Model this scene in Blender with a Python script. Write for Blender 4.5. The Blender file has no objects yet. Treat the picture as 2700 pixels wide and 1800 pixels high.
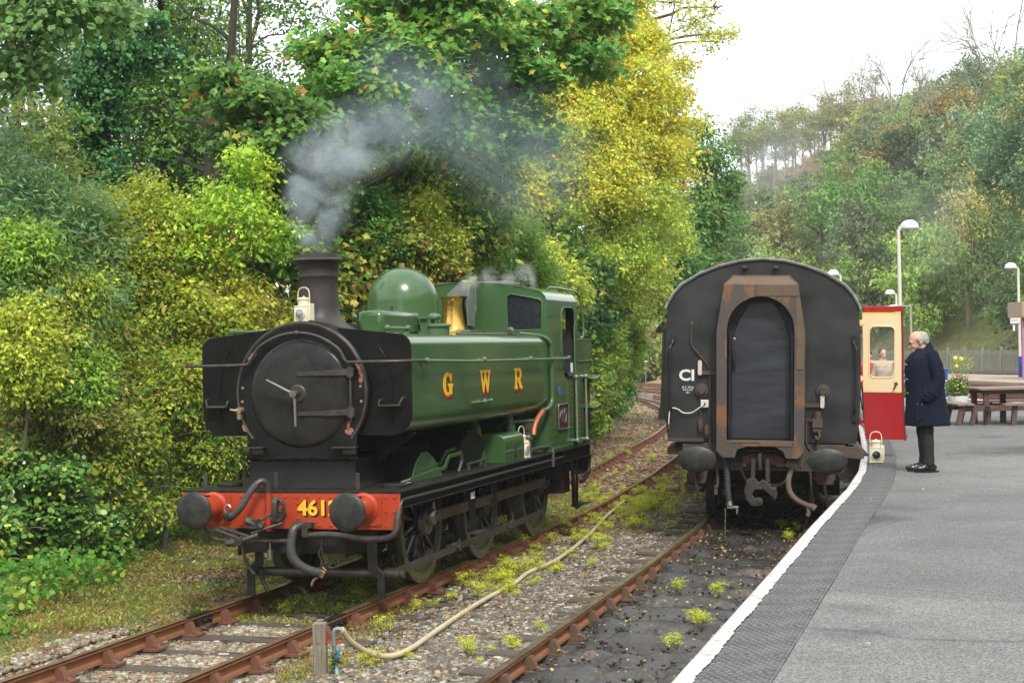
import bpy, bmesh, math, random
import numpy as np
from mathutils import Vector, Matrix
PI = math.pi
S = bpy.context.scene
COL = S.collection
rnd = random.Random(7)

# ------------------------------------------------------------------ camera, sky, sun, exposure
CAM = dict(f=4226.9, pitch=.005, roll=.0211, yaw=.2957, c=(7.2735, -15.1095, 2.6726))
cd = bpy.data.cameras.new('camera'); cam = bpy.data.objects.new('camera', cd); COL.objects.link(cam)
cd.sensor_width = 36; cd.lens = CAM['f'] / 2700 * 36; cd.clip_start = .1; cd.clip_end = 3000
cam.location = CAM['c']
cam.rotation_mode = 'XYZ'
cam.matrix_world = (Matrix.Translation(CAM['c']) @ Matrix.Rotation(CAM['yaw'], 4, 'Z') @
                    Matrix.Rotation(PI / 2 + CAM['pitch'], 4, 'X') @ Matrix.Rotation(-CAM['roll'], 4, 'Z'))
S.camera = cam
cd.dof.use_dof = False

SUN_EL, SUN_AZ = math.radians(48), math.radians(150)      # azimuth from +Y clockwise: behind the camera to the right
w = bpy.data.worlds.new('World'); S.world = w; w.use_nodes = True
nt = w.node_tree; nt.nodes.clear()
def N(t, ty, **k):
    n = t.nodes.new(ty)
    for a, b in k.items(): setattr(n, a, b)
    return n
out = N(nt, 'ShaderNodeOutputWorld')
sky = N(nt, 'ShaderNodeTexSky', sky_type='NISHITA', sun_disc=False, sun_elevation=SUN_EL, sun_rotation=SUN_AZ)
bg1 = N(nt, 'ShaderNodeBackground'); bg1.inputs[1].default_value = .1
nt.links.new(sky.outputs[0], bg1.inputs[0])
tc = N(nt, 'ShaderNodeTexCoord'); mp = N(nt, 'ShaderNodeMapping'); mp.inputs['Scale'].default_value = (1, 1, 2.6)
nz = N(nt, 'ShaderNodeTexNoise'); nz.inputs['Scale'].default_value = 2.2; nz.inputs['Detail'].default_value = 5
nz.inputs['Roughness'].default_value = .5
cr = N(nt, 'ShaderNodeValToRGB')
cr.color_ramp.elements[0].position = .33; cr.color_ramp.elements[0].color = (.40, .425, .45, 1)
cr.color_ramp.elements[1].position = .60; cr.color_ramp.elements[1].color = (.96, .97, .98, 1)
bg2 = N(nt, 'ShaderNodeBackground'); bg2.inputs[1].default_value = .98
nt.links.new(tc.outputs['Generated'], mp.inputs[0]); nt.links.new(mp.outputs[0], nz.inputs['Vector'])
nt.links.new(nz.outputs['Fac'], cr.inputs[0]); nt.links.new(cr.outputs[0], bg2.inputs[0])
mx = N(nt, 'ShaderNodeMixShader'); mx.inputs[0].default_value = .88
nt.links.new(bg1.outputs[0], mx.inputs[1]); nt.links.new(bg2.outputs[0], mx.inputs[2]); nt.links.new(mx.outputs[0], out.inputs[0])

sd = bpy.data.lights.new('sun', 'SUN'); sd.energy = 1.5; sd.angle = math.radians(11); sd.color = (1, .96, .9)
sun = bpy.data.objects.new('sun', sd); COL.objects.link(sun)
sdir = Vector((math.sin(SUN_AZ) * math.cos(SUN_EL), math.cos(SUN_AZ) * math.cos(SUN_EL), math.sin(SUN_EL)))
sun.rotation_mode = 'QUATERNION'; sun.rotation_quaternion = sdir.to_track_quat('Z', 'Y'); sun.location = (20, -30, 40)
vs = S.view_settings; vs.view_transform = 'Standard'; vs.look = 'None'; vs.gamma = 1; vs.exposure = 1.2
vs.use_curve_mapping = False
S.render.film_transparent = False
cy = S.cycles
cy.use_denoising = True
cy.max_bounces = 6; cy.diffuse_bounces = 3; cy.glossy_bounces = 3; cy.transmission_bounces = 6; cy.transparent_max_bounces = 8
cy.volume_bounces = 1; cy.volume_max_steps = 96
cy.caustics_reflective = False; cy.caustics_refractive = False

# where a point seen in the photograph (2700 x 1800) stands at a given depth in metres, and its ground position
_f, _p, _r, _y = CAM['f'], CAM['pitch'], CAM['roll'], CAM['yaw']
FW = np.array([-math.sin(_y) * math.cos(_p), math.cos(_y) * math.cos(_p), math.sin(_p)])
RT = np.array([math.cos(_y), math.sin(_y), 0]); UP = np.cross(RT, FW); CP = np.array(CAM['c'])
def ray(px, py):
    xx = (px - 1350) / _f; yy = -(py - 900) / _f; c, s = math.cos(_r), math.sin(_r)
    return FW + (c * xx + s * yy) * RT + (-s * xx + c * yy) * UP
def at(px, py, d): return CP + d * ray(px, py)
def gz(px, py, z):
    D = ray(px, py); return CP + (z - CP[2]) / D[2] * D

# ------------------------------------------------------------------ materials
MATS = {}
def mat(name, col, rough=.6, metal=0, var=None, vscale=3, bump=0, bscale=40, coat=0, spec=.5, rust=None, rlo=.55, rscale=2.5,
        rrough=None, stretch=None, bdetail=5):
    """one surface: base colour, a second colour mottled over it (var), a third in patches with their own outline (rust), fine relief"""
    if name in MATS: return MATS[name]
    m = bpy.data.materials.new(name); m.use_nodes = True; t = m.node_tree; b = t.nodes['Principled BSDF']
    b.inputs['Roughness'].default_value = rough; b.inputs['Metallic'].default_value = metal
    b.inputs['Specular IOR Level'].default_value = spec
    b.inputs['Coat Weight'].default_value = coat; b.inputs['Coat Roughness'].default_value = .08
    b.inputs['Base Color'].default_value = (*col, 1)
    co = N(t, 'ShaderNodeTexCoord'); vec = co.outputs['Object']
    if stretch:
        mp = N(t, 'ShaderNodeMapping'); mp.inputs['Scale'].default_value = stretch; t.links.new(vec, mp.inputs[0]); vec = mp.outputs[0]
    last = None
    if var:
        n = N(t, 'ShaderNodeTexNoise'); n.inputs['Scale'].default_value = vscale; n.inputs['Detail'].default_value = 7; n.inputs['Roughness'].default_value = .62
        t.links.new(vec, n.inputs['Vector'])
        r = N(t, 'ShaderNodeValToRGB'); r.color_ramp.elements[0].position = .32; r.color_ramp.elements[1].position = .68
        r.color_ramp.elements[0].color = (*col, 1); r.color_ramp.elements[1].color = (*var, 1)
        t.links.new(n.outputs['Fac'], r.inputs[0]); last = r.outputs[0]
        mr = N(t, 'ShaderNodeMapRange'); mr.inputs[3].default_value = max(rough - .1, .02); mr.inputs[4].default_value = min(rough + .14, 1)
        t.links.new(n.outputs['Fac'], mr.inputs[0]); t.links.new(mr.outputs[0], b.inputs['Roughness'])
    if rust:
        n2 = N(t, 'ShaderNodeTexNoise'); n2.inputs['Scale'].default_value = rscale; n2.inputs['Detail'].default_value = 10; n2.inputs['Roughness'].default_value = .68
        t.links.new(vec, n2.inputs['Vector'])
        r2 = N(t, 'ShaderNodeValToRGB'); r2.color_ramp.elements[0].position = rlo; r2.color_ramp.elements[1].position = rlo + .05
        t.links.new(n2.outputs['Fac'], r2.inputs[0])
        mc = N(t, 'ShaderNodeMixRGB'); mc.inputs[2].default_value = (*rust, 1)
        if last: t.links.new(last, mc.inputs[1])
        else: mc.inputs[1].default_value = (*col, 1)
        t.links.new(r2.outputs[0], mc.inputs[0]); last = mc.outputs[0]
    if last: t.links.new(last, b.inputs['Base Color'])
    if bump:
        nb = N(t, 'ShaderNodeTexNoise'); nb.inputs['Scale'].default_value = bscale; nb.inputs['Detail'].default_value = bdetail
        t.links.new(vec, nb.inputs['Vector'])
        bp = N(t, 'ShaderNodeBump'); bp.inputs['Strength'].default_value = min(bump, 1); bp.inputs['Distance'].default_value = .01 if bump <= 1 else .01 * bump
        t.links.new(nb.outputs['Fac'], bp.inputs['Height']); t.links.new(bp.outputs[0], b.inputs['Normal'])
    MATS[name] = m; return m
def leafmat(name, trans=.42, rough=.45):
    if name in MATS: return MATS[name]
    m = bpy.data.materials.new(name); m.use_nodes = True; t = m.node_tree; b = t.nodes['Principled BSDF']; o = t.nodes['Material Output']
    a = N(t, 'ShaderNodeAttribute'); a.attribute_name = 'Col'
    t.links.new(a.outputs['Color'], b.inputs['Base Color']); b.inputs['Roughness'].default_value = rough; b.inputs['Specular IOR Level'].default_value = .35
    tr = N(t, 'ShaderNodeBsdfTranslucent'); g = N(t, 'ShaderNodeGamma'); g.inputs[1].default_value = .8
    t.links.new(a.outputs['Color'], g.inputs[0]); t.links.new(g.outputs[0], tr.inputs[0])
    mx = N(t, 'ShaderNodeMixShader'); mx.inputs[0].default_value = trans
    t.links.new(b.outputs[0], mx.inputs[1]); t.links.new(tr.outputs[0], mx.inputs[2]); t.links.new(mx.outputs[0], o.inputs[0])
    MATS[name] = m; return m
def glassmat(name, tint=(.8, .85, .85), alpha=.25, rough=.03):
    if name in MATS: return MATS[name]
    m = bpy.data.materials.new(name); m.use_nodes = True; t = m.node_tree; b = t.nodes['Principled BSDF']
    b.inputs['Base Color'].default_value = (*tint, 1); b.inputs['Roughness'].default_value = rough; b.inputs['Alpha'].default_value = alpha
    b.inputs['Specular IOR Level'].default_value = .8
    MATS[name] = m; return m

green = mat('engine_green_paint', (.046, .108, .035), .19, var=(.062, .126, .046), vscale=1.3, coat=.35, bump=.10, bscale=1.3, rust=(.06, .10, .04), rlo=.62, rscale=2.4)
green2 = mat('green_painted_fittings', (.05, .13, .045), .38, var=(.09, .15, .08), vscale=9)
black = mat('sooty_black_paint', (.005, .005, .005), .33, spec=.2, var=(.012, .011, .010), vscale=3.5, bump=.15, bscale=60, rust=(.05, .045, .04), rlo=.66, rscale=6)
blackgloss = mat('smokebox_door_black', (.006, .006, .006), .26, spec=.3, var=(.035, .032, .028), vscale=2.2, bump=.12, bscale=50, rust=(.24, .12, .08), rlo=.69, rscale=6)
blackrust = mat('black_paint_chipped_to_primer', (.006, .006, .006), .33, spec=.25, var=(.015, .014, .013), vscale=4, bump=.15, bscale=50, rust=(.30, .11, .08), rlo=.665, rscale=3.2)
frameblk = mat('oily_black_frames', (.008, .007, .006), .45, spec=.3, var=(.028, .023, .019), vscale=5, bump=.3, bscale=30)
chimmat = mat('brown_black_chimney', (.034, .028, .025), .45, spec=.35, var=(.06, .049, .043), vscale=4, bump=.1, bscale=70)
brass = mat('polished_brass', (.80, .50, .14), .22, 1, var=(.66, .36, .08), vscale=9, bump=.08, bscale=20)
redp = mat('buffer_beam_red', (.46, .060, .016), .42, var=(.35, .038, .012), vscale=3, coat=.1, bump=.06, bscale=20)
steel = mat('worn_bright_steel', (.42, .40, .38), .35, .9, var=(.22, .19, .16), vscale=12)
steeld = mat('greasy_dark_steel', (.045, .04, .036), .42, .5, var=(.10, .085, .07), vscale=8, bump=.2)
rodmat = mat('brown_greased_rods', (.15, .11, .075), .42, .5, var=(.23, .165, .10), vscale=4, rust=(.42, .13, .03), rlo=.64, rscale=3)
bufhead = mat('buffer_head_face', (.018, .018, .017), .42, .2, spec=.3, var=(.055, .055, .047), vscale=8, bump=.3, bscale=25)
tyrem = mat('steel_tyre', (.22, .205, .16), .36, .7, var=(.12, .11, .08), vscale=5)
hosem = mat('grey_rubber_hose', (.035, .035, .034), .65, var=(.065, .063, .06), vscale=14)
creamp = mat('cream_lamp_paint', (.78, .72, .55), .4, var=(.70, .62, .44), vscale=10, rust=(.30, .2, .1), rlo=.68, rscale=14)
lens = mat('dark_bullseye_lens', (.02, .02, .025), .05, 0, coat=1)
lensc = mat('clear_bullseye_lens', (.25, .27, .28), .06, 0, coat=1)
primer = mat('bare_primer_patch', (.36, .14, .10), .65, var=(.28, .11, .08), vscale=20)
yellow = mat('signwriter_yellow', (.85, .50, .03), .4)
redsh = mat('letter_red_shade', (.55, .02, .01), .4)
blksh = mat('letter_black_shade', (.01, .01, .01), .4)
whitep = mat('white_paint', (.78, .78, .75), .5, var=(.66, .66, .62), vscale=20)
coal = mat('coal', (.012, .012, .013), .35, bump=.8, bscale=30)
copper = mat('orange_copper_pipe', (.50, .16, .06), .42, .3, var=(.36, .12, .05), vscale=10)
interior = mat('cab_interior_dark', (.018, .018, .02), .7)
glass = glassmat('cab_glass', (.03, .035, .045), .55, .04)

# ------------------------------------------------------------------ mesh tools
def catmull(pts, k=6):
    P = [Vector(p) for p in pts]; P = [P[0] * 2 - P[1]] + P + [P[-1] * 2 - P[-2]]; o = []
    for i in range(1, len(P) - 2):
        for j in range(k):
            t = j / k
            o.append(.5 * ((2 * P[i]) + (-P[i - 1] + P[i + 1]) * t + (2 * P[i - 1] - 5 * P[i] + 4 * P[i + 1] - P[i + 2]) * t * t + (-P[i - 1] + 3 * P[i] - 3 * P[i + 1] + P[i + 2]) * t ** 3))
    o.append(P[-2]); return o
class G:
    def __init__(s): s.v = []; s.f = []
    def add(s, V, F):
        o = len(s.v); s.v += [tuple(x) for x in V]; s.f += [tuple(i + o for i in f) for f in F]; return s
    def box(s, c, d, R=None):
        x, y, z = (a / 2 for a in d)
        V = [Vector((i * x, j * y, k * z)) for i in (-1, 1) for j in (-1, 1) for k in (-1, 1)]
        if R is not None: V = [R @ v for v in V]
        V = [v + Vector(c) for v in V]
        return s.add(V, [(0, 1, 3, 2), (4, 6, 7, 5), (0, 4, 5, 1), (2, 3, 7, 6), (0, 2, 6, 4), (1, 5, 7, 3)])
    def bb(s, x0, x1, y0, y1, z0, z1): return s.box(((x0 + x1) / 2, (y0 + y1) / 2, (z0 + z1) / 2), (abs(x1 - x0), abs(y1 - y0), abs(z1 - z0)))
    def tube(s, pts, r, n=8, smooth=0, caps=True):
        P = catmull(pts, smooth) if smooth else [Vector(p) for p in pts]
        m = len(P); rr = r if callable(r) else (lambda t: r)
        V = []; F = []; up = None
        for i, p in enumerate(P):
            t = (P[min(i + 1, m - 1)] - P[max(i - 1, 0)])
            t = t.normalized() if t.length > 1e-9 else Vector((0, 0, 1))
            if up is None: up = Vector((0, 0, 1)) if abs(t.z) < .9 else Vector((1, 0, 0))
            a = t.cross(up); a = a.normalized() if a.length > 1e-6 else Vector((1, 0, 0)); b = a.cross(t).normalized(); up = b
            q = rr(i / max(m - 1, 1))
            V += [p + (a * math.cos(2 * PI * j / n) + b * math.sin(2 * PI * j / n)) * q for j in range(n)]
        for i in range(m - 1):
            for j in range(n): F.append((i * n + j, i * n + (j + 1) % n, (i + 1) * n + (j + 1) % n, (i + 1) * n + j))
        if caps: F += [tuple(range(n))[::-1], tuple((m - 1) * n + j for j in range(n))]
        return s.add(V, F)
    def cyl(s, a, b, r, r2=None, n=16):
        r2 = r if r2 is None else r2
        return s.tube([a, b], lambda t: r + (r2 - r) * t, n)
    def lathe(s, prof, c=(0, 0, 0), axis='z', n=32, a0=0, a1=2 * PI):
        """prof: (radius, distance along axis)"""
        V = []; F = []; full = abs(a1 - a0 - 2 * PI) < 1e-6; cols = n if full else n + 1; k = len(prof)
        for i in range(cols):
            a = a0 + (a1 - a0) * i / n; ca, sa = math.cos(a), math.sin(a)
            for r, h in prof:
                p = {'z': (r * ca, r * sa, h), 'y': (r * ca, h, r * sa), 'x': (h, r * ca, r * sa)}[axis]
                V.append((p[0] + c[0], p[1] + c[1], p[2] + c[2]))
        for i in range(n):
            j = (i + 1) % cols
            for q in range(k - 1): F.append((i * k + q, j * k + q, j * k + q + 1, i * k + q + 1))
        return s.add(V, F)
    def prism(s, poly, axis, a, b):
        k = len(poly); V = []
        for h in (a, b):
            for p, q in poly: V.append({'x': (h, p, q), 'y': (p, h, q), 'z': (p, q, h)}[axis])
        F = [tuple(range(k)), tuple(range(2 * k - 1, k - 1, -1))] + [(i, k + i, k + (i + 1) % k, (i + 1) % k) for i in range(k)]
        return s.add(V, F)
    def sph(s, c, r, n=10, m=6, sc=(1, 1, 1)):
        V = []; F = []
        for i in range(m + 1):
            ph = PI * i / m
            for j in range(n):
                th = 2 * PI * j / n
                V.append((c[0] + r * sc[0] * math.sin(ph) * math.cos(th), c[1] + r * sc[1] * math.sin(ph) * math.sin(th), c[2] + r * sc[2] * math.cos(ph)))
        for i in range(m):
            for j in range(n): F.append((i * n + j, (i + 1) * n + j, (i + 1) * n + (j + 1) % n, i * n + (j + 1) % n))
        return s.add(V, F)
    def loft(s, secs, cap=True):
        k = len(secs[0]); V = [p for q in secs for p in q]; F = []
        for i in range(len(secs) - 1):
            for j in range(k): F.append((i * k + j, i * k + (j + 1) % k, (i + 1) * k + (j + 1) % k, (i + 1) * k + j))
        if cap: F += [tuple(range(k))[::-1], tuple((len(secs) - 1) * k + j for j in range(k))]
        return s.add(V, F)
    def rivets(s, pts, nrm, r=.011):
        nv = Vector(nrm).normalized(); a = nv.orthogonal().normalized(); b = nv.cross(a)
        for p in pts:
            p = Vector(p); V = []
            for rr, h in ((1, 0), (.75, .5), (0, .7)):
                if rr == 0: V.append(p + nv * r * h); continue
                V += [p + (a * math.cos(2 * PI * j / 6) + b * math.sin(2 * PI * j / 6)) * r * rr + nv * r * h for j in range(6)]
            s.add(V, [(j, (j + 1) % 6, 6 + (j + 1) % 6, 6 + j) for j in range(6)] + [(6 + j, 6 + (j + 1) % 6, 12) for j in range(6)])
        return s
    def build(s, name, m, parent=None, smooth=35, bevel=0, loc=None, recalc=True, kind=None, label=None):
        me = bpy.data.meshes.new(name); me.from_pydata(s.v, [], s.f)
        if recalc:
            bm = bmesh.new(); bm.from_mesh(me); bmesh.ops.recalc_face_normals(bm, faces=bm.faces); bm.to_mesh(me); bm.free()
        return link(name, me, m, parent, smooth, bevel, loc, kind, label)
def link(name, me, m, parent=None, smooth=35, bevel=0, loc=None, kind=None, label=None):
    me.update()
    if smooth:
        me.shade_smooth()
        if smooth < 180: me.set_sharp_from_angle(angle=math.radians(smooth))
    me.materials.append(m)
    o = bpy.data.objects.new(name, me); COL.objects.link(o)
    if parent is not None: o.parent = parent
    if loc is not None: o.location = loc
    if bevel:
        md = o.modifiers.new('bevel', 'BEVEL'); md.width = bevel; md.segments = 2; md.limit_method = 'ANGLE'; md.angle_limit = math.radians(40)
    if kind: o['kind'] = kind
    if label: o['label'] = label
    return o
def npmesh(name, V, F, m, parent=None, col=None, kind=None, smooth=0):
    """V (n,3), F (m,k) fast path"""
    V = np.ascontiguousarray(V, np.float32); F = np.ascontiguousarray(F, np.int32); me = bpy.data.meshes.new(name)
    me.vertices.add(len(V)); me.vertices.foreach_set('co', V.ravel())
    k = F.shape[1]; me.loops.add(F.size); me.loops.foreach_set('vertex_index', F.ravel())
    me.polygons.add(len(F)); me.polygons.foreach_set('loop_start', np.arange(0, F.size, k, dtype=np.int32))
    me.update(calc_edges=True)
    if col is not None:
        a = me.color_attributes.new('Col', 'FLOAT_COLOR', 'POINT')
        c4 = np.ones((len(V), 4), np.float32); c4[:, :3] = col; a.data.foreach_set('color', c4.ravel())
    return link(name, me, m, parent, smooth, kind=kind)
MF = Matrix(((1, 0, 0, 0), (0, 0, -1, 0), (0, 1, 0, 0), (0, 0, 0, 1)))          # drawn x->+X, y->+Z, faces -Y
MR = Matrix(((0, 0, 1, 0), (1, 0, 0, 0), (0, 1, 0, 0), (0, 0, 0, 1)))           # drawn x->+Y, y->+Z, faces +X
def curve_mesh(name, splines, thick, M, bevel=0):
    c = bpy.data.curves.new(name, 'CURVE'); c.dimensions = '2D'; c.fill_mode = 'BOTH'; c.extrude = thick / 2
    for p in splines:
        sp = c.splines.new('POLY'); sp.points.add(len(p) - 1); sp.use_cyclic_u = True
        for i, q in enumerate(p): sp.points[i].co = (q[0], q[1], 0, 1)
    return _cv(c, M)
def _cv(c, M):
    o = bpy.data.objects.new('tmp', c); COL.objects.link(o)
    dg = bpy.context.evaluated_depsgraph_get(); me = bpy.data.meshes.new_from_object(o.evaluated_get(dg), depsgraph=dg)
    bpy.data.objects.remove(o); me.transform(M); me.materials.clear(); return me
def plate(name, outer, holes, thick, M, m, parent, bevel=0, smooth=35, label=None):
    me = curve_mesh(name, [outer] + list(holes), thick, M); me.name = name
    bm = bmesh.new(); bm.from_mesh(me); bmesh.ops.remove_doubles(bm, verts=bm.verts, dist=1e-5); bm.to_mesh(me); bm.free()
    return link(name, me, m, parent, smooth, bevel, label=label)
def text(name, body, size, loc, M, m, parent, extrude=.002, off=0, sx=1, align='CENTER', label=None, space=1):
    c = bpy.data.curves.new(name, 'FONT'); c.body = body; c.size = size; c.extrude = extrude; c.offset = off; c.align_x = align; c.align_y = 'CENTER'
    c.resolution_u = 3; c.space_character = space
    me = _cv(c, Matrix.Translation(loc) @ M @ Matrix.Diagonal((sx, 1, 1, 1))); me.name = name
    return link(name, me, m, parent, 0, label=label)
def rrect(x0, x1, z0, z1, r, n=5, rs=None):
    rs = rs or (r, r, r, r); o = []        # corners: bl, br, tr, tl
    for (cx, cz, a0), q in zip(((x0, z0, PI), (x1, z0, 1.5 * PI), (x1, z1, 0), (x0, z1, .5 * PI)), rs):
        ox = cx + (q if cx == x0 else -q); oz = cz + (q if cz == z0 else -q)
        o += [(ox + q * math.cos(a0 + .5 * PI * i / n), oz + q * math.sin(a0 + .5 * PI * i / n)) for i in range(n + 1)] if q else [(cx, cz)]
    return o
def circ(cx, cz, r, n=32, a0=0, a1=2 * PI):
    return [(cx + r * math.cos(a0 + (a1 - a0) * i / n), cz + r * math.sin(a0 + (a1 - a0) * i / n)) for i in range(n if abs(a1 - a0) > 6.28 else n + 1)]
def empty(name, loc=(0, 0, 0), label=None, cat=None, group=None, kind=None, rz=0):
    o = bpy.data.objects.new(name, None); COL.objects.link(o); o.location = loc; o.rotation_euler = (0, 0, rz); o.empty_display_size = .2
    return tag(o, label, cat, group, kind)
def tag(o, label=None, cat=None, group=None, kind=None):
    if label: o['label'] = label
    if cat: o['category'] = cat
    if group: o['group'] = group
    if kind: o['kind'] = kind
    return o
def dup(root, loc=None, rz=None, label=None, group=None):
    r = root.copy(); COL.objects.link(r)
    if loc is not None: r.location = loc
    if rz is not None: r.rotation_euler = (0, 0, rz)
    if label: r['label'] = label
    if group: r['group'] = group
    for ch in list(root.children):
        c = ch.copy(); COL.objects.link(c); c.parent = r
        for g in list(ch.children):
            d = g.copy(); COL.objects.link(d); d.parent = c
    return r
def inst(o, parent, loc=None, rot=None, scale=None):
    c = o.copy(); COL.objects.link(c); c.parent = parent
    if loc is not None: c.location = loc
    if rot is not None: c.rotation_euler = rot
    if scale is not None: c.scale = scale
    return c
# ------------------------------------------------------------------ steam locomotive (x across, y towards its rear, rail top z = 0)
LO = empty('steam_locomotive', (0, 0, 0), 'green pannier tank steam locomotive with red buffer beam numbered 4612 and smoking chimney', 'steam locomotive')
def build_loco():
    # --- frames and underside
    g = G()
    for x in (-.62, .62): g.bb(x - .015, x + .015, .55, 8.6, .52, 1.18)
    g.bb(-.6, .6, .58, .62, .55, 1.18); g.bb(-.6, .6, 3.3, 3.34, .4, 1.18); g.bb(-.6, .6, 5.6, 5.64, .35, 1.18); g.bb(-.6, .6, 5.66, 6.9, .38, 1.2)
    g.build('frame', frameblk, LO, bevel=.004)
    # --- running plate, valance, beam
    g = G(); g.bb(-1.26, 1.26, .50, 8.80, 1.20, 1.222); g.build('running_plate', frameblk, LO, bevel=.003)
    g = G()
    for x in (-1.2, 1.2): g.bb(x - .02, x + .02, .56, 8.74, 1.04, 1.199); g.bb(x - .05, x + .05, .56, 8.74, 1.03, 1.042)
    g.build('valance', black, LO, bevel=.003)
    g = G(); R = []
    y = .62
    while y < 8.7:
        R += [(1.14, y, 1.222), (1.09, y + .04, 1.222)] if y < 4.2 else []
        y += .105
    g.rivets(R, (0, 0, 1), .010); g.rivets([(1.221, .7 + .09 * i, 1.15) for i in range(22)], (1, 0, 0), .010)
    g.build('rivets', frameblk, LO, kind='stuff')
    g = G(); g.tube([(1.235, .58, .98), (1.235, .62, 1.10), (1.24, .8, 1.125), (1.24, 2, 1.12), (1.24, 4, 1.125), (1.24, 6, 1.118), (1.235, 7.1, 1.12)], .016, 8, 4); g.build('conduit_pipe', steeld, LO)
    bb_ = rrect(-1.26, 1.26, .82, 1.197, .04, 4, (.07, .07, 0, 0))
    plate('buffer_beam', bb_, [], .03, Matrix.Translation((0, .515, 0)) @ MF, redp, LO, .003)
    for s in (-1, 1):
        plate('beam_plate', rrect(s * .87 - .19, s * .87 + .19, .86, 1.185, .03), [], .016, Matrix.Translation((0, .493, 0)) @ MF, redp, LO, .002)
    g = G()
    xs = [-1.2, -1.12, -.56, -.43, -.30, -.17, -.04, .09, .22, .35, .48, .61, 1.11, 1.2]
    g.rivets([(x, .5, 1.16) for x in xs] + [(x, .5, .86) for x in xs if abs(x) > .2] + [(x, .5, 1.01) for x in (-1.2, -.62, .11, 1.11, 1.2)] + [(x, .5, .93) for x in (-.5, .1)] + [(x, .5, 1.09) for x in (.1, -.5, -.1)], (0, -1, 0), .019)
    for s in (-1, 1): g.rivets([(s * .87 + a, .484, b) for a in (-.16, .16) for b in (.89, 1.02, 1.155)] + [(s * .87 + .05, .484, 1.165)], (0, -1, 0), .014)
    g.build('rivets', redp, LO, kind='stuff')
    num = text('running_number', '4612', .222, (.335, .494, 1.035), MF, yellow, LO, .002, .006, 1.06)
    text('number_shadow', '4612', .222, (.353, .4965, 1.022), MF, blksh, num, .001, .008, 1.06)
    # --- buffers
    for s in (-1, 1):
        g = G(); g.lathe([(.0, .49), (.155, .49), (.16, .47), (.135, .44), (.128, .2), (.138, .19), (.138, .165), (.07, .165), (.07, .03)], (s * .87, 0, 1.05), 'y', 36)
        b = g.build('buffer', redp, LO)
        g = G(); g.lathe([(0, -.012), (.08, -.008), (.15, .002), (.192, .016), (.200, .026), (.200, .040), (.185, .05), (.08, .06), (0, .06)], (s * .87, 0, 1.05), 'y', 44); g.build('buffer_head', bufhead, b)
        g = G(); g.bb(s * .87 - .05, s * .87 + .05, .26, .30, 1.178, 1.19); g.build('grease_slot', black, b)
    # --- coupling: hook, shackles and screw
    g = G(); hk = [(.02, .0), (.06, -.05), (.05, -.12), (-.02, -.15), (-.10, -.10), (-.12, .0), (-.11, .10), (-.05, .16), (-.01, .12), (-.03, .04), (-.04, -.03), (-.01, -.06), (.0, -.03)]
    g.prism([(.36 + a, 1.02 + b) for a, b in hk], 'x', -.085, -.03); g.tube([(-.055, .5, .98), (-.055, .36, .95)], .035, 8)
    g.build('coupling_hook', steeld, LO, bevel=.006)
    g = G(); g.tube([(-.11, .34, 1.12), (-.02, .30, 1.15), (.03, .31, 1.08), (.01, .32, .97), (-.05, .30, .92), (-.12, .30, .96)], .022, 8, 4); g.build('coupling_shackle', steeld, LO)
    g = G()
    g.tube([(.0, .33, 1.05), (-.22, .24, .93), (-.36, .22, .90)], .014, 6); g.tube([(.0, .33, .90), (-.20, .22, .83), (-.30, .20, .80)], .017, 6)
    g.cyl((-.36, .2, .94), (-.18, .24, .86), .045, n=10); g.box((-.27, .22, .9), (.12, .08, .10))
    g.tube([(-.72, .22, .83), (-.52, .20, .77), (-.36, .18, .73)], .022, 8, 3); g.tube([(-.68, .25, .85), (-.48, .23, .80), (-.33, .20, .77)], .022, 8, 3)
    g.cyl((-.55, .15, .70), (-.44, .13, .71), .042, n=10); g.cyl((-.44, .13, .71), (-.22, .2, .79), .026, n=8); g.cyl((-.40, .08, .72), (-.40, .24, .74), .045, n=10)
    g.build('screw_coupling', steeld, LO, bevel=.003)
    # --- vacuum pipe and hoses
    g = G(); g.tube([(-.205, .44, .80), (-.205, .44, 1.22)], .034, 12); g.tube([(-.205, .44, .96), (-.205, .44, .99)], .042, 12); g.bb(-.27, -.14, .475, .50, 1.075, 1.085)
    g.build('vacuum_pipe', redp, LO)
    g = G(); g.tube([(-.205, .44, 1.21), (-.205, .42, 1.30), (-.25, .38, 1.335), (-.30, .34, 1.30)], .036, 12, 4); g.build('pipe_elbow', steeld, LO)
    def ribbed(pts, r, name, n, amp=.006):
        g = G(); g.tube(pts, lambda t: r + amp * (.5 + .5 * math.cos(2 * PI * n * t)), 14, int(n * 3.2 / (len(pts) - 1)) + 3); return g.build(name, hosem, LO, smooth=180)
    ribbed([(-.29, .34, 1.31), (-.36, .28, 1.20), (-.43, .24, 1.07), (-.53, .25, .98), (-.60, .30, .97)], .034, 'vacuum_hose', 30, .004)
    g = G(); g.tube([(-.56, .27, .97), (-.66, .34, .965)], .042, 10); g.sph((-.6, .3, .96), .05); g.build('hose_end', steeld, LO)
    g = G(); g.tube([(-.66, .35, .98), (-.69, .37, 1.04), (-.65, .38, 1.08), (-.62, .38, 1.03), (-.70, .4, 1.0)], .012, 6, 4); g.build('chain', steel, LO)
    ribbed([(.10, .36, .78), (.09, .34, .66), (.11, .34, .54), (.19, .38, .44), (.30, .42, .385), (.37, .44, .37)], .046, 'steam_heat_hose', 34, .006)
    g = G(); g.tube([(.10, .36, .76), (.11, .38, .83), (.17, .46, .87)], .05, 12, 4); g.tube([(.09, .36, .745), (.10, .36, .765)], .056, 12); g.bb(.09, .29, .40, .52, .84, .885); g.box((.22, .45, .80), (.07, .1, .11))
    g.tube([(.08, .42, .905), (.36, .44, .895)], .008, 6); g.build('steam_cock', steeld, LO, bevel=.004)
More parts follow.
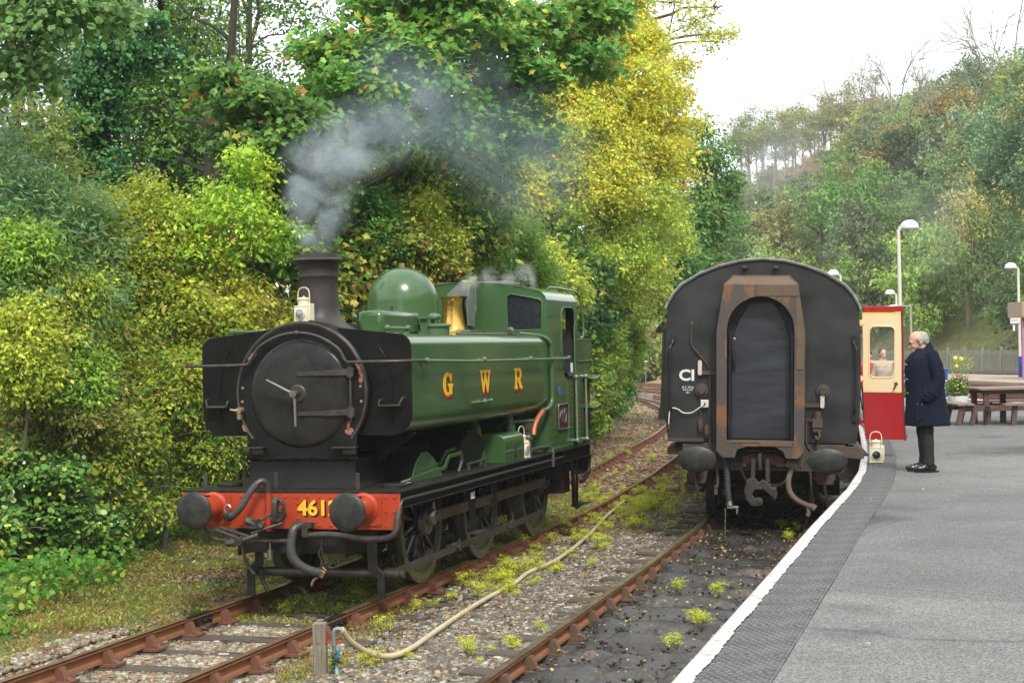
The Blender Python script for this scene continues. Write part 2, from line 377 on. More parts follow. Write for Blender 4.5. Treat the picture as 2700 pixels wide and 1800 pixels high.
    g = G(); g.box((.39, .45, .36), (.07, .06, .08), Matrix.Rotation(.5, 3, 'Y')); g.tube([(.36, .44, .33), (.30, .44, .29), (.27, .44, .23)], .016, 6, 3); g.tube([(.40, .44, .43), (.44, .45, .39)], .012, 6); g.build('hose_coupling', mat('tarnished_brass', (.5, .33, .2), .4, .8, var=(.3, .18, .1), vscale=30), LO, bevel=.004)
    g = G(); zz = .79
    g.tube([(.40, .44, .80), (.39, .44, .62)], .006, 5); g.tube([(.385, .44, .62), (.365, .44, .60), (.365, .44, .54), (.385, .44, .52), (.405, .44, .54), (.405, .44, .6), (.385, .44, .62)], .008, 5); g.tube([(.385, .44, .52), (.38, .44, .40)], .006, 5)
    g.build('chain', steeld, LO)
    # pipe that hangs below the beam from side to side
    g = G(); g.tube([(1.235, .55, 1.06), (1.235, .50, .96), (1.225, .46, .82), (1.15, .44, .75), (.9, .44, .73), (.5, .44, .77), (.2, .44, .76)], .034, 10, 5)
    g.build('heating_pipe', steeld, LO)
    g = G(); g.tube([(-.98, .44, .85), (-.93, .44, .76), (-.80, .44, .70), (-.5, .44, .685), (.1, .44, .70)], .022, 8, 5); g.tube([(-.55, .5, .72), (-.55, .5, .58), (-.50, .5, .44), (-.42, .5, .33)], .02, 8, 4); g.build('heating_pipe', steeld, LO)
    g = G(); g.tube([(-.2, .44, .68), (-.2, .44, .60)], .012, 6); g.cyl((-.2, .44, .6), (-.2, .44, .5), .03, n=10); g.build('drain_cock', steel, LO)
    # --- guard irons and brake gear
    for s in (-1, 1):
        g = G(); x = s * .74 if s < 0 else .92
        xx = -.40 if s < 0 else .93
        if s < 0: g.prism([(-.46, .72), (-.36, .72), (-.37, .42), (-.47, .32), (-.47, .08), (-.56, .08), (-.56, .36), (-.46, .46)], 'y', .60, .63); g.tube([(-.40, .62, .36), (-.38, .62, .25), (-.31, .62, .12)], .026, 8, 4)
        else: g.prism([(.83, .80), (.95, .80), (.95, .42), (1.03, .34), (1.03, .08), (.95, .08), (.95, .30), (.85, .37)], 'y', .60, .63)
        g.build('guard_iron', frameblk, LO, bevel=.005)
    g = G(); g.cyl((-.50, .74, .33), (1.12, .74, .33), .048, n=14); g.cyl((1.0, .74, .33), (1.16, .74, .33), .065, n=12); g.build('brake_shaft', steeld, LO)
    g = G(); g.cyl((1.16, .74, .33), (1.2, .74, .33), .045, n=12)
    for a, b in (((1.05, .80, .33), (1.05, 2.85, .34)), ((1.05, 3.02, .345), (1.05, 4.95, .36)), ((1.05, 5.1, .36), (1.05, 6.7, .375))):
        g.prism([(a[1], a[2] - .04), (b[1], b[2] - .04), (b[1], b[2] + .04), (a[1], a[2] + .04)], 'x', 1.04, 1.06)
    for y in (2.93, 5.03): g.cyl((1.0, y - .09, .345), (1.0, y + .09, .345), .05, n=10); g.cyl((1.07, y, .3), (1.07, y, .43), .02, n=8); g.cyl((.9, y, .34), (1.08, y, .34), .03, n=8)
    g.build('brake_rod', steeld, LO, bevel=.003)
    for y in (1.5, 3.55, 5.75):       # hangers and blocks
        g = G(); g.tube([(.78, y + .06, 1.05), (.80, y, .7), (.82, y + .05, .34)], .035, 6); g.prism([(y - .02, .48), (y + .06, .42), (y + .10, .62), (y + .12, .86), (y + .05, .86)], 'x', .72, .84); g.build('brake_hanger', frameblk, LO, bevel=.006)
    # --- wheels
    def wheel(side, cy_, full=True):
        c = (side * .75, cy_, .705); r = empty('wheel', c); r.parent = LO
        g = G(); o = side
        g.lathe([(.60, -.07 * o), (.60, .065 * o), (.645, .07 * o), (.705, .065 * o), (.712, -.045 * o), (.735, -.055 * o), (.735, -.075 * o), (.60, -.07 * o)], (0, 0, 0), 'x', 48)
        g.build('tyre', tyrem, r)
        g = G(); g.lathe([(.0, .09 * o), (.14, .09 * o), (.155, .07 * o), (.155, -.04 * o), (0, -.04 * o)], (0, 0, 0), 'x', 24)
        g.lathe([(.57, -.03 * o), (.57, .04 * o), (.606, .045 * o), (.606, -.04 * o), (.57, -.03 * o)], (0, 0, 0), 'x', 48)
        g.build('wheel_centre', blackw, r)
        for i in range(14):
            a = 2 * PI * (i + .5) / 14; g = G(); d = Vector((0, math.cos(a), math.sin(a)))
            g.loft([[Vector((x * .03, 0, 0)) + d * .13 + Vector((0, -d.z, d.y)) * q * .03 for x, q in ((-1, -1), (1, -1), (1.6, 0), (1, 1), (-1, 1))], [Vector((x * .022, 0, 0)) + d * .585 + Vector((0, -d.z, d.y)) * q * .02 for x, q in ((-1, -1), (1, -1), (1.6, 0), (1, 1), (-1, 1))]])
            g.build('spoke', blackw, r)
        if full:
            am = math.radians(-78); P = circ(0, 0, .585, 14, am - .62, am + .62) + circ(0, 0, .42, 8, am + .45, am - .45)
            g = G(); g.prism(P, 'x', -.03 * o, .05 * o); g.build('balance_weight', mat('grey_green_rim', (.12, .12, .08), .45, .4, var=(.07, .07, .05), vscale=6), r, bevel=.004)
        return r
    blackw = mat('glossy_black_wheel', (.02, .02, .022), .15, coat=.9, var=(.045, .042, .04), vscale=7)
    WY = (2.36, 4.57, 7.08)
    for wy in WY:
        for s in (-1, 1): wheel(s, wy)
    g = G()
    for wy in WY: g.cyl((-.7, wy, .705), (.7, wy, .705), .085, n=12)
    g.build('axle', frameblk, LO)
    # --- coupling rods: pins on the wheels' upper side
    pz = .76
    for k, wy in enumerate(WY):
        g = G(); g.lathe([(0, 1.02), (.05, 1.02), (.055, .99), (.075, .985), (.095, .965), (.105, .94), (.105, .90), (.09, .87), (.0, .87)], (0, wy + .02, pz), 'x', 24); g.lathe([(0, .90), (.16, .90), (.17, .83), (0, .83)], (0, wy, pz - .04), 'x', 24); g.cyl((.95, wy + .02, pz + .09), (.95, wy + .02, pz + .17), .03, .02, n=10)
        g.build('crank_pin', steeld if k else steel, LO)
    for a, b in ((2.36, 4.57), (4.57, 7.08)):
        g = G(); g.prism([(a + .1, pz - .06), (b - .06, pz - .06), (b - .06, pz + .06), (a + .1, pz + .06)], 'x', .925, .965); g.build('coupling_rod', rodmat, LO, bevel=.006)
    # springs / boxes between wheels
    for y0, y1 in ((2.95, 3.35), (5.2, 5.6)): g = G(); g.bb(.64, .7, y0, y1, .35, 1.1); g.build('spring_hanger', frameblk, LO, bevel=.006)
    g = G(); g.bb(-.62, .62, 7.6, 8.55, .75, 1.18); g.build('drag_box', frameblk, LO, bevel=.006); g = G(); g.bb(.2, .6, 7.75, 8.1, .35, .76); g.build('rear_bracket', frameblk, LO, bevel=.006); g = G(); g.bb(.66, 1.1, 7.55, 7.95, .55, 1.0); g.build('sand_box', frameblk, LO, bevel=.006)
    # --- steps
    g = G(); g.prism([(2.93, 1.04), (3.17, 1.04), (3.14, .62), (3.22, .52), (2.90, .52), (2.95, .62)], 'x', 1.19, 1.206); g.build('step_hanger', black, LO, bevel=.003)
    g = G(); g.bb(1.17, 1.32, 2.88, 3.26, .50, .515); g.prism([(2.88, .515), (3.26, .515), (3.24, .56), (2.88, .60)], 'x', 1.165, 1.178); g.build('step', steeld, LO, bevel=.003)
    text('stencil_letters', 'SBZ', .105, (1.209, 3.06, .94), MR, whitep, LO, .001, .002, .9)
    g = G(); g.bb(1.185, 1.2, 7.72, 7.80, .38, 1.04); g.bb(1.185, 1.2, 7.98, 8.06, .38, 1.04); g.build('step_hanger', black, LO, bevel=.003)
    for z in (.84, .38):
        g = G(); g.prism([(7.66, z), (8.12, z), (8.20, z + .02), (8.16, z - .04), (7.68, z - .04)], 'x', 1.19, 1.205); g.bb(1.19, 1.36, 7.66, 8.14, z - .015, z); g.build('step', black, LO, bevel=.004)
    g = G(); g.tube([(1.23, 7.52, 1.03), (1.25, 7.56, .90), (1.26, 7.6, .55), (1.26, 7.66, .40), (1.24, 7.8, .33), (1.22, 8.0, .33)], .03, 8, 4); g.tube([(1.22, 8.72, 1.02), (1.22, 8.66, .95), (1.22, 8.62, .8), (1.20, 8.5, .70), (1.18, 8.3, .66)], .03, 8, 4); g.build('steam_heat_pipe', black, LO)
    g = G(); g.bb(-1.24, 1.24, 8.62, 8.68, .80, 1.19); g.build('buffer_beam', black, LO, bevel=.003)
    for s in (-1, 1):
        g = G(); g.lathe([(.14, 8.66), (.13, 8.95), (.07, 8.95), (.07, 9.1), (.2, 9.12), (.2, 9.15), (0, 9.16)], (s * .87, 0, 1.05), 'y', 24); g.build('buffer', black, LO)
    # --- boiler, smokebox
    g = G(); g.lathe([(.74, .98), (.74, 6.44)], (0, 0, 2.245), 'y', 56); g.build('boiler', green, LO)
    g = G(); g.prism([(-.60, 1.3), (.60, 1.3), (.72, 2.0), (-.72, 2.0)], 'y', 5.1, 6.44); g.lathe([(.72, 1.02), (.72, 5.2)], (0, 0, 2.20), 'y', 40); g.build('firebox', frameblk, LO)
    g = G(); g.lathe([(.0, .885), (.765, .885), (.785, .90), (.785, 1.9)], (0, 0, 2.245), 'y', 72); g.build('smokebox', black, LO)
    th = [math.radians(a) for a in range(-32, 213, 5)]
    P = [(.765 * math.cos(a), 2.245 + .765 * math.sin(a)) for a in th]
    P = P + [(-.645, 1.75), (-.63, 1.6), (-.635, 1.53)][0:3] + [(.635, 1.53), (.63, 1.6), (.645, 1.75)]
    plate('smokebox_front', P, [circ(0, 2.245, .56, 56)], .016, Matrix.Translation((0, .872, 0)) @ MF, blackrust, LO, .003)
    g = G(); g.lathe([(.775, .868), (.765, .858), (.745, .864)], (0, 0, 2.245), 'y', 72, math.radians(-40), math.radians(220)); g.build('smokebox_ring', steeld, LO)
    g = G(); g.lathe([(0, .778), (.12, .780), (.3, .792), (.45, .812), (.54, .83), (.58, .848), (.588, .86), (.588, .872), (.0, .872)], (0, 0, 2.245), 'y', 72); dr = g.build('smokebox_door', blackgloss, LO, smooth=60)
    g = G()
    for z in (2.46, 2.03):
        g.loft([[(x_, y_ - .012, z + dz - h_), (x_, y_ + .004, z + dz - h_), (x_, y_ + .004, z + dz + h_), (x_, y_ - .012, z + dz + h_)] for x_, y_, dz, h_ in ((.0, .778, -.006, .012), (.02, .778, -.005, .022), (.3, .788, 0, .024), (.31, .786, 0, .03), (.46, .80, .004, .031), (.60, .825, .01, .034))]); g.bb(.56, .64, .80, .86, z - .045, z + .055); g.cyl((.60, .82, z - .06), (.60, .82, z + .08), .026, n=10)
    for o in (g,):
        o.cyl((.60, .82, 1.93), (.60, .82, 2.50), .014, n=8)
    g.build('hinge_strap', steeld, dr, bevel=.003)
    g = G(); g.lathe([(0, .765), (.085, .765), (.10, .78), (.10, .79)], (0, 0, 2.245), 'y', 24); g.cyl((0, .79, 2.245), (0, .66, 2.245), .034, n=14); g.build('dart', steeld, dr)
    g = G(); g.cyl((0, .675, 2.245), (-.31, .655, 2.40), .016, .013, n=10); g.cyl((.0, .70, 2.245), (0.01, .69, 1.895), .018, .015, n=10); g.cyl((0, .65, 2.245), (0, .72, 2.245), .04, n=12); g.build('door_handle', steel, dr)
    # saddle in front, flared to the plate
    sec = []
    for z, hw, y in ((1.54, .635, .875), (1.50, .625, .875), (1.42, .62, .868), (1.33, .625, .85), (1.26, .64, .82), (1.223, .665, .79)):
        sec.append([(-hw, y, z), (hw, y, z), (hw, 1.9, z), (-hw, 1.9, z)])
    g = G(); g.loft(sec); g.build('smokebox_saddle', black, LO, bevel=.004)
    g = G(); g.bb(-.66, .66, .855, .875, 1.525, 1.56); g.rivets([(-.6 + .1 * i, .855, 1.545) for i in range(13)], (0, -1, 0), .020); g.rivets([(.66, .95 + .0 * i, 1.62 + .07 * i) for i in range(3)], (1, 0, 0), .012); g.rivets([(.6255, 1.0 + .1 * i, 1.46) for i in range(8)], (1, 0, 0), .012)
    g.build('saddle_flange', black, LO, bevel=.003)
    for x in (-.56, .52): g = G(); g.bb(x - .14, x + .14, .76, .875, 1.655, 1.667); g.bb(x - .02, x + .12, .82, .875, 1.59, 1.656); g.build('smokebox_step', steeld, LO, bevel=.002)
    g = G(); g.rivets([(-.69, .86, 2.31), (-.70, .86, 2.16), (.70, .86, 2.31), (.705, .86, 2.15)], (0, -1, 0), .02); g.cyl((-.71, .86, 2.07), (-.71, .78, 2.07), .035, n=10); g.box((-.71, .81, 2.0), (.04, .05, .06)); g.tube([(-.71, .8, 2.08), (-.74, .77, 2.07), (-.80, .76, 2.08)], .012, 6); g.build('washout_plug', mat('rusty_valve', (.2, .12, .08), .5, .4, var=(.4, .3, .2), vscale=40), LO)
    # lamp irons on the plate
    for x in (-1.085, -.243, .712):
        g = G(); g.bb(x - .022, x + .022, .70, .712, 1.222, 1.40); g.build('lamp_iron', steeld, LO, bevel=.002)
    for x in (-.95, .95):
        g = G(); g.lathe([(0, 1.262), (.13, 1.262), (.14, 1.25), (.14, 1.222)], (x + .05 * (x > 0), 1.02, 0), 'z', 24); g.build('filler_cap', frameblk, LO)
    # --- chimney
    g = G(); prof = [(.50, 2.80), (.44, 2.92), (.34, 2.985), (.27, 3.04), (.235, 3.11), (.222, 3.2), (.216, 3.40), (.218, 3.525), (.224, 3.53), (.222, 3.54), (.222, 3.60), (.235, 3.66), (.27, 3.690), (.312, 3.700), (.316, 3.712), (.27, 3.728), (.226, 3.74), (.222, 3.785), (.19, 3.785), (.18, 3.4)]
    g.lathe(prof, (0, 1.40, 0), 'z', 56); g.build('chimney', chimmat, LO, smooth=50)
    # --- pannier tanks
    for s in (-1, 1):
        P = rrect(.40, 1.232, 1.79, 2.86, .14, 7, (.10, .22, .13, 0)); P[-1] = (.40, 2.90)
        P = [(s * a, b) for a, b in P]
        g = G(); g.prism(P, 'y', 1.0, 6.455); tk = g.build('pannier_tank', green, LO, smooth=40, bevel=.006)
        P2 = rrect(.40, 1.240, 1.78, 2.868, .14, 7, (.10, .23, .135, 0)); P2[-1] = (.40, 2.95)
        plate('tank_front_plate', [(s * a, b) for a, b in P2][::s], [], .02, Matrix.Translation((0, .985, 0)) @ MF, black, LO, .003)
        g = G(); g.rivets([(s * .93, .974, 2.80), (s * 1.0, .974, 2.55), (s * .95, .974, 1.86), (s * .86, .974, 2.62)], (0, -1, 0), .012)
        g.tube([(s * .86, .97, 2.85), (s * .87, .97, 2.74), (s * .95, .97, 2.62), (s * 1.02, .97, 2.35), (s * 1.02, .97, 1.9)], .006, 5, 3); g.build('rivets', black, LO, kind='stuff')
        g = G(); g.tube([(s * .905, .974, 2.17), (s * .90, .90, 2.16), (s * .90, .86, 2.105), (s * 1.13, .86, 2.105), (s * 1.16, .90, 2.18), (s * 1.16, .974, 2.19)], .012, 5); g.bb(s * .9, s * 1.15, .855, .97, 2.095, 2.105); g.build('lamp_bracket', steeld, LO)
        # black cover plate over boiler between smokebox and tank top
    g = G(); g.bb(.30, .62, 1.75, 3.0, 2.85, 3.15); g.build('top_feed_casing', green, LO, bevel=.06)
    for x, y in ((.36, 1.85), (.42, 2.55)): g = G(); g.cyl((x, y, 3.15), (x, y, 3.21), .02, n=8); g.build('bolt', steeld, LO)
    # filler lid with clamp
    g = G(); g.lathe([(.0, 3.0), (.20, 3.0), (.215, 2.985), (.215, 2.965), (.195, 2.955), (.195, 2.84)], (.72, 3.15, 0), 'z', 28); fl = g.build('tank_filler', green2, LO)
    g = G(); g.bb(.66, .74, 2.86, 2.90, 2.90, 3.09); g.bb(.64, .76, 2.82, 3.3, 3.06, 3.08); g.bb(.64, .76, 2.83, 2.90, 2.88, 2.91); g.cyl((.70, 3.2, 3.0), (.70, 3.2, 3.07), .025, n=8); g.sph((.70, 3.25, 3.09), .06, 12, 8, (1.4, 1.4, .8)); g.build('filler_clamp', green2, fl)
    for s, xx, y0, y1 in ((1, .93, .35, 1.15), (-1, -.93, 1.0, 1.65)):
        y0 += .75 if s > 0 else .1; y1 = y0 + .62
        g = G(); g.tube([(xx, y0, 2.935), (xx, y1, 2.935)], .017, 8); g.sph((xx, y0, 2.935), .036); g.sph((xx, y1, 2.935), .036); g.cyl((xx, y0, 2.84), (xx, y0, 2.93), .02, n=8); g.cyl((xx, y1, 2.84), (xx, y1, 2.93), .02, n=8); g.lathe([(0, 2.89), (.11, 2.89), (.12, 2.88), (.12, 2.84)], (xx * .9, (y0 + y1) / 2 + .25, 0), 'z', 16); g.build('lifting_handle', green2, LO)
    # dome
    g = G(); pr = [(.60, 2.72), (.52, 2.86), (.475, 2.93), (.455, 3.02), (.452, 3.30)] + [(.452 * math.cos(a), 3.30 + .452 * math.sin(a)) for a in [math.radians(q) for q in range(8, 91, 8)]] + [(0, 3.752)]
    g.lathe(pr, (0, 4.03, 0), 'z', 56); g.build('dome', green, LO, smooth=50)
    g = G(); g.cyl((0, 4.03, 3.74), (0, 4.03, 3.80), .035, n=6); g.build('bolt', mat('rusty_bolt', (.3, .16, .1), .6), LO)
    # safety valve
    g = G(); g.lathe([(.27, 2.93), (.25, 2.955), (.205, 2.96), (.185, 3.02), (.165, 3.15), (.155, 3.28), (.158, 3.36), (.175, 3.40), (.205, 3.418), (.205, 3.428), (.17, 3.425), (.15, 3.36)], (0, 6.02, 0), 'z', 40); g.build('safety_valve', brass, LO, smooth=50)
    g = G(); g.bb(-.3, .34, 5.7, 6.44, 2.86, 2.955); g.build('valve_seat', green, LO, bevel=.02)
    g = G(); g.cyl((.17, 6.2, 3.1), (.17, 6.2, 3.24), .03, n=8); g.build('gauge_cock', brass, LO)
    # --- handrails
    rr = [(1.31, y, 2.555 - .004 * y) for y in (1.0, 3, 5, 7.25)]
    g = G(); g.tube([(1.31, 1.28, 2.572)] + rr[1:], .017, 10)
    for y in (1.28, 3.3, 5.3, 7.25): z = 2.572 - .004 * y * 1.4; g.sph((1.31, y, 2.57 - .0055 * (y - 1.28)), .036, 10, 8); g.cyl((1.23, y, 2.57 - .0055 * (y - 1.28)), (1.31, y, 2.57 - .0055 * (y - 1.28)), .018, n=8)
    g.build('handrail', green2, LO)
    g = G(); P = [(1.31, 1.28, 2.572), (1.30, 1.0, 2.575), (1.1, .80, 2.575), (.66, .78, 2.575), (.57, .78, 2.585)]
    a0 = math.radians(38); P += [(.70 * math.cos(a), .78, 2.245 + .655 * math.sin(a)) for a in [math.radians(q) for q in range(44, 137, 8)]]
    P += [(-.57, .78, 2.585), (-.66, .78, 2.565), (-.9, .78, 2.56), (-1.345, .80, 2.56), (-1.345, 1.2, 2.56)]
    g.tube(P, .0175, 10, 3); g.sph((0, .78, 2.9), .03); g.cyl((0, .78, 2.9), (0, .87, 2.9), .015, n=8); g.cyl((.64, .78, 2.575), (.64, .88, 2.575), .015, n=8); g.build('handrail', steeld, LO)
    # --- letters
    GG = [(.80, .95), (.80, .62), (.66, .62), (.60, .78), (.48, .87), (.36, .84), (.28, .70), (.26, .5), (.28, .30), (.36, .16), (.47, .13), (.56, .20), (.56, .40), (.44, .40), (.44, .52), (.90, .52), (.90, .40), (.82, .40), (.82, .05), (.72, .05), (.66, .10), (.50, 0), (.32, .01), (.14, .10), (.03, .28), (0, .5), (.03, .72), (.14, .90), (.32, .99), (.50, 1), (.64, .90), (.70, .95)]
    WW = [(0, 1), (0, .88), (.08, .88), (.30, 0), (.48, 0), (.62, .52), (.76, 0), (.94, 0), (1.16, .88), (1.24, .88), (1.24, 1), (.86, 1), (.86, .88), (.96, .88), (.85, .38), (.71, .88), (.79, .88), (.79, 1), (.45, 1), (.45, .88), (.53, .88), (.39, .38), (.28, .88), (.38, .88), (.38, 1)]
    RR = [(0, 1), (0, .88), (.08, .88), (.08, .12), (0, .12), (0, 0), (.40, 0), (.40, .12), (.32, .12), (.32, .42), (.42, .42), (.62, 0), (.95, 0), (.95, .12), (.86, .12), (.68, .46), (.80, .54), (.86, .66), (.86, .80), (.80, .92), (.66, 1)]
    RH = [(.32, .88), (.32, .54), (.54, .54), (.62, .62), (.62, .80), (.54, .88)]
    for nm, P, Hs, y0, wid, z0 in (('letter_g', GG, [], 1.99, .35, 2.16), ('letter_w', WW, [], 3.34, .43, 2.16), ('letter_r', RR, [RH], 4.77, .37, 2.16)):
        k = wid / max(p[0] for p in P); H = .268
        f = lambda Q, dy=0, dz=0: [(y0 + a * k + dy, z0 + b * H + dz) for a, b in Q]
        L = plate(nm, f(P), [f(h) for h in Hs], .002, Matrix.Translation((1.2385, 0, 0)) @ MR, yellow, LO, smooth=0)
        for i, (m, d) in enumerate(((redsh, .014), (redsh, .030), (blksh, .044))):
            plate('letter_shade', f(P, d * (.1 if i < 2 else .8), -d), [f(h, d * (.1 if i < 2 else .8), -d) for h in Hs], .0012, Matrix.Translation((1.2368 - .0012 * i, 0, 0)) @ MR, m, L, smooth=0)
    g = G(); g.tube([(1.235, 3.0, 2.05), (1.26, 3.08, 2.05), (1.27, 3.3, 2.05), (1.27, 3.65, 2.055)], .013, 8, 3); g.sph((1.27, 3.4, 2.05), .035); g.sph((1.27, 3.66, 2.055), .028); g.sph((1.26, 3.2, 2.05), .025); g.build('tank_step_rail', green2, LO)
    g = G(); g.tube([(1.05, 5.6, 2.885), (1.10, 6.05, 2.865), (1.20, 6.3, 2.83), (1.262, 6.44, 2.74), (1.27, 6.46, 2.6), (1.27, 6.46, 2.2), (1.27, 6.45, 1.95), (1.25, 6.32, 1.85), (1.22, 6.15, 1.82)], .035, 12, 5); g.build('vent_pipe', green, LO)
    g = G(); g.tube([(1.22, 6.2, 1.83), (1.2, 5.95, 1.72), (1.18, 5.85, 1.6), (1.18, 5.8, 1.5)], .036, 12, 5); g.build('copper_pipe', copper, LO)
    g = G(); g.tube([(.95, 3.35, 2.875), (.97, 4.6, 2.88), (1.0, 5.9, 2.875)], .018, 8, 3); g.lathe([(.03, -.02), (.055, 0), (.03, .02)], (1.02, 5.35, 2.92), 'y', 12); g.build('lubricator_pipe', mat('brown_pipe', (.14, .10, .09), .5, .3), LO)
    # injector group beside the cab
    g = G(); g.cyl((1.10, 5.8, 1.22), (1.10, 5.8, 1.40), .055, n=14); g.sph((1.10, 5.8, 1.46), .075, 12, 8); g.cyl((1.10, 5.8, 1.5), (1.10, 5.8, 1.66), .05, n=12); g.box((1.10, 5.8, 1.62), (.1, .12, .1)); g.tube([(1.1, 5.8, 1.28), (1.12, 6.2, 1.30), (1.22, 6.5, 1.30), (1.25, 6.5, 1.2), (1.25, 6.5, 1.02)], .028, 10, 3); g.build('injector', mat('grey_green_casting', (.07, .085, .07), .45, .4), LO, bevel=.003)
    g = G(); g.cyl((1.0, 5.3, 1.66), (1.0, 5.3, 1.86), .05, n=12); g.cyl((.85, 5.3, 1.7), (1.15, 5.9, 1.7), .02, n=8); g.cyl((1.0, 5.3, 1.60), (1.0, 5.3, 1.68), .075, n=12); g.build('clack_valve', green2, LO)
    # reversing lever, splashers, dampers
    P = [(1.60, 1.222), (1.66, 1.33), (1.78, 1.45), (1.95, 1.53), (2.12, 1.53), (2.28, 1.47), (2.44, 1.38), (2.62, 1.222)]
    plate('splasher', P, [], .012, Matrix.Translation((.98, 0, 0)) @ MR, green, LO, .002)
    g = G(); g.prism(P, 'x', .45, .975); g.build('splasher_top', black, LO)
    g = G(); g.prism([(1.35, 1.26), (1.35, 1.30), (2.45, 1.34), (2.62, 1.46), (3.05, 1.47), (3.05, 1.43), (2.66, 1.42), (2.50, 1.30)], 'x', 1.06, 1.075); g.build('reversing_rod', green, LO, bevel=.002)
    g = G(); g.prism([(2.5, 1.34), (2.9, 1.36), (3.1, 1.48), (4.2, 1.52), (4.2, 1.48), (3.12, 1.44), (2.92, 1.32)], 'x', .86, .875); g.build('reversing_rod', green, LO, bevel=.002)
    g = G(); g.tube([(1.06, 1.4, 1.28), (1.05, 1.25, 1.27), (1.04, 1.12, 1.26)], .014, 6); g.tube([(1.03, 1.35, 1.245), (1.1, 1.25, 1.25), (1.03, 1.12, 1.245)], .01, 6, 2); g.tube([(1.07, 3.05, 1.47), (1.07, 3.1, 1.36), (1.04, 3.05, 1.23)], .018, 6, 2); g.build('lever_fork', steel, LO)
    g = G(); g.tube([(1.08, 3.28, 1.30), (1.10, 3.95, 1.31)], .016, 8); g.cyl((1.08, 3.3, 1.22), (1.08, 3.3, 1.30), .02, n=6); g.cyl((1.10, 3.9, 1.22), (1.10, 3.9, 1.30), .02, n=6); g.build('grab_handle', steeld, LO)
    P = [(3.35, 1.222), (3.50, 1.55), (3.66, 1.66), (4.05, 1.66), (4.3, 1.5), (4.4, 1.222)]
    g = G(); g.prism(P, 'x', .5, .94); g.build('middle_splasher', black, LO, bevel=.01)
    plate('splasher', P, [], .012, Matrix.Translation((.95, 0, 0)) @ MR, black, LO, .002)
    g = G(); g.prism([(3.38, 1.225), (4.38, 1.225), (4.30, 1.42), (4.1, 1.225)], 'x', .957, .965); g.build('splasher_edge', green, LO)
    # diagonal tank support brackets
    for y in (1.35, 4.9):
        g = G(); g.prism([(.66, 1.50), (.74, 1.46), (1.10, 1.76), (1.10, 1.79), (.66, 1.79)], 'y', y, y + .02); g.bb(.66, 1.12, y - .04, y + .06, 1.775, 1.79); g.box((.9, y, 1.61), (.56, .07, .02), Matrix.Rotation(-math.radians(38), 3, 'Y')); g.build('tank_bracket', black, LO, bevel=.003)
    g = G(); g.tube([(.5, 4.5, 1.9), (.75, 4.4, 1.75), (.85, 4.2, 1.55), (.7, 3.9, 1.4)], .09, 12, 4); g.build('feed_pipe', green2, LO)
    # --- toolbox
    prof = [(.82, 1.224), (1.195, 1.224), (1.195, 1.45)] + [(1.075 + .12 * math.cos(a), 1.475 + .12 * math.sin(a)) for a in [math.radians(q) for q in range(0, 91, 15)]] + [(.82, 1.60)]
    g = G(); g.prism(prof, 'y', 4.43, 5.30); tb = g.build('toolbox', green, LO, bevel=.004)
    g = G(); g.bb(1.195, 1.202, 4.44, 5.29, 1.355, 1.385); g.build('lid_edge', green2, tb)
    g = G(); g.bb(1.196, 1.212, 4.83, 4.89, 1.30, 1.47); g.tube([(1.215, 4.86, 1.36), (1.235, 4.86, 1.32), (1.22, 4.86, 1.25)], .008, 6, 2); g.build('latch', steeld, tb, bevel=.002)
    for y in (4.62, 5.05): g = G(); g.bb(.90, 1.06, y - .015, y + .015, 1.597, 1.607); g.build('hinge', black, tb)
    # --- cab
    def roofz(x): return 3.635 - .165 * (abs(x) / 1.15) ** 2.0 if abs(x) <= 1.15 else 3.47 - (abs(x) - 1.15) * 1.4
    rp = [(x, roofz(x)) for x in np.linspace(1.15, -1.15, 25)]
    P = [(-1.225, 1.23), (1.225, 1.23), (1.225, 3.32), (1.205, 3.41)] + rp + [(-1.205, 3.41), (-1.225, 3.32)]
    wins = []
    for s in (1, -1):
        q = [(.64, 2.94), (1.12, 2.94), (1.145, 2.97), (1.155, 3.33), (1.12, 3.37), (.70, 3.455), (.64, 3.42)]
        wins.append([(s * a, b) for a, b in q][::s])
    plate('cab_front', P, wins, .014, Matrix.Translation((0, 6.46, 0)) @ MF, green, LO, .002)
    for s in (1, -1): g = G(); g.prism([(s * a, b) for a, b in [(.63, 2.93), (1.15, 2.93), (1.165, 3.35), (.63, 3.465)]], 'y', 6.474, 6.478); g.build('window_glass', glass, LO)
    g = G()
    for s in (1, -1):
        Q = [(s * a, b) for a, b in [(.64, 2.94), (1.12, 2.94), (1.145, 2.97), (1.155, 3.33), (1.12, 3.37), (.70, 3.455), (.64, 3.42), (.64, 2.94)]]
        g.tube([(a, 6.452, b) for a, b in Q], .010, 6)
    g.build('window_frame', green2, LO)
    g = G(); g.rivets([(x, 6.452, roofz(x) - .035) for x in np.linspace(-1.1, 1.1, 24)] + [(1.19, 6.452, 2.62 + .105 * i) for i in range(8)] + [(-1.19, 6.452, 2.9 + .105 * i) for i in range(5)] + [(.3, 6.452, 3.22)], (0, -1, 0), .012)
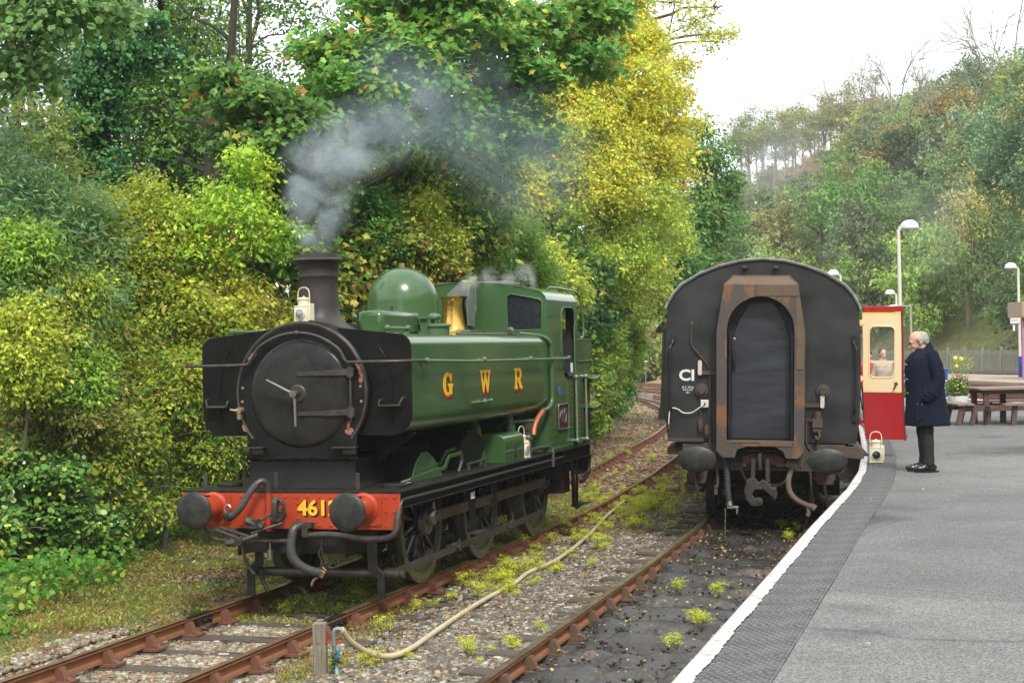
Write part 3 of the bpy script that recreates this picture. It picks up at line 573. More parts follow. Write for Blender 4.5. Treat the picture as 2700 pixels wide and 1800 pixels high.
    g.rivets([(1.232, y, z) for y in (6.52, 6.62) for z in np.arange(1.35, 3.4, .105)] + [(1.232, 7.05 + .0 * i, 2.4 + .1 * i) for i in range(9)] + [(1.232, 8.02, 2.3 + .1 * i) for i in range(10)] + [(1.232, 6.5 + .07 * i, 1.27) for i in range(33)] + [(1.232, y, z) for y in (7.66, 8.02, 8.09) for z in np.arange(1.35, 2.25, .08)] + [(1.232, 6.9 + .1 * i, 2.64) for i in range(3)] + [(1.232, 8.12, z) for z in np.arange(1.4, 2.8, .11)] + [(1.232, 8.55, z) for z in np.arange(1.4, 2.75, .12)] + [(1.232, 8.72, z) for z in np.arange(1.4, 2.75, .09)] + [(1.232, 8.15 + .07 * i, 2.765) for i in range(9)] + [(1.232, 8.42, z) for z in (2.32, 2.46)] + [(1.232, 7.0 + .1 * i, 2.02) for i in range(6)], (1, 0, 0), .011)
    g.build('rivets', green2, LO, kind='stuff')
    # black shield beside the whistle
    g = G(); g.prism([(-.10, 3.0), (.14, 3.0), (.24, 3.25), (.24, 3.62), (.0, 3.64), (-.20, 3.46)], 'y', 6.30, 6.315); g.prism([(6.0, 3.02), (6.3, 3.0), (6.3, 3.64), (6.1, 3.60), (5.98, 3.3)], 'x', .20, .215); g.build('whistle_shield', mat('grey_green_shield', (.12, .14, .12), .45, var=(.2, .22, .2), vscale=5), LO)
    g = G(); g.tube([(-.05, 6.1, 2.95), (-.05, 6.1, 3.32)], .03, 10); g.build('whistle', brass, LO)
    for s in (1, -1):
        out_ = [(6.45, 1.23), (8.78, 1.23), (8.80, 2.3), (8.98, 2.80), (8.12, 2.80), (8.10, 3.36), (6.45, 3.36)]
        hole = [(7.18, 2.62), (7.22, 2.50), (7.32, 2.36), (7.46, 2.30), (7.90, 2.30), (7.90, 2.95), (7.94, 3.05), (7.90, 3.20), (7.80, 3.27), (7.30, 3.27), (7.20, 3.21), (7.16, 3.08)]
        plate('cab_side', out_, [hole], .012, Matrix.Translation((s * 1.222, 0, 0)) @ MR, green, LO, .002)
        g = G(); g.tube([(s * 1.232, a, b) for a, b in hole + hole[:1]], .011, 6); g.build('doorway_beading', green2, LO)
    g = G(); V = [];
    xs = np.linspace(-1.225, 1.225, 33)
    zr = lambda x: roofz(x) if abs(x) < 1.15 else 3.47 - ((abs(x) - 1.15) / .075) ** 1.6 * .12
    g.loft([[(x, y, zr(x) + d) for x in xs] + [(x, y, zr(x) + d - .012) for x in xs[::-1]] for y, d in ((6.44, .006), (8.14, .006))]); g.build('cab_roof', green, LO, smooth=60)
    g = G(); g.bb(-.5, .5, 6.9, 7.6, 3.61, 3.66); g.build('roof_vent', mat('grey_roof_hatch', (.2, .2, .19), .6), LO, bevel=.01)
    # backhead wall, rear sheet with barred windows
    P = [(-1.2, 2.3), (1.2, 2.3), (1.2, 3.36)] + [(x, roofz(x) - .02) for x in np.linspace(1.1, -1.1, 15)] + [(-1.2, 3.36)]
    plate('cab_back', P, [rrect(.15, 1.05, 2.84, 3.36, .08), rrect(-1.05, -.15, 2.84, 3.36, .08)], .012, Matrix.Translation((0, 8.1, 0)) @ MF, interior, LO)
    g = G()
    for s in (1, -1):
        for i in range(6): g.cyl((s * (.24 + .145 * i), 8.09, 2.82), (s * (.24 + .145 * i), 8.09, 3.38), .010, n=6)
    g.build('window_bars', steeld, LO)
    g = G(); g.bb(-1.2, 1.2, 6.6, 6.62, 1.25, 2.9); g.bb(-1.2, 1.2, 6.5, 8.05, 1.9, 1.93); g.bb(-1.2, 1.2, 7.95, 8.05, 1.9, 2.82); g.build('cab_interior', interior, LO)
    g = G(); g.bb(-1.2, 1.2, 8.13, 8.2, 1.25, 2.80); g.prism([(8.70, 1.25), (8.77, 1.25), (8.79, 2.3), (8.96, 2.80), (8.90, 2.80), (8.72, 2.3)], 'x', -1.2, 1.2); g.build('bunker', green, LO)
    g = G(); g.bb(-1.235, 1.235, 8.98, 9.01, 2.785, 2.81); g.bb(1.215, 1.24, 8.12, 9.0, 2.79, 2.812); g.bb(1.22, 1.245, 8.12, 8.98, 2.47, 2.485); g.build('bunker_coping', green2, LO, bevel=.003)
    g = G()
    for i in range(70):
        p = (rnd.uniform(-1.1, 1.1), rnd.uniform(8.25, 8.85), 2.72 + rnd.uniform(0, .18)); r = rnd.uniform(.05, .11)
        g.sph(p, r, 6, 4, (1, rnd.uniform(.6, 1.2), rnd.uniform(.6, 1)))
    g.build('coal', coal, LO, smooth=0, kind='stuff')
    g = G(); g.tube([(.95, 7.4, 3.52), (.98, 7.6, 3.57), (1.0, 8.7, 3.55), (1.02, 8.95, 3.50), (1.05, 9.03, 3.36), (1.08, 9.05, 2.95), (1.08, 8.95, 2.84), (1.08, 8.8, 2.83)], .018, 8, 4); g.build('roof_rail', green, LO)
    g = G()
    for y, z0, z1 in ((7.72, 1.32, 2.25), (8.30, 1.31, 2.25)):
        g.tube([(1.29, y, z0), (1.29, y, z1)], .017, 8)
        for z in (z0, z1): g.sph((1.29, y, z), .036, 10, 8); g.cyl((1.23, y, z), (1.29, y, z), .02, n=8); g.sph((1.26, y + .08, z), .022)
    g.build('handrail', mat('worn_green_rail', (.12, .2, .11), .35, .3, var=(.3, .35, .3), vscale=12), LO)
    g = G(); g.tube([(1.245, 7.30, 2.34), (1.245, 7.42, 2.27), (1.245, 7.9, 2.27)], .018, 6); g.bb(1.228, 1.244, 7.86, 7.97, 1.25, 2.28); g.build('doorway_strip', black, LO)
    g = G(); g.bb(1.236, 1.25, 7.63, 7.72, 2.32, 2.46); g.build('notice_plate', whitep, LO)
    for z in (2.22, 1.78): g = G(); g.prism([(8.38, z), (8.72, z), (8.95, z + .04), (9.0, z - .05), (8.45, z - .07)], 'x', 1.228, 1.36); g.build('footstep', green, LO, bevel=.01)
    g = G()
    for q in (0, .06): g.lathe([(.085, 0), (.095, .01), (.105, 0), (.095, -.01), (.085, 0)], (1.15, 8.95 + q, 2.02 - q), 'y', 18)
    g.build('lamp_ring', whitep, LO)
    np_ = G(); np_.bb(1.229, 1.243, 6.87, 7.42, 1.52, 1.87); pl = np_.build('number_plate', mat('number_plate_black', (.05, .02, .015), .5), LO, bevel=.004)
    text('raised_digits', '4612', .30, (1.246, 7.145, 1.695), MR, steel, pl, .004, .004, .68)
    g = G(); P = rrect(6.87, 7.42, 1.52, 1.87, .02); g.tube([(1.246, a, b) for a, b in P + P[:1]], .011, 6); g.build('plate_rim', steel, pl)
    g = G(); g.lathe([(0, 1.2325), (.062, 1.2325), (.062, 1.229)], (0, 7.03, 2.07), 'x', 24); bd = g.build('blue_disc', mat('route_disc_blue', (.01, .17, .62), .5), LO)
    text('disc_letter', 'C', .085, (1.2337, 7.03, 2.07), MR, blksh, bd, .0005, .002)
    # primer patches that show where paint has come off
    def patch(cx, cz, w_, h_, y, seed, a=0):
        r = random.Random(seed); P = []
        for i in range(18):
            t = 2 * PI * i / 18; q = r.uniform(.6, 1.05); u, v = w_ * q * math.cos(t), h_ * q * math.sin(t); P.append((cx + u * math.cos(a) - v * math.sin(a), cz + u * math.sin(a) + v * math.cos(a)))
        plate('primer_patch', P, [], .0012, Matrix.Translation((0, y, 0)) @ MF, primer, LO, smooth=0)
    patch(-.565, 2.66, .10, .033, .8626, 1, .85); patch(.70, 2.49, .035, .10, .8626, 3, .35); patch(.665, 2.56, .05, .03, .8626, 7); patch(-.675, 1.87, .035, .055, .8626, 4, .3); patch(.56, 1.83, .055, .045, .8626, 5); patch(.55, 1.89, .02, .06, .8626, 6, -.2); patch(.705, 2.38, .03, .04, .8626, 8)
build_loco()

# ------------------------------------------------------------------ hand lamps
def hand_lamp(label, M4, lensmat, s=1):
    r = empty('hand_lamp', (0, 0, 0), label, 'lamp'); r.matrix_world = M4 @ Matrix.Diagonal((s, s, s, 1)); r['group'] = 'cream oil hand lamps'
    g = G(); g.bb(-.085, .085, -.075, .075, .012, .19); g.bb(-.092, .092, -.082, .082, 0, .014); g.bb(-.09, .09, -.08, .08, .188, .198); g.bb(.06, .105, -.05, .05, .03, .22); g.build('lamp_body', creamp, r, bevel=.004)
    g = G(); g.lathe([(.058, .198), (.058, .265), (.064, .268), (.064, .278), (.05, .288), (.012, .292), (.01, .305), (0, .305)], (0, 0, 0), 'z', 20); g.lathe([(.066, .262), (.068, .27), (.066, .277)], (0, 0, 0), 'z', 20); g.build('lamp_top', creamp, r)
    g = G(); g.tube([(-.072, 0, .19), (-.074, 0, .33), (-.05, 0, .385), (0, 0, .40), (.05, 0, .385), (.074, 0, .33), (.072, 0, .19)], .006, 6, 3); g.build('lamp_handle', creamp, r)
    g = G(); g.lathe([(.052, -.095), (.060, -.092), (.062, -.075)], (0, 0, .105), 'y', 24); g.build('lens_rim', creamp, r)
    g = G(); g.lathe([(0, -.105), (.03, -.101), (.053, -.088)], (0, 0, .105), 'y', 20); g.build('lens', lensmat, r, smooth=180)
    return r
hand_lamp('cream oil lamp standing on the black smokebox in front of the chimney', Matrix.Translation((0, .99, 3.005)) @ Matrix.Rotation(-.12, 4, 'Z'), lensc, .98)
hand_lamp('cream oil lamp standing on the running plate behind the green toolbox', Matrix.Translation((1.11, 5.46, 1.224)) @ Matrix.Rotation(1.35, 4, 'Z'), lensc, 1.05)
hand_lamp('cream oil lamp with black lens standing on the platform below the open carriage door', Matrix.Translation((5.65, 6.83, 1.06)) @ Matrix.Rotation(.1, 4, 'Z'), lens, 1.03)
# ------------------------------------------------------------------ lines of the place
def interp(pts):
    a = np.array(pts, float); return lambda t: np.interp(t, a[:, 0], a[:, 1])
XA = interp([(-30, 0), (9, 0), (12, -.10), (17.5, -.5), (22.7, -1.02), (27, -1.5), (33, -2.13), (38.5, -2.9), (46, -4.3), (55, -6.5), (63, -8.9), (72, -11.8), (82, -15.5), (93, -20), (120, -33)])
XB = interp([(-30, 4.22), (-8, 4.20), (-3.4, 4.14), (0, 4.08), (3, 4.02), (5, 3.96), (8, 3.86), (10.3, 3.64), (13, 3.34), (16, 2.98), (20, 2.42), (24.3, 1.75), (30, .7), (40, -1.5), (55, -6), (70, -11.6), (85, -18.2)])
XE = interp([(-30, 5.75), (-7.4, 5.72), (-4, 5.68), (-.6, 5.63), (3, 5.61), (5.5, 5.53), (8.9, 5.3), (12.3, 5.0), (15.8, 4.68), (20, 4.12), (24, 3.5), (30, 2.45), (40, .2), (50, -2.6), (56, -4.6)])
ZB = .10; CANT = .0287; PZ = 1.045
BANK = interp([(-40, -4.6), (10, -4.9), (20, -5.6), (40, -7.2), (60, -10.6), (75, -14.5), (84, -17.5), (100, -23), (125, -32), (200, -70)])
TOE0 = np.array([9.5, 58.5]); TOEN = np.array([.89, .46])
def smooth(a, b, x):
    t = np.clip((x - a) / (b - a), 0, 1); return t * t * (3 - 2 * t)
def gh(x, y):
    x = np.asarray(x, float); y = np.asarray(y, float)
    z = np.full(np.broadcast(x, y).shape, -.19)
    z = z + smooth(-4, 30, y) * smooth(.9, 3.2, x) * 0 + .09 * smooth(1.2, 2.6, x - XA(y)) * (y < 60)
    z = z - .035 * (np.abs(x - XA(y)) < 1.45) * (1 - smooth(2, 4, y))
    u = BANK(y) - x
    z = z + .25 * smooth(-2.2, 0, u) + 3.2 * smooth(0, 12, u) + 6 * smooth(12, 60, u)
    z = z + 13 * smooth(-38, -75, y) + 11 * smooth(24, 50, x) * (1 - smooth(30, 60, y))      # unseen slopes added behind and beside the viewer to block low sky
    s = (x - TOE0[0]) * TOEN[0] + (y - TOE0[1]) * TOEN[1]
    sp = np.maximum(s, 0)
    z = z + 28 * (1 - np.exp(-sp / 23)) + .8 * np.sin(x * .13 + y * .07) * smooth(3, 30, s)
    return z
def sdist(x, y): return (x - TOE0[0]) * TOEN[0] + (y - TOE0[1]) * TOEN[1]

def attrmat(name, rough=.8, fine=60, amt=.35, bump=.4, bsc=60, spec=.3, coarse=3):
    m = bpy.data.materials.new(name); m.use_nodes = True; t = m.node_tree; b = t.nodes['Principled BSDF']; b.inputs['Roughness'].default_value = rough
    b.inputs['Specular IOR Level'].default_value = spec
    a = N(t, 'ShaderNodeAttribute'); a.attribute_name = 'Col'; co = N(t, 'ShaderNodeTexCoord')
    n = N(t, 'ShaderNodeTexNoise'); n.inputs['Scale'].default_value = fine; n.inputs['Detail'].default_value = 6; n.inputs['Roughness'].default_value = .7
    n2 = N(t, 'ShaderNodeTexNoise'); n2.inputs['Scale'].default_value = coarse; n2.inputs['Detail'].default_value = 6
    t.links.new(co.outputs['Object'], n.inputs['Vector']); t.links.new(co.outputs['Object'], n2.inputs['Vector'])
    ad = N(t, 'ShaderNodeMath', operation='ADD'); t.links.new(n.outputs['Fac'], ad.inputs[0]); t.links.new(n2.outputs['Fac'], ad.inputs[1])
    mr = N(t, 'ShaderNodeMapRange'); mr.inputs[1].default_value = .7; mr.inputs[2].default_value = 1.3; mr.inputs[3].default_value = 1 - amt; mr.inputs[4].default_value = 1 + amt
    t.links.new(ad.outputs[0], mr.inputs[0])
    mu = N(t, 'ShaderNodeVectorMath', operation='SCALE'); t.links.new(a.outputs['Color'], mu.inputs[0]); t.links.new(mr.outputs[0], mu.inputs['Scale']); t.links.new(mu.outputs[0], b.inputs['Base Color'])
    if bump:
        bp = N(t, 'ShaderNodeBump'); bp.inputs['Strength'].default_value = bump; bp.inputs['Distance'].default_value = .02; t.links.new(n.outputs['Fac'], bp.inputs['Height']); t.links.new(bp.outputs[0], b.inputs['Normal'])
    MATS[name] = m; return m
groundmat = attrmat('ground_soil_and_litter', .9, 28, .45, .6)
stonemat = attrmat('ballast_stone', .75, 30, .25, .2)
rs0 = np.random.default_rng(11)
def ncell(x, y, sc, seed=0):
    """cheap smooth value noise"""
    r = np.random.default_rng(seed).random((64, 64)); u = x * sc; v = y * sc; i = np.floor(u).astype(int); j = np.floor(v).astype(int); fu = u - i; fv = v - j
    fu = fu * fu * (3 - 2 * fu); fv = fv * fv * (3 - 2 * fv); a = lambda p, q: r[p % 64, q % 64]
    return (a(i, j) * (1 - fu) + a(i + 1, j) * fu) * (1 - fv) + (a(i, j + 1) * (1 - fu) + a(i + 1, j + 1) * fu) * fv
def mixc(a, b, t): return a + (np.asarray(b) - a) * t[..., None]
def gcol(x, y):
    n1 = ncell(x, y, 1.3, 1); n2 = ncell(x, y, .45, 2); n3 = ncell(x, y, 4, 3)
    c = np.zeros(x.shape + (3,)); c[...] = (.30, .19, .105)
    da = x - XA(y); db = x - XB(y)
    c = mixc(c, (.30, .27, .22), smooth(.35, .65, n3) * .5)
    near = 1 - smooth(6, 14, y)
    c = mixc(c, (.24, .225, .20), near * smooth(1.5, 2.1, da) * (1 - .5 * (n1 > .75)))
    c = mixc(c, (.20, .145, .07), near * (smooth(.8, 1.0, da) - smooth(1.5, 2.2, da)))
    c = mixc(c, (.13, .13, .04), near * smooth(-.9, -.6, da) * (1 - smooth(.6, .9, da)) * smooth(.0, 1.2, y + n1))
    c = mixc(c, (.33, .29, .23), near * (np.abs(da) < .72) * (1 - smooth(-.3, .9, y)))
    c = mixc(c, (.19, .12, .055), near * (da < -.85) * smooth(.2, .6, n2 + .2))
    c = mixc(c, (.10, .14, .03), (da < -.85) * smooth(.35, .7, n1) * .8)
    c = mixc(c, (.10, .16, .03), (y > 9) * (np.abs(da) > .85) * (da < 3) * smooth(.72, .9, n1) * .5)
    c = mixc(c, (.09, .13, .03), smooth(-2.2, -.4, BANK(y) - x) * .85)
    c = mixc(c, (.045, .04, .03), smooth(-.2, 1.2, BANK(y) - x) * .8)
    dk = (np.abs(db) < .85) | ((db > 0) & (x < XE(y) + .5))
    c = mixc(c, (.05, .045, .04), dk * (1 - smooth(9, 30, y)) * .9)
    c = mixc(c, (.05, .075, .02), np.maximum(smooth(-30, -50, y), smooth(18, 28, x) * (1 - smooth(30, 60, y))))  # dark green for the unseen slopes added against the low sky
    s = sdist(x, y)
    c = mixc(c, (.10, .13, .035), smooth(-2, 4, s)); c = mixc(c, (.20, .15, .06), smooth(15, 22, s) * smooth(.4, .7, n2) * .7)
    c = mixc(c, (.26, .46, .05), smooth(2, 5, s) * (1 - smooth(14, 20, s)) * smooth(130, 150, y) * (x < -10))
    return c
def lines(a, b, step, far, grow=1.18):
    mid = list(np.arange(a, b, step)); hi = [b]; st = step
    while hi[-1] < far[1]: st *= grow; hi.append(hi[-1] + st)
    lo = [a]; st = step
    while lo[-1] > far[0]: st *= grow; lo.append(lo[-1] - st)
    return np.array(lo[:0:-1] + mid + hi)
gx = lines(-7, 6, .2, (-700, 700)); gy = lines(-7, 20, .25, (-120, 900), 1.1)
X, Y = np.meshgrid(gx, gy); Zg = gh(X, Y) + (ncell(X, Y, 3.1, 5) - .5) * .05
V = np.stack([X, Y, Zg], -1).reshape(-1, 3); nx, ny = len(gx), len(gy)
i = np.arange(ny - 1)[:, None] * nx + np.arange(nx - 1)[None]; F = np.stack([i, i + 1, i + 1 + nx, i + nx], -1).reshape(-1, 4)
npmesh('ground', V, F, groundmat, col=gcol(X, Y).reshape(-1, 3), kind='structure', smooth=180)

# ------------------------------------------------------------------ railway tracks
railtop = mat('rail_rust_brown', (.22, .085, .035), .6, .2, var=(.30, .13, .06), vscale=8, bump=.2)
railhead = mat('rail_head_dull_brown', (.22, .12, .06), .38, .6, var=(.32, .2, .11), vscale=5)
railhead2 = mat('rail_head_polished', (.30, .22, .14), .26, .85, var=(.45, .36, .26), vscale=3)
chairm = mat('rusty_chair', (.15, .062, .038), .7, .1, var=(.20, .09, .05), vscale=9, bump=.4)
chairdk = mat('dark_oily_chair', (.10, .065, .045), .55, .1, var=(.16, .10, .06), vscale=9, bump=.4)
timber = mat('weathered_sleeper', (.05, .038, .028), .85, var=(.13, .105, .08), vscale=6, bump=1, bscale=25, stretch=(.6, 8, 8), rust=(.03, .022, .016), rlo=.56, rscale=5)
def railsec(h=.145): return [(-.035, 0), (.035, 0), (.035, -.03), (.012, -.045), (.010, -.10), (.030, -.115), (.034, -h), (-.034, -h), (-.030, -.115), (-.010, -.10), (-.012, -.045), (-.035, -.03)]
def rail_path(fx, off, y0, y1, z, slope=0, st=.6):
    secs = []; ys = np.arange(y0, y1 + 1e-6, st)
    for y in ys:
        d = (fx(y + .2) - fx(y - .2)) / .4; a = math.atan(-d)
        t = Vector((-math.sin(a), math.cos(a), 0)); r = Vector((math.cos(a), math.sin(a), 0))
        c = Vector((fx(y), y, z)) + r * off + Vector((0, 0, -off * slope))
        secs.append([c + r * p + Vector((0, 0, q)) for p, q in railsec()])
    return secs
def chair_mesh(m):
    g = G(); g.bb(-.19, .19, -.095, .095, -.172, -.148)
    for s in (-1, 1): g.prism([(s * .035, -.15), (s * .19, -.15), (s * .12, -.12), (s * .075, -.03), (s * .045, -.035), (s * .016, -.05), (s * .016, -.11), (s * .036, -.12)], 'y', -.04, .04); g.cyl((s * .14, .06, -.15), (s * .14, .06, -.115), .016, n=6); g.cyl((s * .14, -.06, -.15), (s * .14, -.06, -.115), .016, n=6)
    g.bb(-.07, -.012, -.035, .035, -.10, -.03)
    return g
def track(name, fx, z, y0, y1, m_side, m_chair, head, slope=0, sleep=True, spacing=.78, indiv=32, phase=0):
    T = empty(name, kind='structure')
    for off in (-.7525, .7525):
        g = G(); g.loft(rail_path(fx, off, y0, y1, z, slope)); r = g.build('rail', m_side, T, smooth=50)
        g = G(); 
        g.loft([[q + Vector((0, 0, .001)) for q in s[:2]] + [s[1] + Vector((0, 0, -.012)), s[0] + Vector((0, 0, -.012))] for s in [[p * 1.0 for p in ss] for ss in rail_path(lambda y: fx(y), off, y0, y1, z + .001, slope)]]); g.build('rail_head', head, r)
    rng = random.Random(3)
    ss = sc = None; y = y0 + phase; stuff = G(); bits = G()
    while y < y1:
        a = math.atan(-(fx(y + .2) - fx(y - .2)) / .4); R = Matrix.Rotation(a, 4, 'Z') @ Matrix.Rotation(slope, 4, 'Y')
        if y < indiv:
            if sleep:
                if ss is None: g = G(); g.bb(-1.3, 1.3, -.125, .125, -.30, -.172); ss = g.build('sleeper', timber, T, bevel=.008); o = ss
                else: o = inst(ss, T)
                o.matrix_local = Matrix.Translation((fx(y) + rng.uniform(-.03, .03), y, z + rng.uniform(-.012, .0))) @ R
            for off in (-.7525, .7525):
                if sc is None: sc = chair_mesh(m_chair).build('rail_chair', m_chair, T, bevel=0); o = sc
                else: o = inst(sc, T)
                o.matrix_local = Matrix.Translation((fx(y), y, z)) @ R @ Matrix.Translation((off, 0, .002))
        elif sleep:
            c = Vector((fx(y), y, z - .24)); stuff.box(c, (2.6, .25, .13), Matrix.Rotation(a, 3, 'Z'))
        y += spacing
    if stuff.v: stuff.build('sleepers', timber, T, kind='stuff')
    return T
TA = track('railway_track', XA, 0.0, -7.3, 118, railtop, chairm, railhead, phase=.62, indiv=40)
TB = track('railway_track', XB, ZB, -8, 84, railtop, chairdk, railhead2, slope=CANT, phase=.42, indiv=30)
# fishplated joints
fish = mat('black_greased_fishplate', (.012, .012, .012), .3, .3, bump=.5, bscale=40)
for off, y in ((-.7525, -.16), (.7525, -.10)):
    g = G(); g.prism([(y - .26, -.115), (y + .26, -.115), (y + .26, -.035), (y - .26, -.035)], 'x', off + .012, off + .036); g.prism([(y - .26, -.115), (y + .26, -.115), (y + .26, -.035), (y - .26, -.035)], 'x', off - .036, off - .012); g.bb(off - .037, off + .037, y - .27, y + .25, -.004, .003)
    for k in (-.19, -.07, .07, .19): g.cyl((off + .036, y + k, -.075), (off + .07, y + k, -.075), .02, n=6)
    g.build('fishplate', fish, TA, bevel=.004)
# the other running lines beyond
xm1 = interp([(28, 11.5), (37, 7.6), (50, 1.6), (66, -5.2), (80, -12.2), (96, -20.2), (125, -36)])
xm2 = lambda y: xm1(y - 1.6) + 3.3
for f in (xm1, xm2): track('railway_track', f, .0, 34, 124, railtop, chairm, railhead, sleep=True, indiv=0, phase=.3)

# dark clay and ash between the platform rails, humped over the buried sleepers
clay = mat('oily_black_clay', (.017, .016, .016), .34, var=(.052, .045, .040), vscale=2.2, bump=1.2, bscale=18, rust=(.10, .075, .05), rlo=.58, rscale=2.6)
ys = np.arange(-7.8, 18, .07); us = np.arange(-.70, 1.62, .07)
U, Y2 = np.meshgrid(us, ys); X2 = XB(Y2) + U
X2 = np.minimum(X2, XE(Y2) + .05)
Z2 = ZB - .155 - U * CANT + .045 * np.cos((Y2 - (-8 + .42)) / .78 * 2 * PI) * (np.abs(U) < .72) + (ncell(X2, Y2, 3.2, 21) - .5) * .10 + (ncell(X2, Y2, 9, 22) - .5) * .05 + (ncell(X2, Y2, 22, 23) - .5) * .02 - .03 * (np.abs(U) > .62) * (U < .8)
k = len(us); i = np.arange(len(ys) - 1)[:, None] * k + np.arange(k - 1)[None]
npmesh('trackbed_clay', np.stack([X2, Y2, Z2], -1).reshape(-1, 3), np.stack([i, i + 1, i + 1 + k, i + k], -1).reshape(-1, 4), clay, kind='structure', smooth=180)

# ------------------------------------------------------------------ ballast stones
def scatter(name, P, size, cols, m, seed, kind='stuff', flat=.65, sink=.3):
    rs = np.random.default_rng(seed); n = len(P)
    T = np.array([[-1, -1, -1], [1, -1, -1], [1, 1, -1], [-1, 1, -1], [-1, -1, 1], [1, -1, 1], [1, 1, 1], [-1, 1, 1]], float)
    Fq = np.array([[0, 3, 2, 1], [4, 5, 6, 7], [0, 1, 5, 4], [1, 2, 6, 5], [2, 3, 7, 6], [3, 0, 4, 7]])
    sh = T[None] * rs.uniform(.35, 1, (n, 8, 3)); sh *= (size * rs.uniform(.5, 1.25, n) / 1.5)[:, None, None] * np.array([1, rs.uniform(.7, 1), flat])
    a = rs.uniform(0, 2 * PI, n); b = rs.uniform(-.6, .6, n); ca, sa, cb, sb = np.cos(a), np.sin(a), np.cos(b), np.sin(b)
    x, y, z = sh[..., 0], sh[..., 1], sh[..., 2]
    y, z = y * cb[:, None] - z * sb[:, None], y * sb[:, None] + z * cb[:, None]
    x, y = x * ca[:, None] - y * sa[:, None], x * sa[:, None] + y * ca[:, None]
    Vv = np.stack([x, y, z], -1) + P[:, None]; Vv[..., 2] += (size * .5 * (1 - sink))
    Ff = (Fq[None] + (np.arange(n) * 8)[:, None, None]).reshape(-1, 4)
    c = np.asarray(cols)[rs.integers(0, len(cols), n)] * rs.uniform(.55, 1.0, n)[:, None] * [.97, .98, .90]
    return npmesh(name, Vv.reshape(-1, 3), Ff, m, col=np.repeat(c, 8, 0), kind=kind)
def region(n, x0, x1, y0, y1, f, rs):
    x = rs.uniform(x0, x1, n); y = y0 + (y1 - y0) * rs.random(n) ** 1.25; k = rs.random(n) < f(x, y); x, y = x[k], y[k]
    return np.stack([x, y, gh(x, y) + (ncell(x, y, 3.1, 5) - .5) * .05], -1)
stonecols = [(.23, .215, .195), (.31, .285, .25), (.40, .365, .31), (.17, .15, .135), (.13, .125, .125), (.30, .21, .14), (.22, .17, .13), (.52, .48, .42), (.11, .10, .10), (.26, .17, .10)]
palecols = [(.38, .34, .27), (.46, .41, .34), (.31, .25, .19), (.56, .51, .44), (.28, .20, .14), (.22, .19, .16), (.34, .22, .13)]
P = region(52000, .9, 3.45, -4.2, 16, lambda x, y: (x < XB(y) - .80) * (.25 + .75 * smooth(1.3, 1.9, x + .35 * (ncell(x, y, 1.2, 9) - .5))) * (1 - .55 * smooth(5, 16, y)), rs0)
scatter('ballast', P, .056, stonecols, stonemat, 1)
P = region(21000, -2.0, 1.1, -4.2, 2.2, lambda x, y: (np.abs(x) > -.1) * (1 - smooth(-.3, 1.8, y + 1.2 * (ncell(x, y, 1.5, 8) - .5))) * np.where(x < -.85, .55 * (1 - smooth(-1.9, -1.0, -x * -1) * 0) * (x > -1.9), 1) * np.where((np.abs(x) < 1.28) & (np.abs((y + 6.68 + .39) % .78 - .39) < .115), .10, 1), rs0)
scatter('ballast', P, .055, palecols, stonemat, 2)
P = region(9000, -3.5, 3, 2, 22, lambda x, y: .35 + .0 * x, rs0); scatter('ballast', P, .06, stonecols[:7], stonemat, 3)
# black clinker and lumps among the clay
n = 2600; y = rs0.uniform(-5, 13, n); u = rs0.uniform(-.65, 1.5, n); x = XB(y) + u; k = x < XE(y) - .02; x, y, u = x[k], y[k], u[k]
scatter('clinker', np.stack([x, y, ZB - .15 - u * CANT + 0 * x], -1), .03, [(.018, .018, .02), (.035, .032, .032), (.06, .052, .048), (.09, .06, .045)], mat_cl := attrmat('clinker_stone', .5, 30, .3, .2), 4, sink=.5)

# ------------------------------------------------------------------ platform
asph = bpy.data.materials.new('worn_grey_asphalt'); asph.use_nodes = True; t = asph.node_tree; b = t.nodes['Principled BSDF']; b.inputs['Roughness'].default_value = .8; b.inputs['Specular IOR Level'].default_value = .4
co = N(t, 'ShaderNodeTexCoord')
nf = N(t, 'ShaderNodeTexNoise'); nf.inputs['Scale'].default_value = 75; nf.inputs['Detail'].default_value = 4; nf.inputs['Roughness'].default_value = .75
nm = N(t, 'ShaderNodeTexNoise'); nm.inputs['Scale'].default_value = 1.1; nm.inputs['Detail'].default_value = 8; nm.inputs['Roughness'].default_value = .6
nw = N(t, 'ShaderNodeTexNoise'); nw.inputs['Scale'].default_value = .55; nw.inputs['Detail'].default_value = 6
for n_ in (nf, nm, nw): t.links.new(co.outputs['Object'], n_.inputs['Vector'])
r1 = N(t, 'ShaderNodeValToRGB'); r1.color_ramp.elements[0].position = .34; r1.color_ramp.elements[0].color = (.03, .031, .03, 1); r1.color_ramp.elements[1].position = .68; r1.color_ramp.elements[1].color = (.33, .33, .31, 1); e = r1.color_ramp.elements.new(.50); e.color = (.15, .152, .142, 1)
t.links.new(nf.outputs['Fac'], r1.inputs[0])
r2 = N(t, 'ShaderNodeMapRange'); r2.inputs[1].default_value = .3; r2.inputs[2].default_value = .7; r2.inputs[3].default_value = .8; r2.inputs[4].default_value = 1.15; t.links.new(nm.outputs['Fac'], r2.inputs[0])
mu = N(t, 'ShaderNodeVectorMath', operation='SCALE'); t.links.new(r1.outputs[0], mu.inputs[0]); t.links.new(r2.outputs[0], mu.inputs['Scale'])
r3 = N(t, 'ShaderNodeValToRGB'); r3.color_ramp.elements[0].position = .56; r3.color_ramp.elements[0].color = (1, 1, 1, 1); r3.color_ramp.elements[1].position = .68; r3.color_ramp.elements[1].color = (.34, .35, .36, 1); t.links.new(nw.outputs['Fac'], r3.inputs[0])
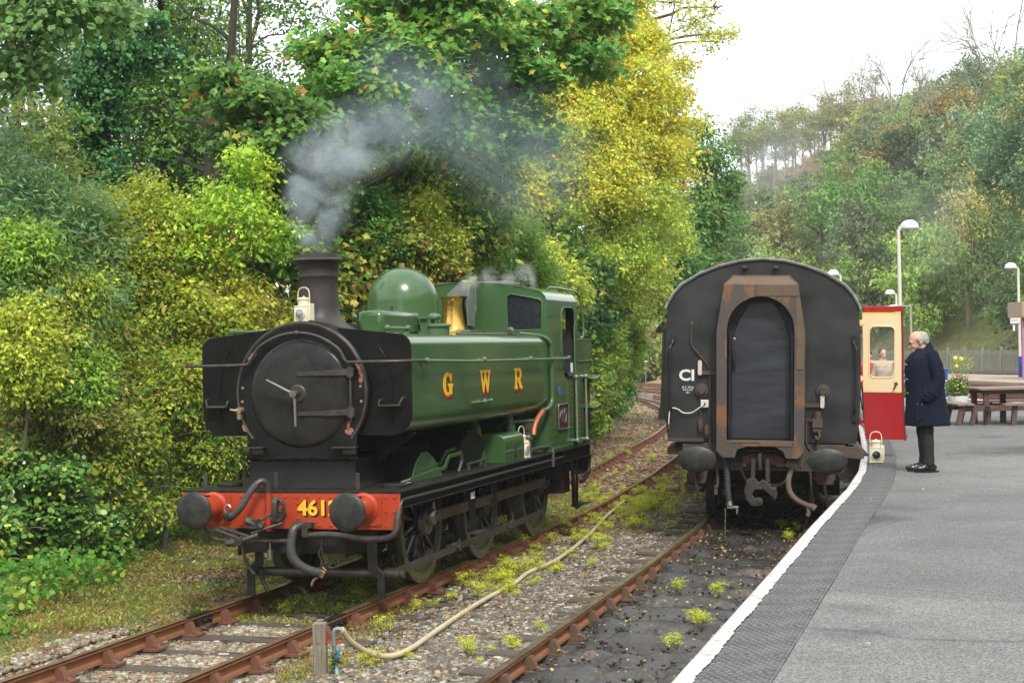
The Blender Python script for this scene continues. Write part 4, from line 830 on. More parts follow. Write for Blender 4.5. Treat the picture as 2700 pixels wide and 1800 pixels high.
mm = N(t, 'ShaderNodeMixRGB', blend_type='MULTIPLY'); mm.inputs[0].default_value = 1; t.links.new(mu.outputs[0], mm.inputs[1]); t.links.new(r3.outputs[0], mm.inputs[2]); t.links.new(mm.outputs[0], b.inputs['Base Color'])
vo = N(t, 'ShaderNodeTexVoronoi', feature='DISTANCE_TO_EDGE'); vo.inputs['Scale'].default_value = .33; dn = N(t, 'ShaderNodeTexNoise'); dn.inputs['Scale'].default_value = 1.6; dn.inputs['Detail'].default_value = 8
dm = N(t, 'ShaderNodeMixRGB'); dm.inputs[0].default_value = .18; t.links.new(co.outputs['Object'], dn.inputs['Vector']); t.links.new(co.outputs['Object'], dm.inputs[1]); t.links.new(dn.outputs['Color'], dm.inputs[2]); t.links.new(dm.outputs[0], vo.inputs['Vector'])
vr = N(t, 'ShaderNodeMapRange'); vr.inputs[1].default_value = .0; vr.inputs[2].default_value = .004; vr.inputs[3].default_value = .62; vr.inputs[4].default_value = 1; t.links.new(vo.outputs['Distance'], vr.inputs[0])
v2 = N(t, 'ShaderNodeTexVoronoi'); v2.inputs['Scale'].default_value = .21; t.links.new(dm.outputs[0], v2.inputs['Vector']); sp_ = N(t, 'ShaderNodeSeparateColor'); t.links.new(v2.outputs['Color'], sp_.inputs[0]); vq = N(t, 'ShaderNodeMapRange'); vq.inputs[3].default_value = .84; vq.inputs[4].default_value = 1.08; t.links.new(sp_.outputs[0], vq.inputs[0])
ml = N(t, 'ShaderNodeMath', operation='MULTIPLY'); t.links.new(vr.outputs[0], ml.inputs[0]); t.links.new(vq.outputs[0], ml.inputs[1])
fs = N(t, 'ShaderNodeVectorMath', operation='SCALE'); t.links.new(mm.outputs[0], fs.inputs[0]); t.links.new(ml.outputs[0], fs.inputs['Scale']); t.links.new(fs.outputs[0], b.inputs['Base Color'])
bp = N(t, 'ShaderNodeBump'); bp.inputs['Strength'].default_value = .5; bp.inputs['Distance'].default_value = .006; t.links.new(nf.outputs['Fac'], bp.inputs['Height']); t.links.new(bp.outputs[0], b.inputs['Normal'])
wallm = mat('sooty_platform_wall', (.10, .085, .07), .9, var=(.18, .15, .12), vscale=5, bump=.6, bscale=20)
PL = empty('platform', kind='structure')
ysx = list(np.arange(-16, 56, 1.0)); left = [(float(XE(y)) + .47, y) for y in ysx]; right = [(14, -16), (13, 10), (11, 20), (7.8, 28), (6.4, 31.1), (3.9, 36.6), (0, 45), (-4, 55)]
g = G(); L2 = left + right[::-1]; g.prism(L2, 'z', -.3, PZ); g.build('platform_surface', asph, PL, smooth=0)
g = G(); g.loft([[(float(XE(y)) + a, y, z) for a, z in ((.06, -.3), (.10, -.3), (.10, PZ - .13), (.06, PZ - .13))] for y in ysx]); g.build('platform_wall', wallm, PL)
# coping slabs with a raised diamond tread; each slab is set a hair out of line with the next
tread = mat('dark_tread_paver', (.07, .072, .075), .6, var=(.15, .15, .145), vscale=4, bump=.4, bscale=90, rust=(.25, .25, .2), rlo=.62, rscale=11)
SL = .45
g = G(); g.bb(.008, .465, -SL / 2 + .004, SL / 2 - .004, -.13, 0)
dw, dl = .052, .082
for r in range(11):
    yy = -SL / 2 + .02 + r * dl / 2
    for c in range(8):
        xx = .125 + c * dw + (dw / 2 if r % 2 else 0)
        if xx > .45 or yy > SL / 2 - .01: continue
        o = len(g.v); a, b_ = dw * .43, dl * .43
        g.v += [(xx - a, yy, .0006), (xx, yy - b_, .0006), (xx + a, yy, .0006), (xx, yy + b_, .0006), (xx - a * .6, yy, .012), (xx, yy - b_ * .6, .012), (xx + a * .6, yy, .012), (xx, yy + b_ * .6, .012)]
        g.f += [(o + 4, o + 5, o + 6, o + 7)] + [(o + q, o + (q + 1) % 4, o + 4 + (q + 1) % 4, o + 4 + q) for q in range(4)]
slab = None; y = -9.0; rng = random.Random(5)
while y < 30:
    yc = y + SL / 2; a = math.atan(-(XE(yc + .2) - XE(yc - .2)) / .4)
    if slab is None: slab = g.build('coping_slab', tread, PL, smooth=0); o = slab
    else: o = inst(slab, PL)
    o.location = (float(XE(yc)), yc, PZ + .001 + rng.uniform(-.004, .003)); o.rotation_euler = (rng.uniform(-.004, .004), rng.uniform(-.004, .004), a)
    y += SL
g = G(); g.loft([[(float(XE(q)) + a_, q, PZ + z_) for a_, z_ in ((0, -.12), (.465, -.12), (.465, .001), (0, .001))] for q in np.arange(30, 56, 1)]); g.build('far_coping', tread, PL)
# white painted line along the edge with a brushed, worn inner border
wl = mat('worn_white_line', (.60, .60, .57), .65, var=(.40, .395, .37), vscale=5, bump=.9, bscale=30, rust=(.17, .16, .14), rlo=.60, rscale=15)
yy = np.arange(-9, 55, .04); rr_ = rs0; ir = .098 + .008 * (ncell(yy, yy * 0, 2.2, 31) - .5) * 2 + .006 * (ncell(yy, yy * 0, 21, 32) - .5) * 2 + rs0.normal(size=len(yy)) * .003
ir = ir - .02 * smooth(3, 10, yy)
xe = XE(yy); Vv = []
for q in range(len(yy)): Vv += [(xe[q] - .004, yy[q], PZ - .10), (xe[q] - .005, yy[q], PZ + .004), (xe[q] + .012, yy[q], PZ + .0095), (xe[q] + ir[q], yy[q], PZ + .0095)]
i = np.arange(len(yy) - 1)[:, None] * 4 + np.arange(3)[None]; npmesh('white_edge_line', np.array(Vv), np.stack([i, i + 1, i + 5, i + 4], -1).reshape(-1, 4), wl, parent=PL)
g = G(); R2 = [(7.72, 28.1), (6.32, 31.2), (3.8, 36.7)]
g.loft([[(a + d, b_, PZ + .006) for d in (-.35, 0)] + [(a, b_, PZ - .1), (a - .35, b_, PZ - .002)] for a, b_ in [(12, 17.6)] + R2]); g.build('white_edge_line', wl, PL)

# fallen leaves
def litter(name, P, size, cols, seed, tilt=.5):
    rs = np.random.default_rng(seed); n = len(P); T = np.array([(-.5, 0), (-.15, .33), (.2, .26), (.55, 0), (.2, -.26), (-.15, -.33)])
    a = rs.uniform(0, 2 * PI, n); s = size * rs.uniform(.5, 1.2, n); px = T[None, :, 0] * s[:, None]; py = T[None, :, 1] * s[:, None]
    x = px * np.cos(a)[:, None] - py * np.sin(a)[:, None]; y = px * np.sin(a)[:, None] + py * np.cos(a)[:, None]
    z = x * (rs.uniform(-tilt, tilt, n))[:, None] + y * (rs.uniform(-tilt, tilt, n))[:, None] + np.abs(py) * .5 + .012 + .25 * s[:, None] * tilt
    Vv = np.stack([x + P[:, None, 0], y + P[:, None, 1], z + P[:, None, 2]], -1).reshape(-1, 3); c = np.asarray(cols)[rs.integers(0, len(cols), n)] * rs.uniform(.7, 1.2, n)[:, None]
    return npmesh(name, Vv, np.arange(n * 6).reshape(n, 6), leafmat('fallen_leaf', .2, .6), col=np.repeat(c, 6, 0), kind='stuff')
lc = [(.45, .26, .06), (.30, .15, .06), (.50, .36, .10), (.34, .20, .10), (.22, .10, .05), (.40, .30, .06), (.5, .4, .25)]
n = 90; y = rs0.uniform(-7, 28, n); x = XE(y) + rs0.uniform(.05, 4.5, n); litter('fallen_leaves', np.stack([x, y, 0 * x + PZ + .004], -1), .055, lc, 3, .15)
n = 2300; y = -4 + 18 * rs0.random(n) ** .7; u = rs0.uniform(-.66, 1.5, n); x = XB(y) + u; litter('fallen_leaves', np.stack([x, y, 0 * x + ZB - .125 - u * CANT], -1), .042, lc + [(.45, .42, .08), (.35, .3, .05)], 4)
n = 24000; y = 9 + 55 * rs0.random(n) ** 1.3; x = XA(y) + rs0.uniform(-4.6, 3.2, n); k = x > BANK(y); x, y = x[k], y[k]; litter('fallen_leaves', np.stack([x, y, gh(x, y)], -1), .11, [(.36, .22, .12), (.28, .16, .08), (.46, .33, .2), (.22, .12, .06), (.4, .28, .12)], 5)
n = 7000; y = -3.5 + 14 * rs0.random(n); x = rs0.uniform(-4.6, 3.2, n); litter('fallen_leaves', np.stack([x, y, gh(x, y) + .01], -1), .06, lc + [(.3, .2, .1), (.45, .06, .04)], 6)
# ------------------------------------------------------------------ railway carriage
coachblk = mat('carriage_end_dusty_black', (.017, .017, .0175), .40, spec=.35, var=(.036, .0355, .035), vscale=1.9, bump=9, bscale=1.5, bdetail=.6, rust=(.10, .09, .08), rlo=.69, rscale=9)
doorblk = mat('gangway_board_blue_black', (.016, .018, .023), .33, var=(.036, .040, .048), vscale=2.6, bump=1.0, bscale=2.2, stretch=(.5, 1, 2.0))
rustgang = mat('rusty_gangway_plate', (.095, .068, .053), .6, .2, var=(.065, .06, .062), vscale=3, bump=.4, bscale=25, rust=(.19, .09, .042), rlo=.51, rscale=2.3, stretch=(1.6, 1.6, .7))
rustplate = mat('brown_riveted_patch', (.10, .072, .048), .65, .15, var=(.15, .095, .058), vscale=6, bump=.5, bscale=12)
brownfr = mat('brown_dusty_underframe', (.055, .036, .026), .8, var=(.10, .066, .045), vscale=5, bump=.5, bscale=30)
brownd = mat('dark_brown_underframe', (.04, .032, .027), .75, var=(.08, .06, .045), vscale=5, bump=.5, bscale=30)
maroon = mat('carriage_crimson', (.36, .008, .012), .28, coat=.4, var=(.32, .007, .01), vscale=2)
maroond = mat('door_edge_maroon', (.17, .012, .015), .4)
cream = mat('carriage_cream', (.78, .60, .36), .3, coat=.3, var=(.74, .56, .33), vscale=3)
CA = empty('railway_carriage', label='black ended passenger carriage with rusty gangway and open crimson and cream door', cat='carriage')
CM = Matrix.Translation((4.003, 7.396, .102)) @ Matrix.Rotation(.1319, 4, 'Z') @ Matrix.Rotation(CANT, 4, 'Y')
CA.matrix_world = CM
def build_carriage():
    prof = [(1.30, 1.20), (1.345, 1.5), (1.357, 1.95), (1.357, 2.35), (1.345, 2.75), (1.325, 3.06)]
    roof = [(1.30, 3.15), (1.235, 3.28), (1.13, 3.40), (.88, 3.555), (.60, 3.665), (.30, 3.74), (0, 3.765)]
    full = prof + roof; P = full + [(-a, b) for a, b in full[-2::-1]]
    plate('end_panel', P, [], .03, Matrix.Translation((0, .015, 0)) @ MF, coachblk, CA, .006, smooth=30)
    L = 19.3
    for s in (-1, 1):
        for nm, ps, m in (('lower_side', prof[:3], maroon), ('upper_side', prof[2:], cream)):
            g = G(); g.loft([[(s * a, y, b) for a, b in ps] + [(s * (a - .03), y, b) for a, b in ps[::-1]] for y in (.031, L)]); g.build(nm, m, CA)
    g = G(); R = [(a * 1.008 + .012 * (b < 3.2), b + .006) for a, b in [(1.335, 3.06)] + roof]; R = R + [(-a, b) for a, b in R[-2::-1]]
    g.loft([[(a, y, b) for a, b in R] + [(a * .985, y, b - .02) for a, b in R[::-1]] for y in (-.03, L)]); g.build('roof', mat('carriage_roof_grey', (.09, .09, .09), .6, var=(.13, .13, .12), vscale=3), CA, smooth=50)
    g = G(); g.tube([(a, -.028, b + .004) for a, b in R], .010, 6); g.build('roof_edge', mat('pale_roof_beading', (.45, .45, .40), .6, var=(.2, .2, .18), vscale=10), CA)
    g = G(); g.tube([(a * .985, -.012, b - .02) for a, b in R], .012, 6); g.build('roof_flashing', coachblk, CA)
    # windows along the hidden sides keep the carriage whole from other viewpoints
    for s in (-1, 1):
        wp = None
        for k in range(9):
            g = G()
            if wp is None: g.bb(s * 1.352, s * 1.362, -.6, .6, 2.15, 2.85); wp = g.build('window', glassmat('coach_glass', (.05, .06, .07), .9, .05), CA); wp.location.y = 2.1
            else: inst(wp, CA, (0, 2.1 + 1.95 * k, 0))
    # gangway
    c = -.018
    outer = [(-.53, 1.0), (-.615, 1.085), (-.625, 2.75), (-.525, 3.40), (.49, 3.40), (.59, 2.75), (.59, 1.10), (.51, 1.0), (.335, 1.0), (.30, 1.09), (.19, 1.155), (-.21, 1.155), (-.325, 1.11), (-.36, 1.0)]
    hole = [(-.475, 1.235), (.445, 1.235)] + [(c + .462 * math.cos(a), 2.76 + .47 * math.sin(a)) for a in [math.radians(q) for q in range(0, 181, 10)]]
    plate('gangway_faceplate', outer, [hole], .025, Matrix.Translation((0, -.30, 0)) @ MF, rustgang, CA, .005)
    g = G(); o2 = [(-.60, 1.09), (-.61, 2.74), (-.51, 3.38), (.475, 3.38), (.575, 2.74), (.575, 1.10)]
    g.loft([[(a, y, b) for a, b in o2] for y in (-.286, .0)], cap=False); g.build('gangway_bellows', brownd, CA, smooth=0)
    g = G(); h2 = [(-.49, 1.22)] + [(c + .475 * math.cos(a), 2.76 + .48 * math.sin(a)) for a in [math.radians(q) for q in range(180, -1, -10)]] + [(.46, 1.22)]
    g.loft([[(a, y, b) for a, b in h2] for y in (-.286, -.02)], cap=False); g.build('gangway_lining', mat('black_lining', (.012, .012, .013), .5), CA)
    g = G(); g.loft([[(-.53, -.29, 3.40), (.49, -.29, 3.40), (.49, -.0, 3.42), (-.53, -.0, 3.42)], [(-.40, -.22, 3.50), (.36, -.22, 3.50), (.38, 0, 3.54), (-.42, 0, 3.54)]]); g.build('gangway_hood', rustplate, CA, bevel=.004)
    dp = [(-.415, 1.25), (.39, 1.25), (.39, 2.62), (.30, 2.90), (.16, 3.15), (-.17, 3.15), (-.32, 2.90), (-.415, 2.62)]
    plate('gangway_door', dp, [], .03, Matrix.Translation((0, -.05, 0)) @ MF, doorblk, CA, .004)
    g = G()
    for z in (2.64, 2.215, 1.80): g.rivets([(-.30 + .105 * i, -.066, z) for i in range(7)], (0, -1, 0), .011)
    g.build('rivets', doorblk, CA, kind='stuff')
    g = G(); g.bb(-.47, .44, -.32, -.05, 1.205, 1.235); g.build('gangway_sill', rustplate, CA, bevel=.004)
    for x in (-.445, -.425, .405, .425): g = G(); g.bb(x - .006, x + .006, -.26, -.04, 1.24, 2.75); g.build('gangway_rib', mats_black, CA)
    g = G(); g.bb(-.405, -.365, -.09, -.066, 2.20, 2.48); g.cyl((-.385, -.12, 2.26), (-.385, -.12, 2.36), .02, n=8); g.build('door_handle', mats_black, CA, bevel=.003)
    g = G(); g.lathe([(.012, -.075), (.020, -.072), (.022, -.066)], (-.385, 0, 2.64), 'y', 14); g.build('keyhole_rim', mat('pale_brass', (.5, .42, .25), .4, .6), CA)
    g = G(); g.bb(-.09, .50, -.322, -.313, 3.235, 3.395); g.rivets([(x, -.322, z) for x in (-.07, .12, .29, .40, .48) for z in (3.26, 3.37)], (0, -1, 0), .010); g.build('riveted_patch', rustplate, CA, bevel=.002)
    g = G(); g.prism([(.462, 3.22), (.51, 3.22), (.578, 2.76), (.578, 2.23), (.468, 2.23), (.468, 2.75)], 'y', -.322, -.313); g.rivets([(x, -.322, z) for x in (.48, .56) for z in np.arange(2.27, 2.8, .10)], (0, -1, 0), .010); g.build('riveted_strip', rustplate, CA, bevel=.002)
    g = G(); g.bb(-.02, .42, -.322, -.314, 1.165, 1.225); g.build('worn_sill_plate', rustplate, CA)
    g = G()
    for i in range(16): a = i * .055; g.lathe([(.011, -.003), (.015, 0), (.011, .003)], (-.455 + .07 * (i / 16) ** 1.5 + .004 * (i % 2), -.30, 1.56 - .018 * i), 'y' if i % 2 else 'x', 8)
    g.build('door_chain', brownfr, CA)
    # lamp brackets, pipes, sockets
    for x, z, d, pz in ((-.86, 2.255, -1, (2.14, 2.34)), (.835, 1.76, 1, (1.70, 1.88))):
        g = G(); g.bb(min(x, x - d * .24), max(x, x - d * .24), -.05, -.03, pz[0] + .0, pz[0] + .055); a = g.build('bracket_arm', brownfr, CA)
        g = G(); P = rrect(x - .028, x + .028, pz[0] - .01, pz[1], .025); g.prism(P, 'y', -.075, -.052); g.build('lamp_iron', whitep_d, CA, bevel=.002)
    for x, z in ((-.832, 1.915), (.845, 1.925)):
        g = G(); g.lathe([(0, -.10), (.05, -.10), (.055, -.085), (.055, -.05), (.095, -.045), (.10, -.02), (.10, .0), (0, 0)], (x, 0, z), 'y', 24); g.build('jumper_socket', brownd, CA, smooth=40)
    g = G(); g.tube([(-.975, -.03, 2.84), (-.985, -.03, 2.72), (-.985, -.03, 2.58), (-.93, -.03, 2.48), (-.80, -.03, 2.34), (-.735, -.03, 2.25), (-.72, -.03, 2.12)], .013, 8, 4); g.lathe([(0, -.045), (.03, -.03), (.03, 0)], (-.975, 0, 2.85), 'y', 10); g.build('conduit', brownd, CA)
    g = G(); g.tube([(-.72, -.03, 2.12), (-.72, -.03, 1.3), (-.70, -.03, 1.05)], .014, 8, 3); g.tube([(-.845, -.03, 1.82), (-.845, -.03, 1.50)], .010, 6); g.tube([(-.765, -.04, 1.65), (-.73, -.04, 1.55), (-.73, -.04, 1.3)], .009, 6, 3); g.build('conduit', brownd, CA)
    g = G(); g.bb(-.845, -.735, -.075, -.0, 1.675, 1.785); jb = g.build('junction_box', mat('pale_grey_plastic', (.62, .64, .58), .5), CA, bevel=.008)
    g = G(); g.lathe([(0, -.10), (.012, -.10), (.016, -.075)], (-.79, 0, 1.73), 'y', 12); g.build('gland', brownfr, jb)
    g = G(); g.tube([(-.80, -.09, 1.725), (-.88, -.08, 1.66), (-.98, -.05, 1.60), (-1.09, -.05, 1.60), (-1.16, -.05, 1.645), (-1.235, -.06, 1.665), (-1.275, -.05, 1.63), (-1.29, -.05, 1.54), (-1.292, -.05, 1.42)], .0085, 6, 5); g.build('white_cable', mat('white_cable', (.72, .70, .62), .5), CA)
    g = G(); g.cyl((-1.292, -.05, 1.44), (-1.295, -.05, 1.36), .015, n=8); g.build('cable_plug', brownd, CA)
    for x, z, w_ in ((-.845, 1.44, .05), (-.76, 1.36, .045)):
        g = G(); g.box((x, -.05, z), (w_ * 1.3, .06, .12)); g.cyl((x, -.05, z + .05), (x, -.05, z + .09), .018, n=8); g.cyl((x, -.05, z - .1), (x, -.05, z - .05), w_ * .5, n=8); g.build('cable_connector', brownfr, CA, bevel=.006)
    g = G(); g.bb(.70, .84, -.11, 0, 1.42, 1.55); g.cyl((.77, -.05, 1.55), (.77, -.05, 1.64), .055, n=12); g.bb(.71, .83, -.09, 0, 1.36, 1.42); g.tube([(.79, -.1, 1.36), (.80, -.12, 1.30), (.77, -.12, 1.26), (.74, -.1, 1.30)], .02, 8, 3); g.tube([(.77, -.06, 1.30), (.77, -.06, 1.1)], .015, 6); g.tube([(.62, -.03, 1.55), (.62, -.03, 1.2), (.68, -.03, 1.1)], .014, 6, 2); g.tube([(.70, -.05, 1.5), (.64, -.04, 1.53), (.62, -.03, 1.45)], .014, 6, 2)
    g.build('control_jumper_box', brownfr, CA, bevel=.006)
    for s, x in ((-1, -1.262), (1, 1.275)):
        g = G(); g.tube([(x - s * .02, -.02, 2.62), (x - s * .01, -.045, 2.575), (x + s * .015, -.09, 2.52), (x + s * .02, -.10, 2.40), (x + s * .01, -.10, 1.75), (x, -.09, 1.68), (x, -.04, 1.62)], .018, 8, 4); g.bb(x - .035 - s * .01, x + .035 - s * .01, -.03, -.0, 2.58, 2.70); g.bb(x - .03, x + .03, -.03, -.0, 1.50, 1.62); g.build('handrail', mats_black, CA, bevel=.003)
    for x in (-.245, .185):
        g = G(); g.prism([(-.0, 3.66), (-.10, 3.665), (-.10, 3.63), (-.02, 3.60), (0, 3.54)], 'x', x - .035, x + .035); g.build('lamp_bracket', brownd, CA, bevel=.004)
    text('coach_number', 'CI', .215, (-1.045, -.004, 2.12), MF, whitep, CA, .001, .006, 1.1)
    g = G(); g.bb(-1.13, -.93, -.008, 0, 1.855, 1.985); dpn = g.build('data_plate', coachblk, CA, bevel=.003)
    for i, s in enumerate(("63'-5\"  37Tons", "9'-0\" & 9'-3\"", "64 S")): text('data_line', s, .033, (-1.03, -.010, 1.957 - .038 * i), MF, whitep, dpn, .0006, .0008, .85)
    g = G(); g.bb(-1.31, -.80, -.05, 0, 1.19, 1.235); g.build('end_ledge', brownd, CA, bevel=.006)
    # headstock and buffers
    g = G(); g.bb(-1.10, 1.15, -.02, .16, .80, 1.18); g.bb(-1.32, -1.05, .1, 1.2, 1.0, 1.1); g.build('headstock', brownd, CA, bevel=.01)
    for s in (-1, 1):
        x = s * .885 + .01
        g = G(); g.lathe([(.0, -.02), (.15, -.02), (.15, -.06), (.11, -.08), (.10, -.30), (.07, -.30), (.07, -.52)], (x, 0, .985), 'y', 24); b = g.build('buffer', brownfr, CA)
        g = G(); sx = 1.32
        g.lathe([(0, -.585), (.12, -.578), (.19, -.56), (.205, -.55), (.205, -.53), (.10, -.51), (0, -.51)], (0, 0, 0), 'y', 44); h = g.build('buffer_head', bufhead, b, smooth=50); h.scale = (sx, 1, .86); h.location = (x, 0, .985)
        g = G(); g.prism([(x - .12, .62), (x + .10, .62), (x + .14, .80), (x - .16, .80)], 'y', .0, .12); g.tube([(x - .06, .0, .78), (x - .02, -.05, .58), (x + .03, -.05, .35)], .022, 6, 3); g.build('buffer_bracket', brownfr, CA, bevel=.006)
    g = G()
    for i in range(24): t_ = i / 23; g.lathe([(.012, -.004), (.017, 0), (.012, .004)], (.60 + .56 * t_, -.12, .86 - .22 * math.sin(PI * t_)), 'y' if i % 2 else 'x', 7)
    g.build('safety_chain', brownfr, CA)
    # drophead coupler
    g = G(); g.prism([(-.30, .87), (-.26, .87), (-.26, 1.0), (-.10, 1.05), (.18, 1.05), (.30, 1.0), (.34, .87), (.22, .86), (.22, .9), (-.2, .9), (-.2, .86)], 'y', -.10, -.02); g.build('coupler_housing', mat('red_brown_rust', (.10, .04, .03), .8, var=(.16, .07, .05), vscale=8), CA, bevel=.008)
    g = G()
    for x in (-.10, .09): g.prism([(x - .03, .98), (x + .025, .98), (x + .03 + x * .1, .66), (x - .035 + x * .1, .66)], 'y', -.22, -.16)
    g.tube([(.0, -.12, 1.08), (-.02, -.28, 1.02), (-.01, -.28, .84)], .028, 8, 3); g.build('coupler_link', steeld2, CA, bevel=.006)
    kn = [(-.19, .70), (-.10, .74), (-.03, .66), (.02, .70), (.08, .68), (.15, .60), (.21, .60), (.23, .50), (.20, .42), (.12, .50), (.03, .57), (-.08, .56), (-.12, .50), (-.08, .44), (-.02, .46), (.03, .43), (.03, .36), (-.04, .33), (-.13, .34), (-.20, .42), (-.23, .55)]
    g = G(); g.prism(kn, 'y', -.36, -.16); g.cyl((-.01, -.37, .395), (-.01, -.15, .395), .028, n=12); g.build('knuckle_coupler', steeld2, CA, bevel=.014)
    # hoses
    g = G(); g.tube([(-.515, -.05, 1.0), (-.50, -.12, .93), (-.475, -.13, .8), (-.455, -.12, .5), (-.43, -.13, .36)], lambda t: .042 + .005 * math.cos(2 * PI * 34 * t), 14, 34); g.build('steam_heat_hose', hosem, CA, smooth=180)
    g = G(); g.tube([(-.44, -.13, .37), (-.42, -.14, .31)], .05, 12); g.box((-.385, -.15, .295), (.16, .05, .035)); g.box((-.325, -.16, .25), (.03, .04, .10)); g.build('hose_coupling', steel, CA, bevel=.004)
    g = G()
    for i in range(22): g.lathe([(.008, -.002), (.012, 0), (.008, .002)], (-.49 - .00 * i, -.14, .28 - .019 * i), 'y' if i % 2 else 'x', 7)
    g.build('hose_chain', steel, CA)
    g = G(); g.tube([(.46, -.02, .92), (.43, -.06, .84), (.40, -.10, .78), (.375, -.12, .66), (.40, -.14, .52), (.49, -.14, .42), (.62, -.15, .355), (.70, -.16, .33)], .04, 12, 6); g.tube([(.69, -.15, .335), (.75, -.16, .30)], .052, 12); g.box((.42, -.05, .89), (.16, .12, .08), Matrix.Rotation(.3, 3, 'Y')); g.tube([(.55, -.05, .88), (.60, -.08, 1.07)], .010, 6); g.tube([(.63, -.15, .36), (.66, -.15, .25), (.64, -.15, .2)], .03, 8, 2); g.build('vacuum_hose', mat('brown_dusty_hose', (.13, .09, .065), .8, var=(.18, .13, .10), vscale=12), CA)
    g = G()
    for i in range(16): t_ = i / 15; g.lathe([(.016, -.005), (.023, 0), (.016, .005)], (.08 + .27 * t_, -.2, .66 - .07 * math.sin(PI * t_) + .03 * t_), 'y' if i % 2 else 'x', 8)
    for i in range(8): g.lathe([(.014, -.004), (.02, 0), (.014, .004)], (-.30 + .012 * i, -.1, .86 - .026 * i), 'y' if i % 2 else 'x', 8)
    g.lathe([(.024, -.005), (.032, 0), (.024, .005)], (-.30, -.1, .89), 'y', 12); g.build('coupling_chain', brownfr, CA)
    g = G(); g.tube([(-.64, -.05, 1.1), (-.62, -.06, .9), (-.60, -.07, .62), (-.63, -.08, .55)], .022, 6, 3); g.bb(-.645, -.60, -.09, -.05, .46, .6); g.tube([(.68, -.06, .8), (.70, -.08, .5), (.735, -.08, .42), (.70, -.07, .36), (.68, -.06, .46)], .014, 6, 3); g.build('pipe_drop', brownfr, CA, bevel=.004)
    g = G(); g.bb(-.95, -.78, .0, .25, .60, .80); g.lathe([(0, .0), (.06, .0), (.07, .05), (.07, .2)], (-.86, 0, .66), 'y', 14); g.build('equipment_box', brownfr, CA, bevel=.015)
    # bogies
    def bogie(w0):
        B = empty('bogie', (0, w0, 0)); B.parent = CA
        for s in (-1, 1):
            g = G(); g.prism([(-1.55, .50), (-1.3, .80), (-.5, .84), (0, .62), (.5, .84), (1.3, .80), (1.55, .50), (1.2, .34), (.9, .48), (-.9, .48), (-1.2, .34)], 'x', s * 1.0 - .05, s * 1.0 + .05)
            for y in (-1.295, 1.295): g.bb(s * 1.0 - .12, s * 1.0 + .14, y - .14, y + .14, .34, .62)
            g.build('bogie_frame', brownd, B, bevel=.01)
        P = [(-.80, .70), (-.74, .62), (-.58, .55), (.58, .55), (.74, .62), (.80, .70), (.80, .78), (-.80, .78)]
        for y in (-1.56, 1.56): g = G(); g.prism(P, 'y', y - .06, y + .06); g.build('bogie_headstock', brownfr, B, bevel=.01)
        g = G(); g.bb(-.95, .95, -.25, .25, .5, .75); g.build('bolster', brownfr, B, bevel=.01)
        for y in (-1.295, 1.295):
            a = empty('wheelset', (0, y, .457)); a.parent = B
            g = G()
            for s in (-1, 1): g.lathe([(0, s * .70), (.40, s * .70), (.44, s * .685), (.485, s * .685), (.485, s * .715), (.457, s * .725), (.455, s * .82), (.40, s * .82), (.38, s * .78), (.10, s * .80), (.0, s * .80)], (0, 0, 0), 'x', 44)
            g.cyl((-1.0, 0, 0), (1.0, 0, 0), .075, n=14); g.build('wheels_and_axle', mat('dark_worn_wheel', (.05, .045, .04), .5, .4, var=(.09, .075, .06), vscale=7), a)
    bogie(2.97); bogie(17.1)
    g = G(); g.bb(-1.05, -.95, .05, 19.2, .95, 1.18); g.bb(.95, 1.05, .05, 19.2, .95, 1.18); g.bb(-.9, .9, 6, 12, .45, 1.1); g.bb(-1.2, 1.2, .1, 19.2, 1.15, 1.2); g.build('underframe', brownd, CA, bevel=.01)
    g = G(); g.box((-1.23, -.0, .515), (.20, .3, .05)); g.tube([(-1.14, 0, 1.05), (-1.14, 0, .5)], .014, 6); g.build('footstep', brownfr, CA, bevel=.004)
    g = G(); g.box((-.955, .2, .555), (.24, .3, .06)); g.box((-.955, .2, .50), (.16, .25, .10)); g.build('footstep', brownfr, CA, bevel=.004)
    g = G(); g.prism([(1.12, 1.16), (1.34, 1.16), (1.42, 1.05), (1.40, .98), (1.12, 1.0)], 'y', .0, .5); g.bb(1.12, 1.5, .6, 19, .98, 1.02); g.build('footboard', brownfr, CA, bevel=.01)
    # open door: stands out from the side; its curve follows the side's
    x0, x1, y0 = 1.40, 1.93, .30
    def px(u, h):   # door lower half tucks under like the carriage side
        return u + .045 * (1 - ((h - 1.25) / 1.0)) ** 2 * (h < 2.25) - (.02 * ((h - 2.25) / .85) ** 2 if h > 2.25 else 0)
    def sheet(nm, u0, u1, h0, h1, m, parent, t0=-.022, t1=.022, hole=None, n=14):
        hs = np.linspace(h0, h1, n); P = [(px(u0, h), h) for h in hs] + [(px(u1, h), h) for h in hs[::-1]]
        return plate(nm, P, [hole] if hole else [], t1 - t0, Matrix.Translation((0, y0 + (t0 + t1) / 2, 0)) @ MF, m, parent, .003)
    D = empty('door'); D.parent = CA
    win = rrect(x0 + .085, x0 + .435, 2.115, 2.835, .07, 5)
    sheet('door_panel', x0, x1, 1.25, 1.905, maroon, D)
    sheet('door_panel', x0, x1, 1.905, 3.03, cream, D, hole=win)
    sheet('lining_stripe', x0, x1, 1.900, 1.908, blksh, D, -.0245, -.022, n=2); sheet('lining_stripe', x0, x1, 1.918, 1.926, yellow, D, -.0245, -.022, n=2)
    g = G(); g.prism([(x0 - .005, 3.03), (x1 + .0, 3.045), (x1 + .0, 3.125), (x0 + .0, 3.11)], 'y', y0 - .03, y0 + .03); g.build('door_cap', maroon, D, bevel=.008)
    sheet('lining_stripe', x0, x1, 3.012, 3.030, yellow, D, -.0245, -.022, n=2)
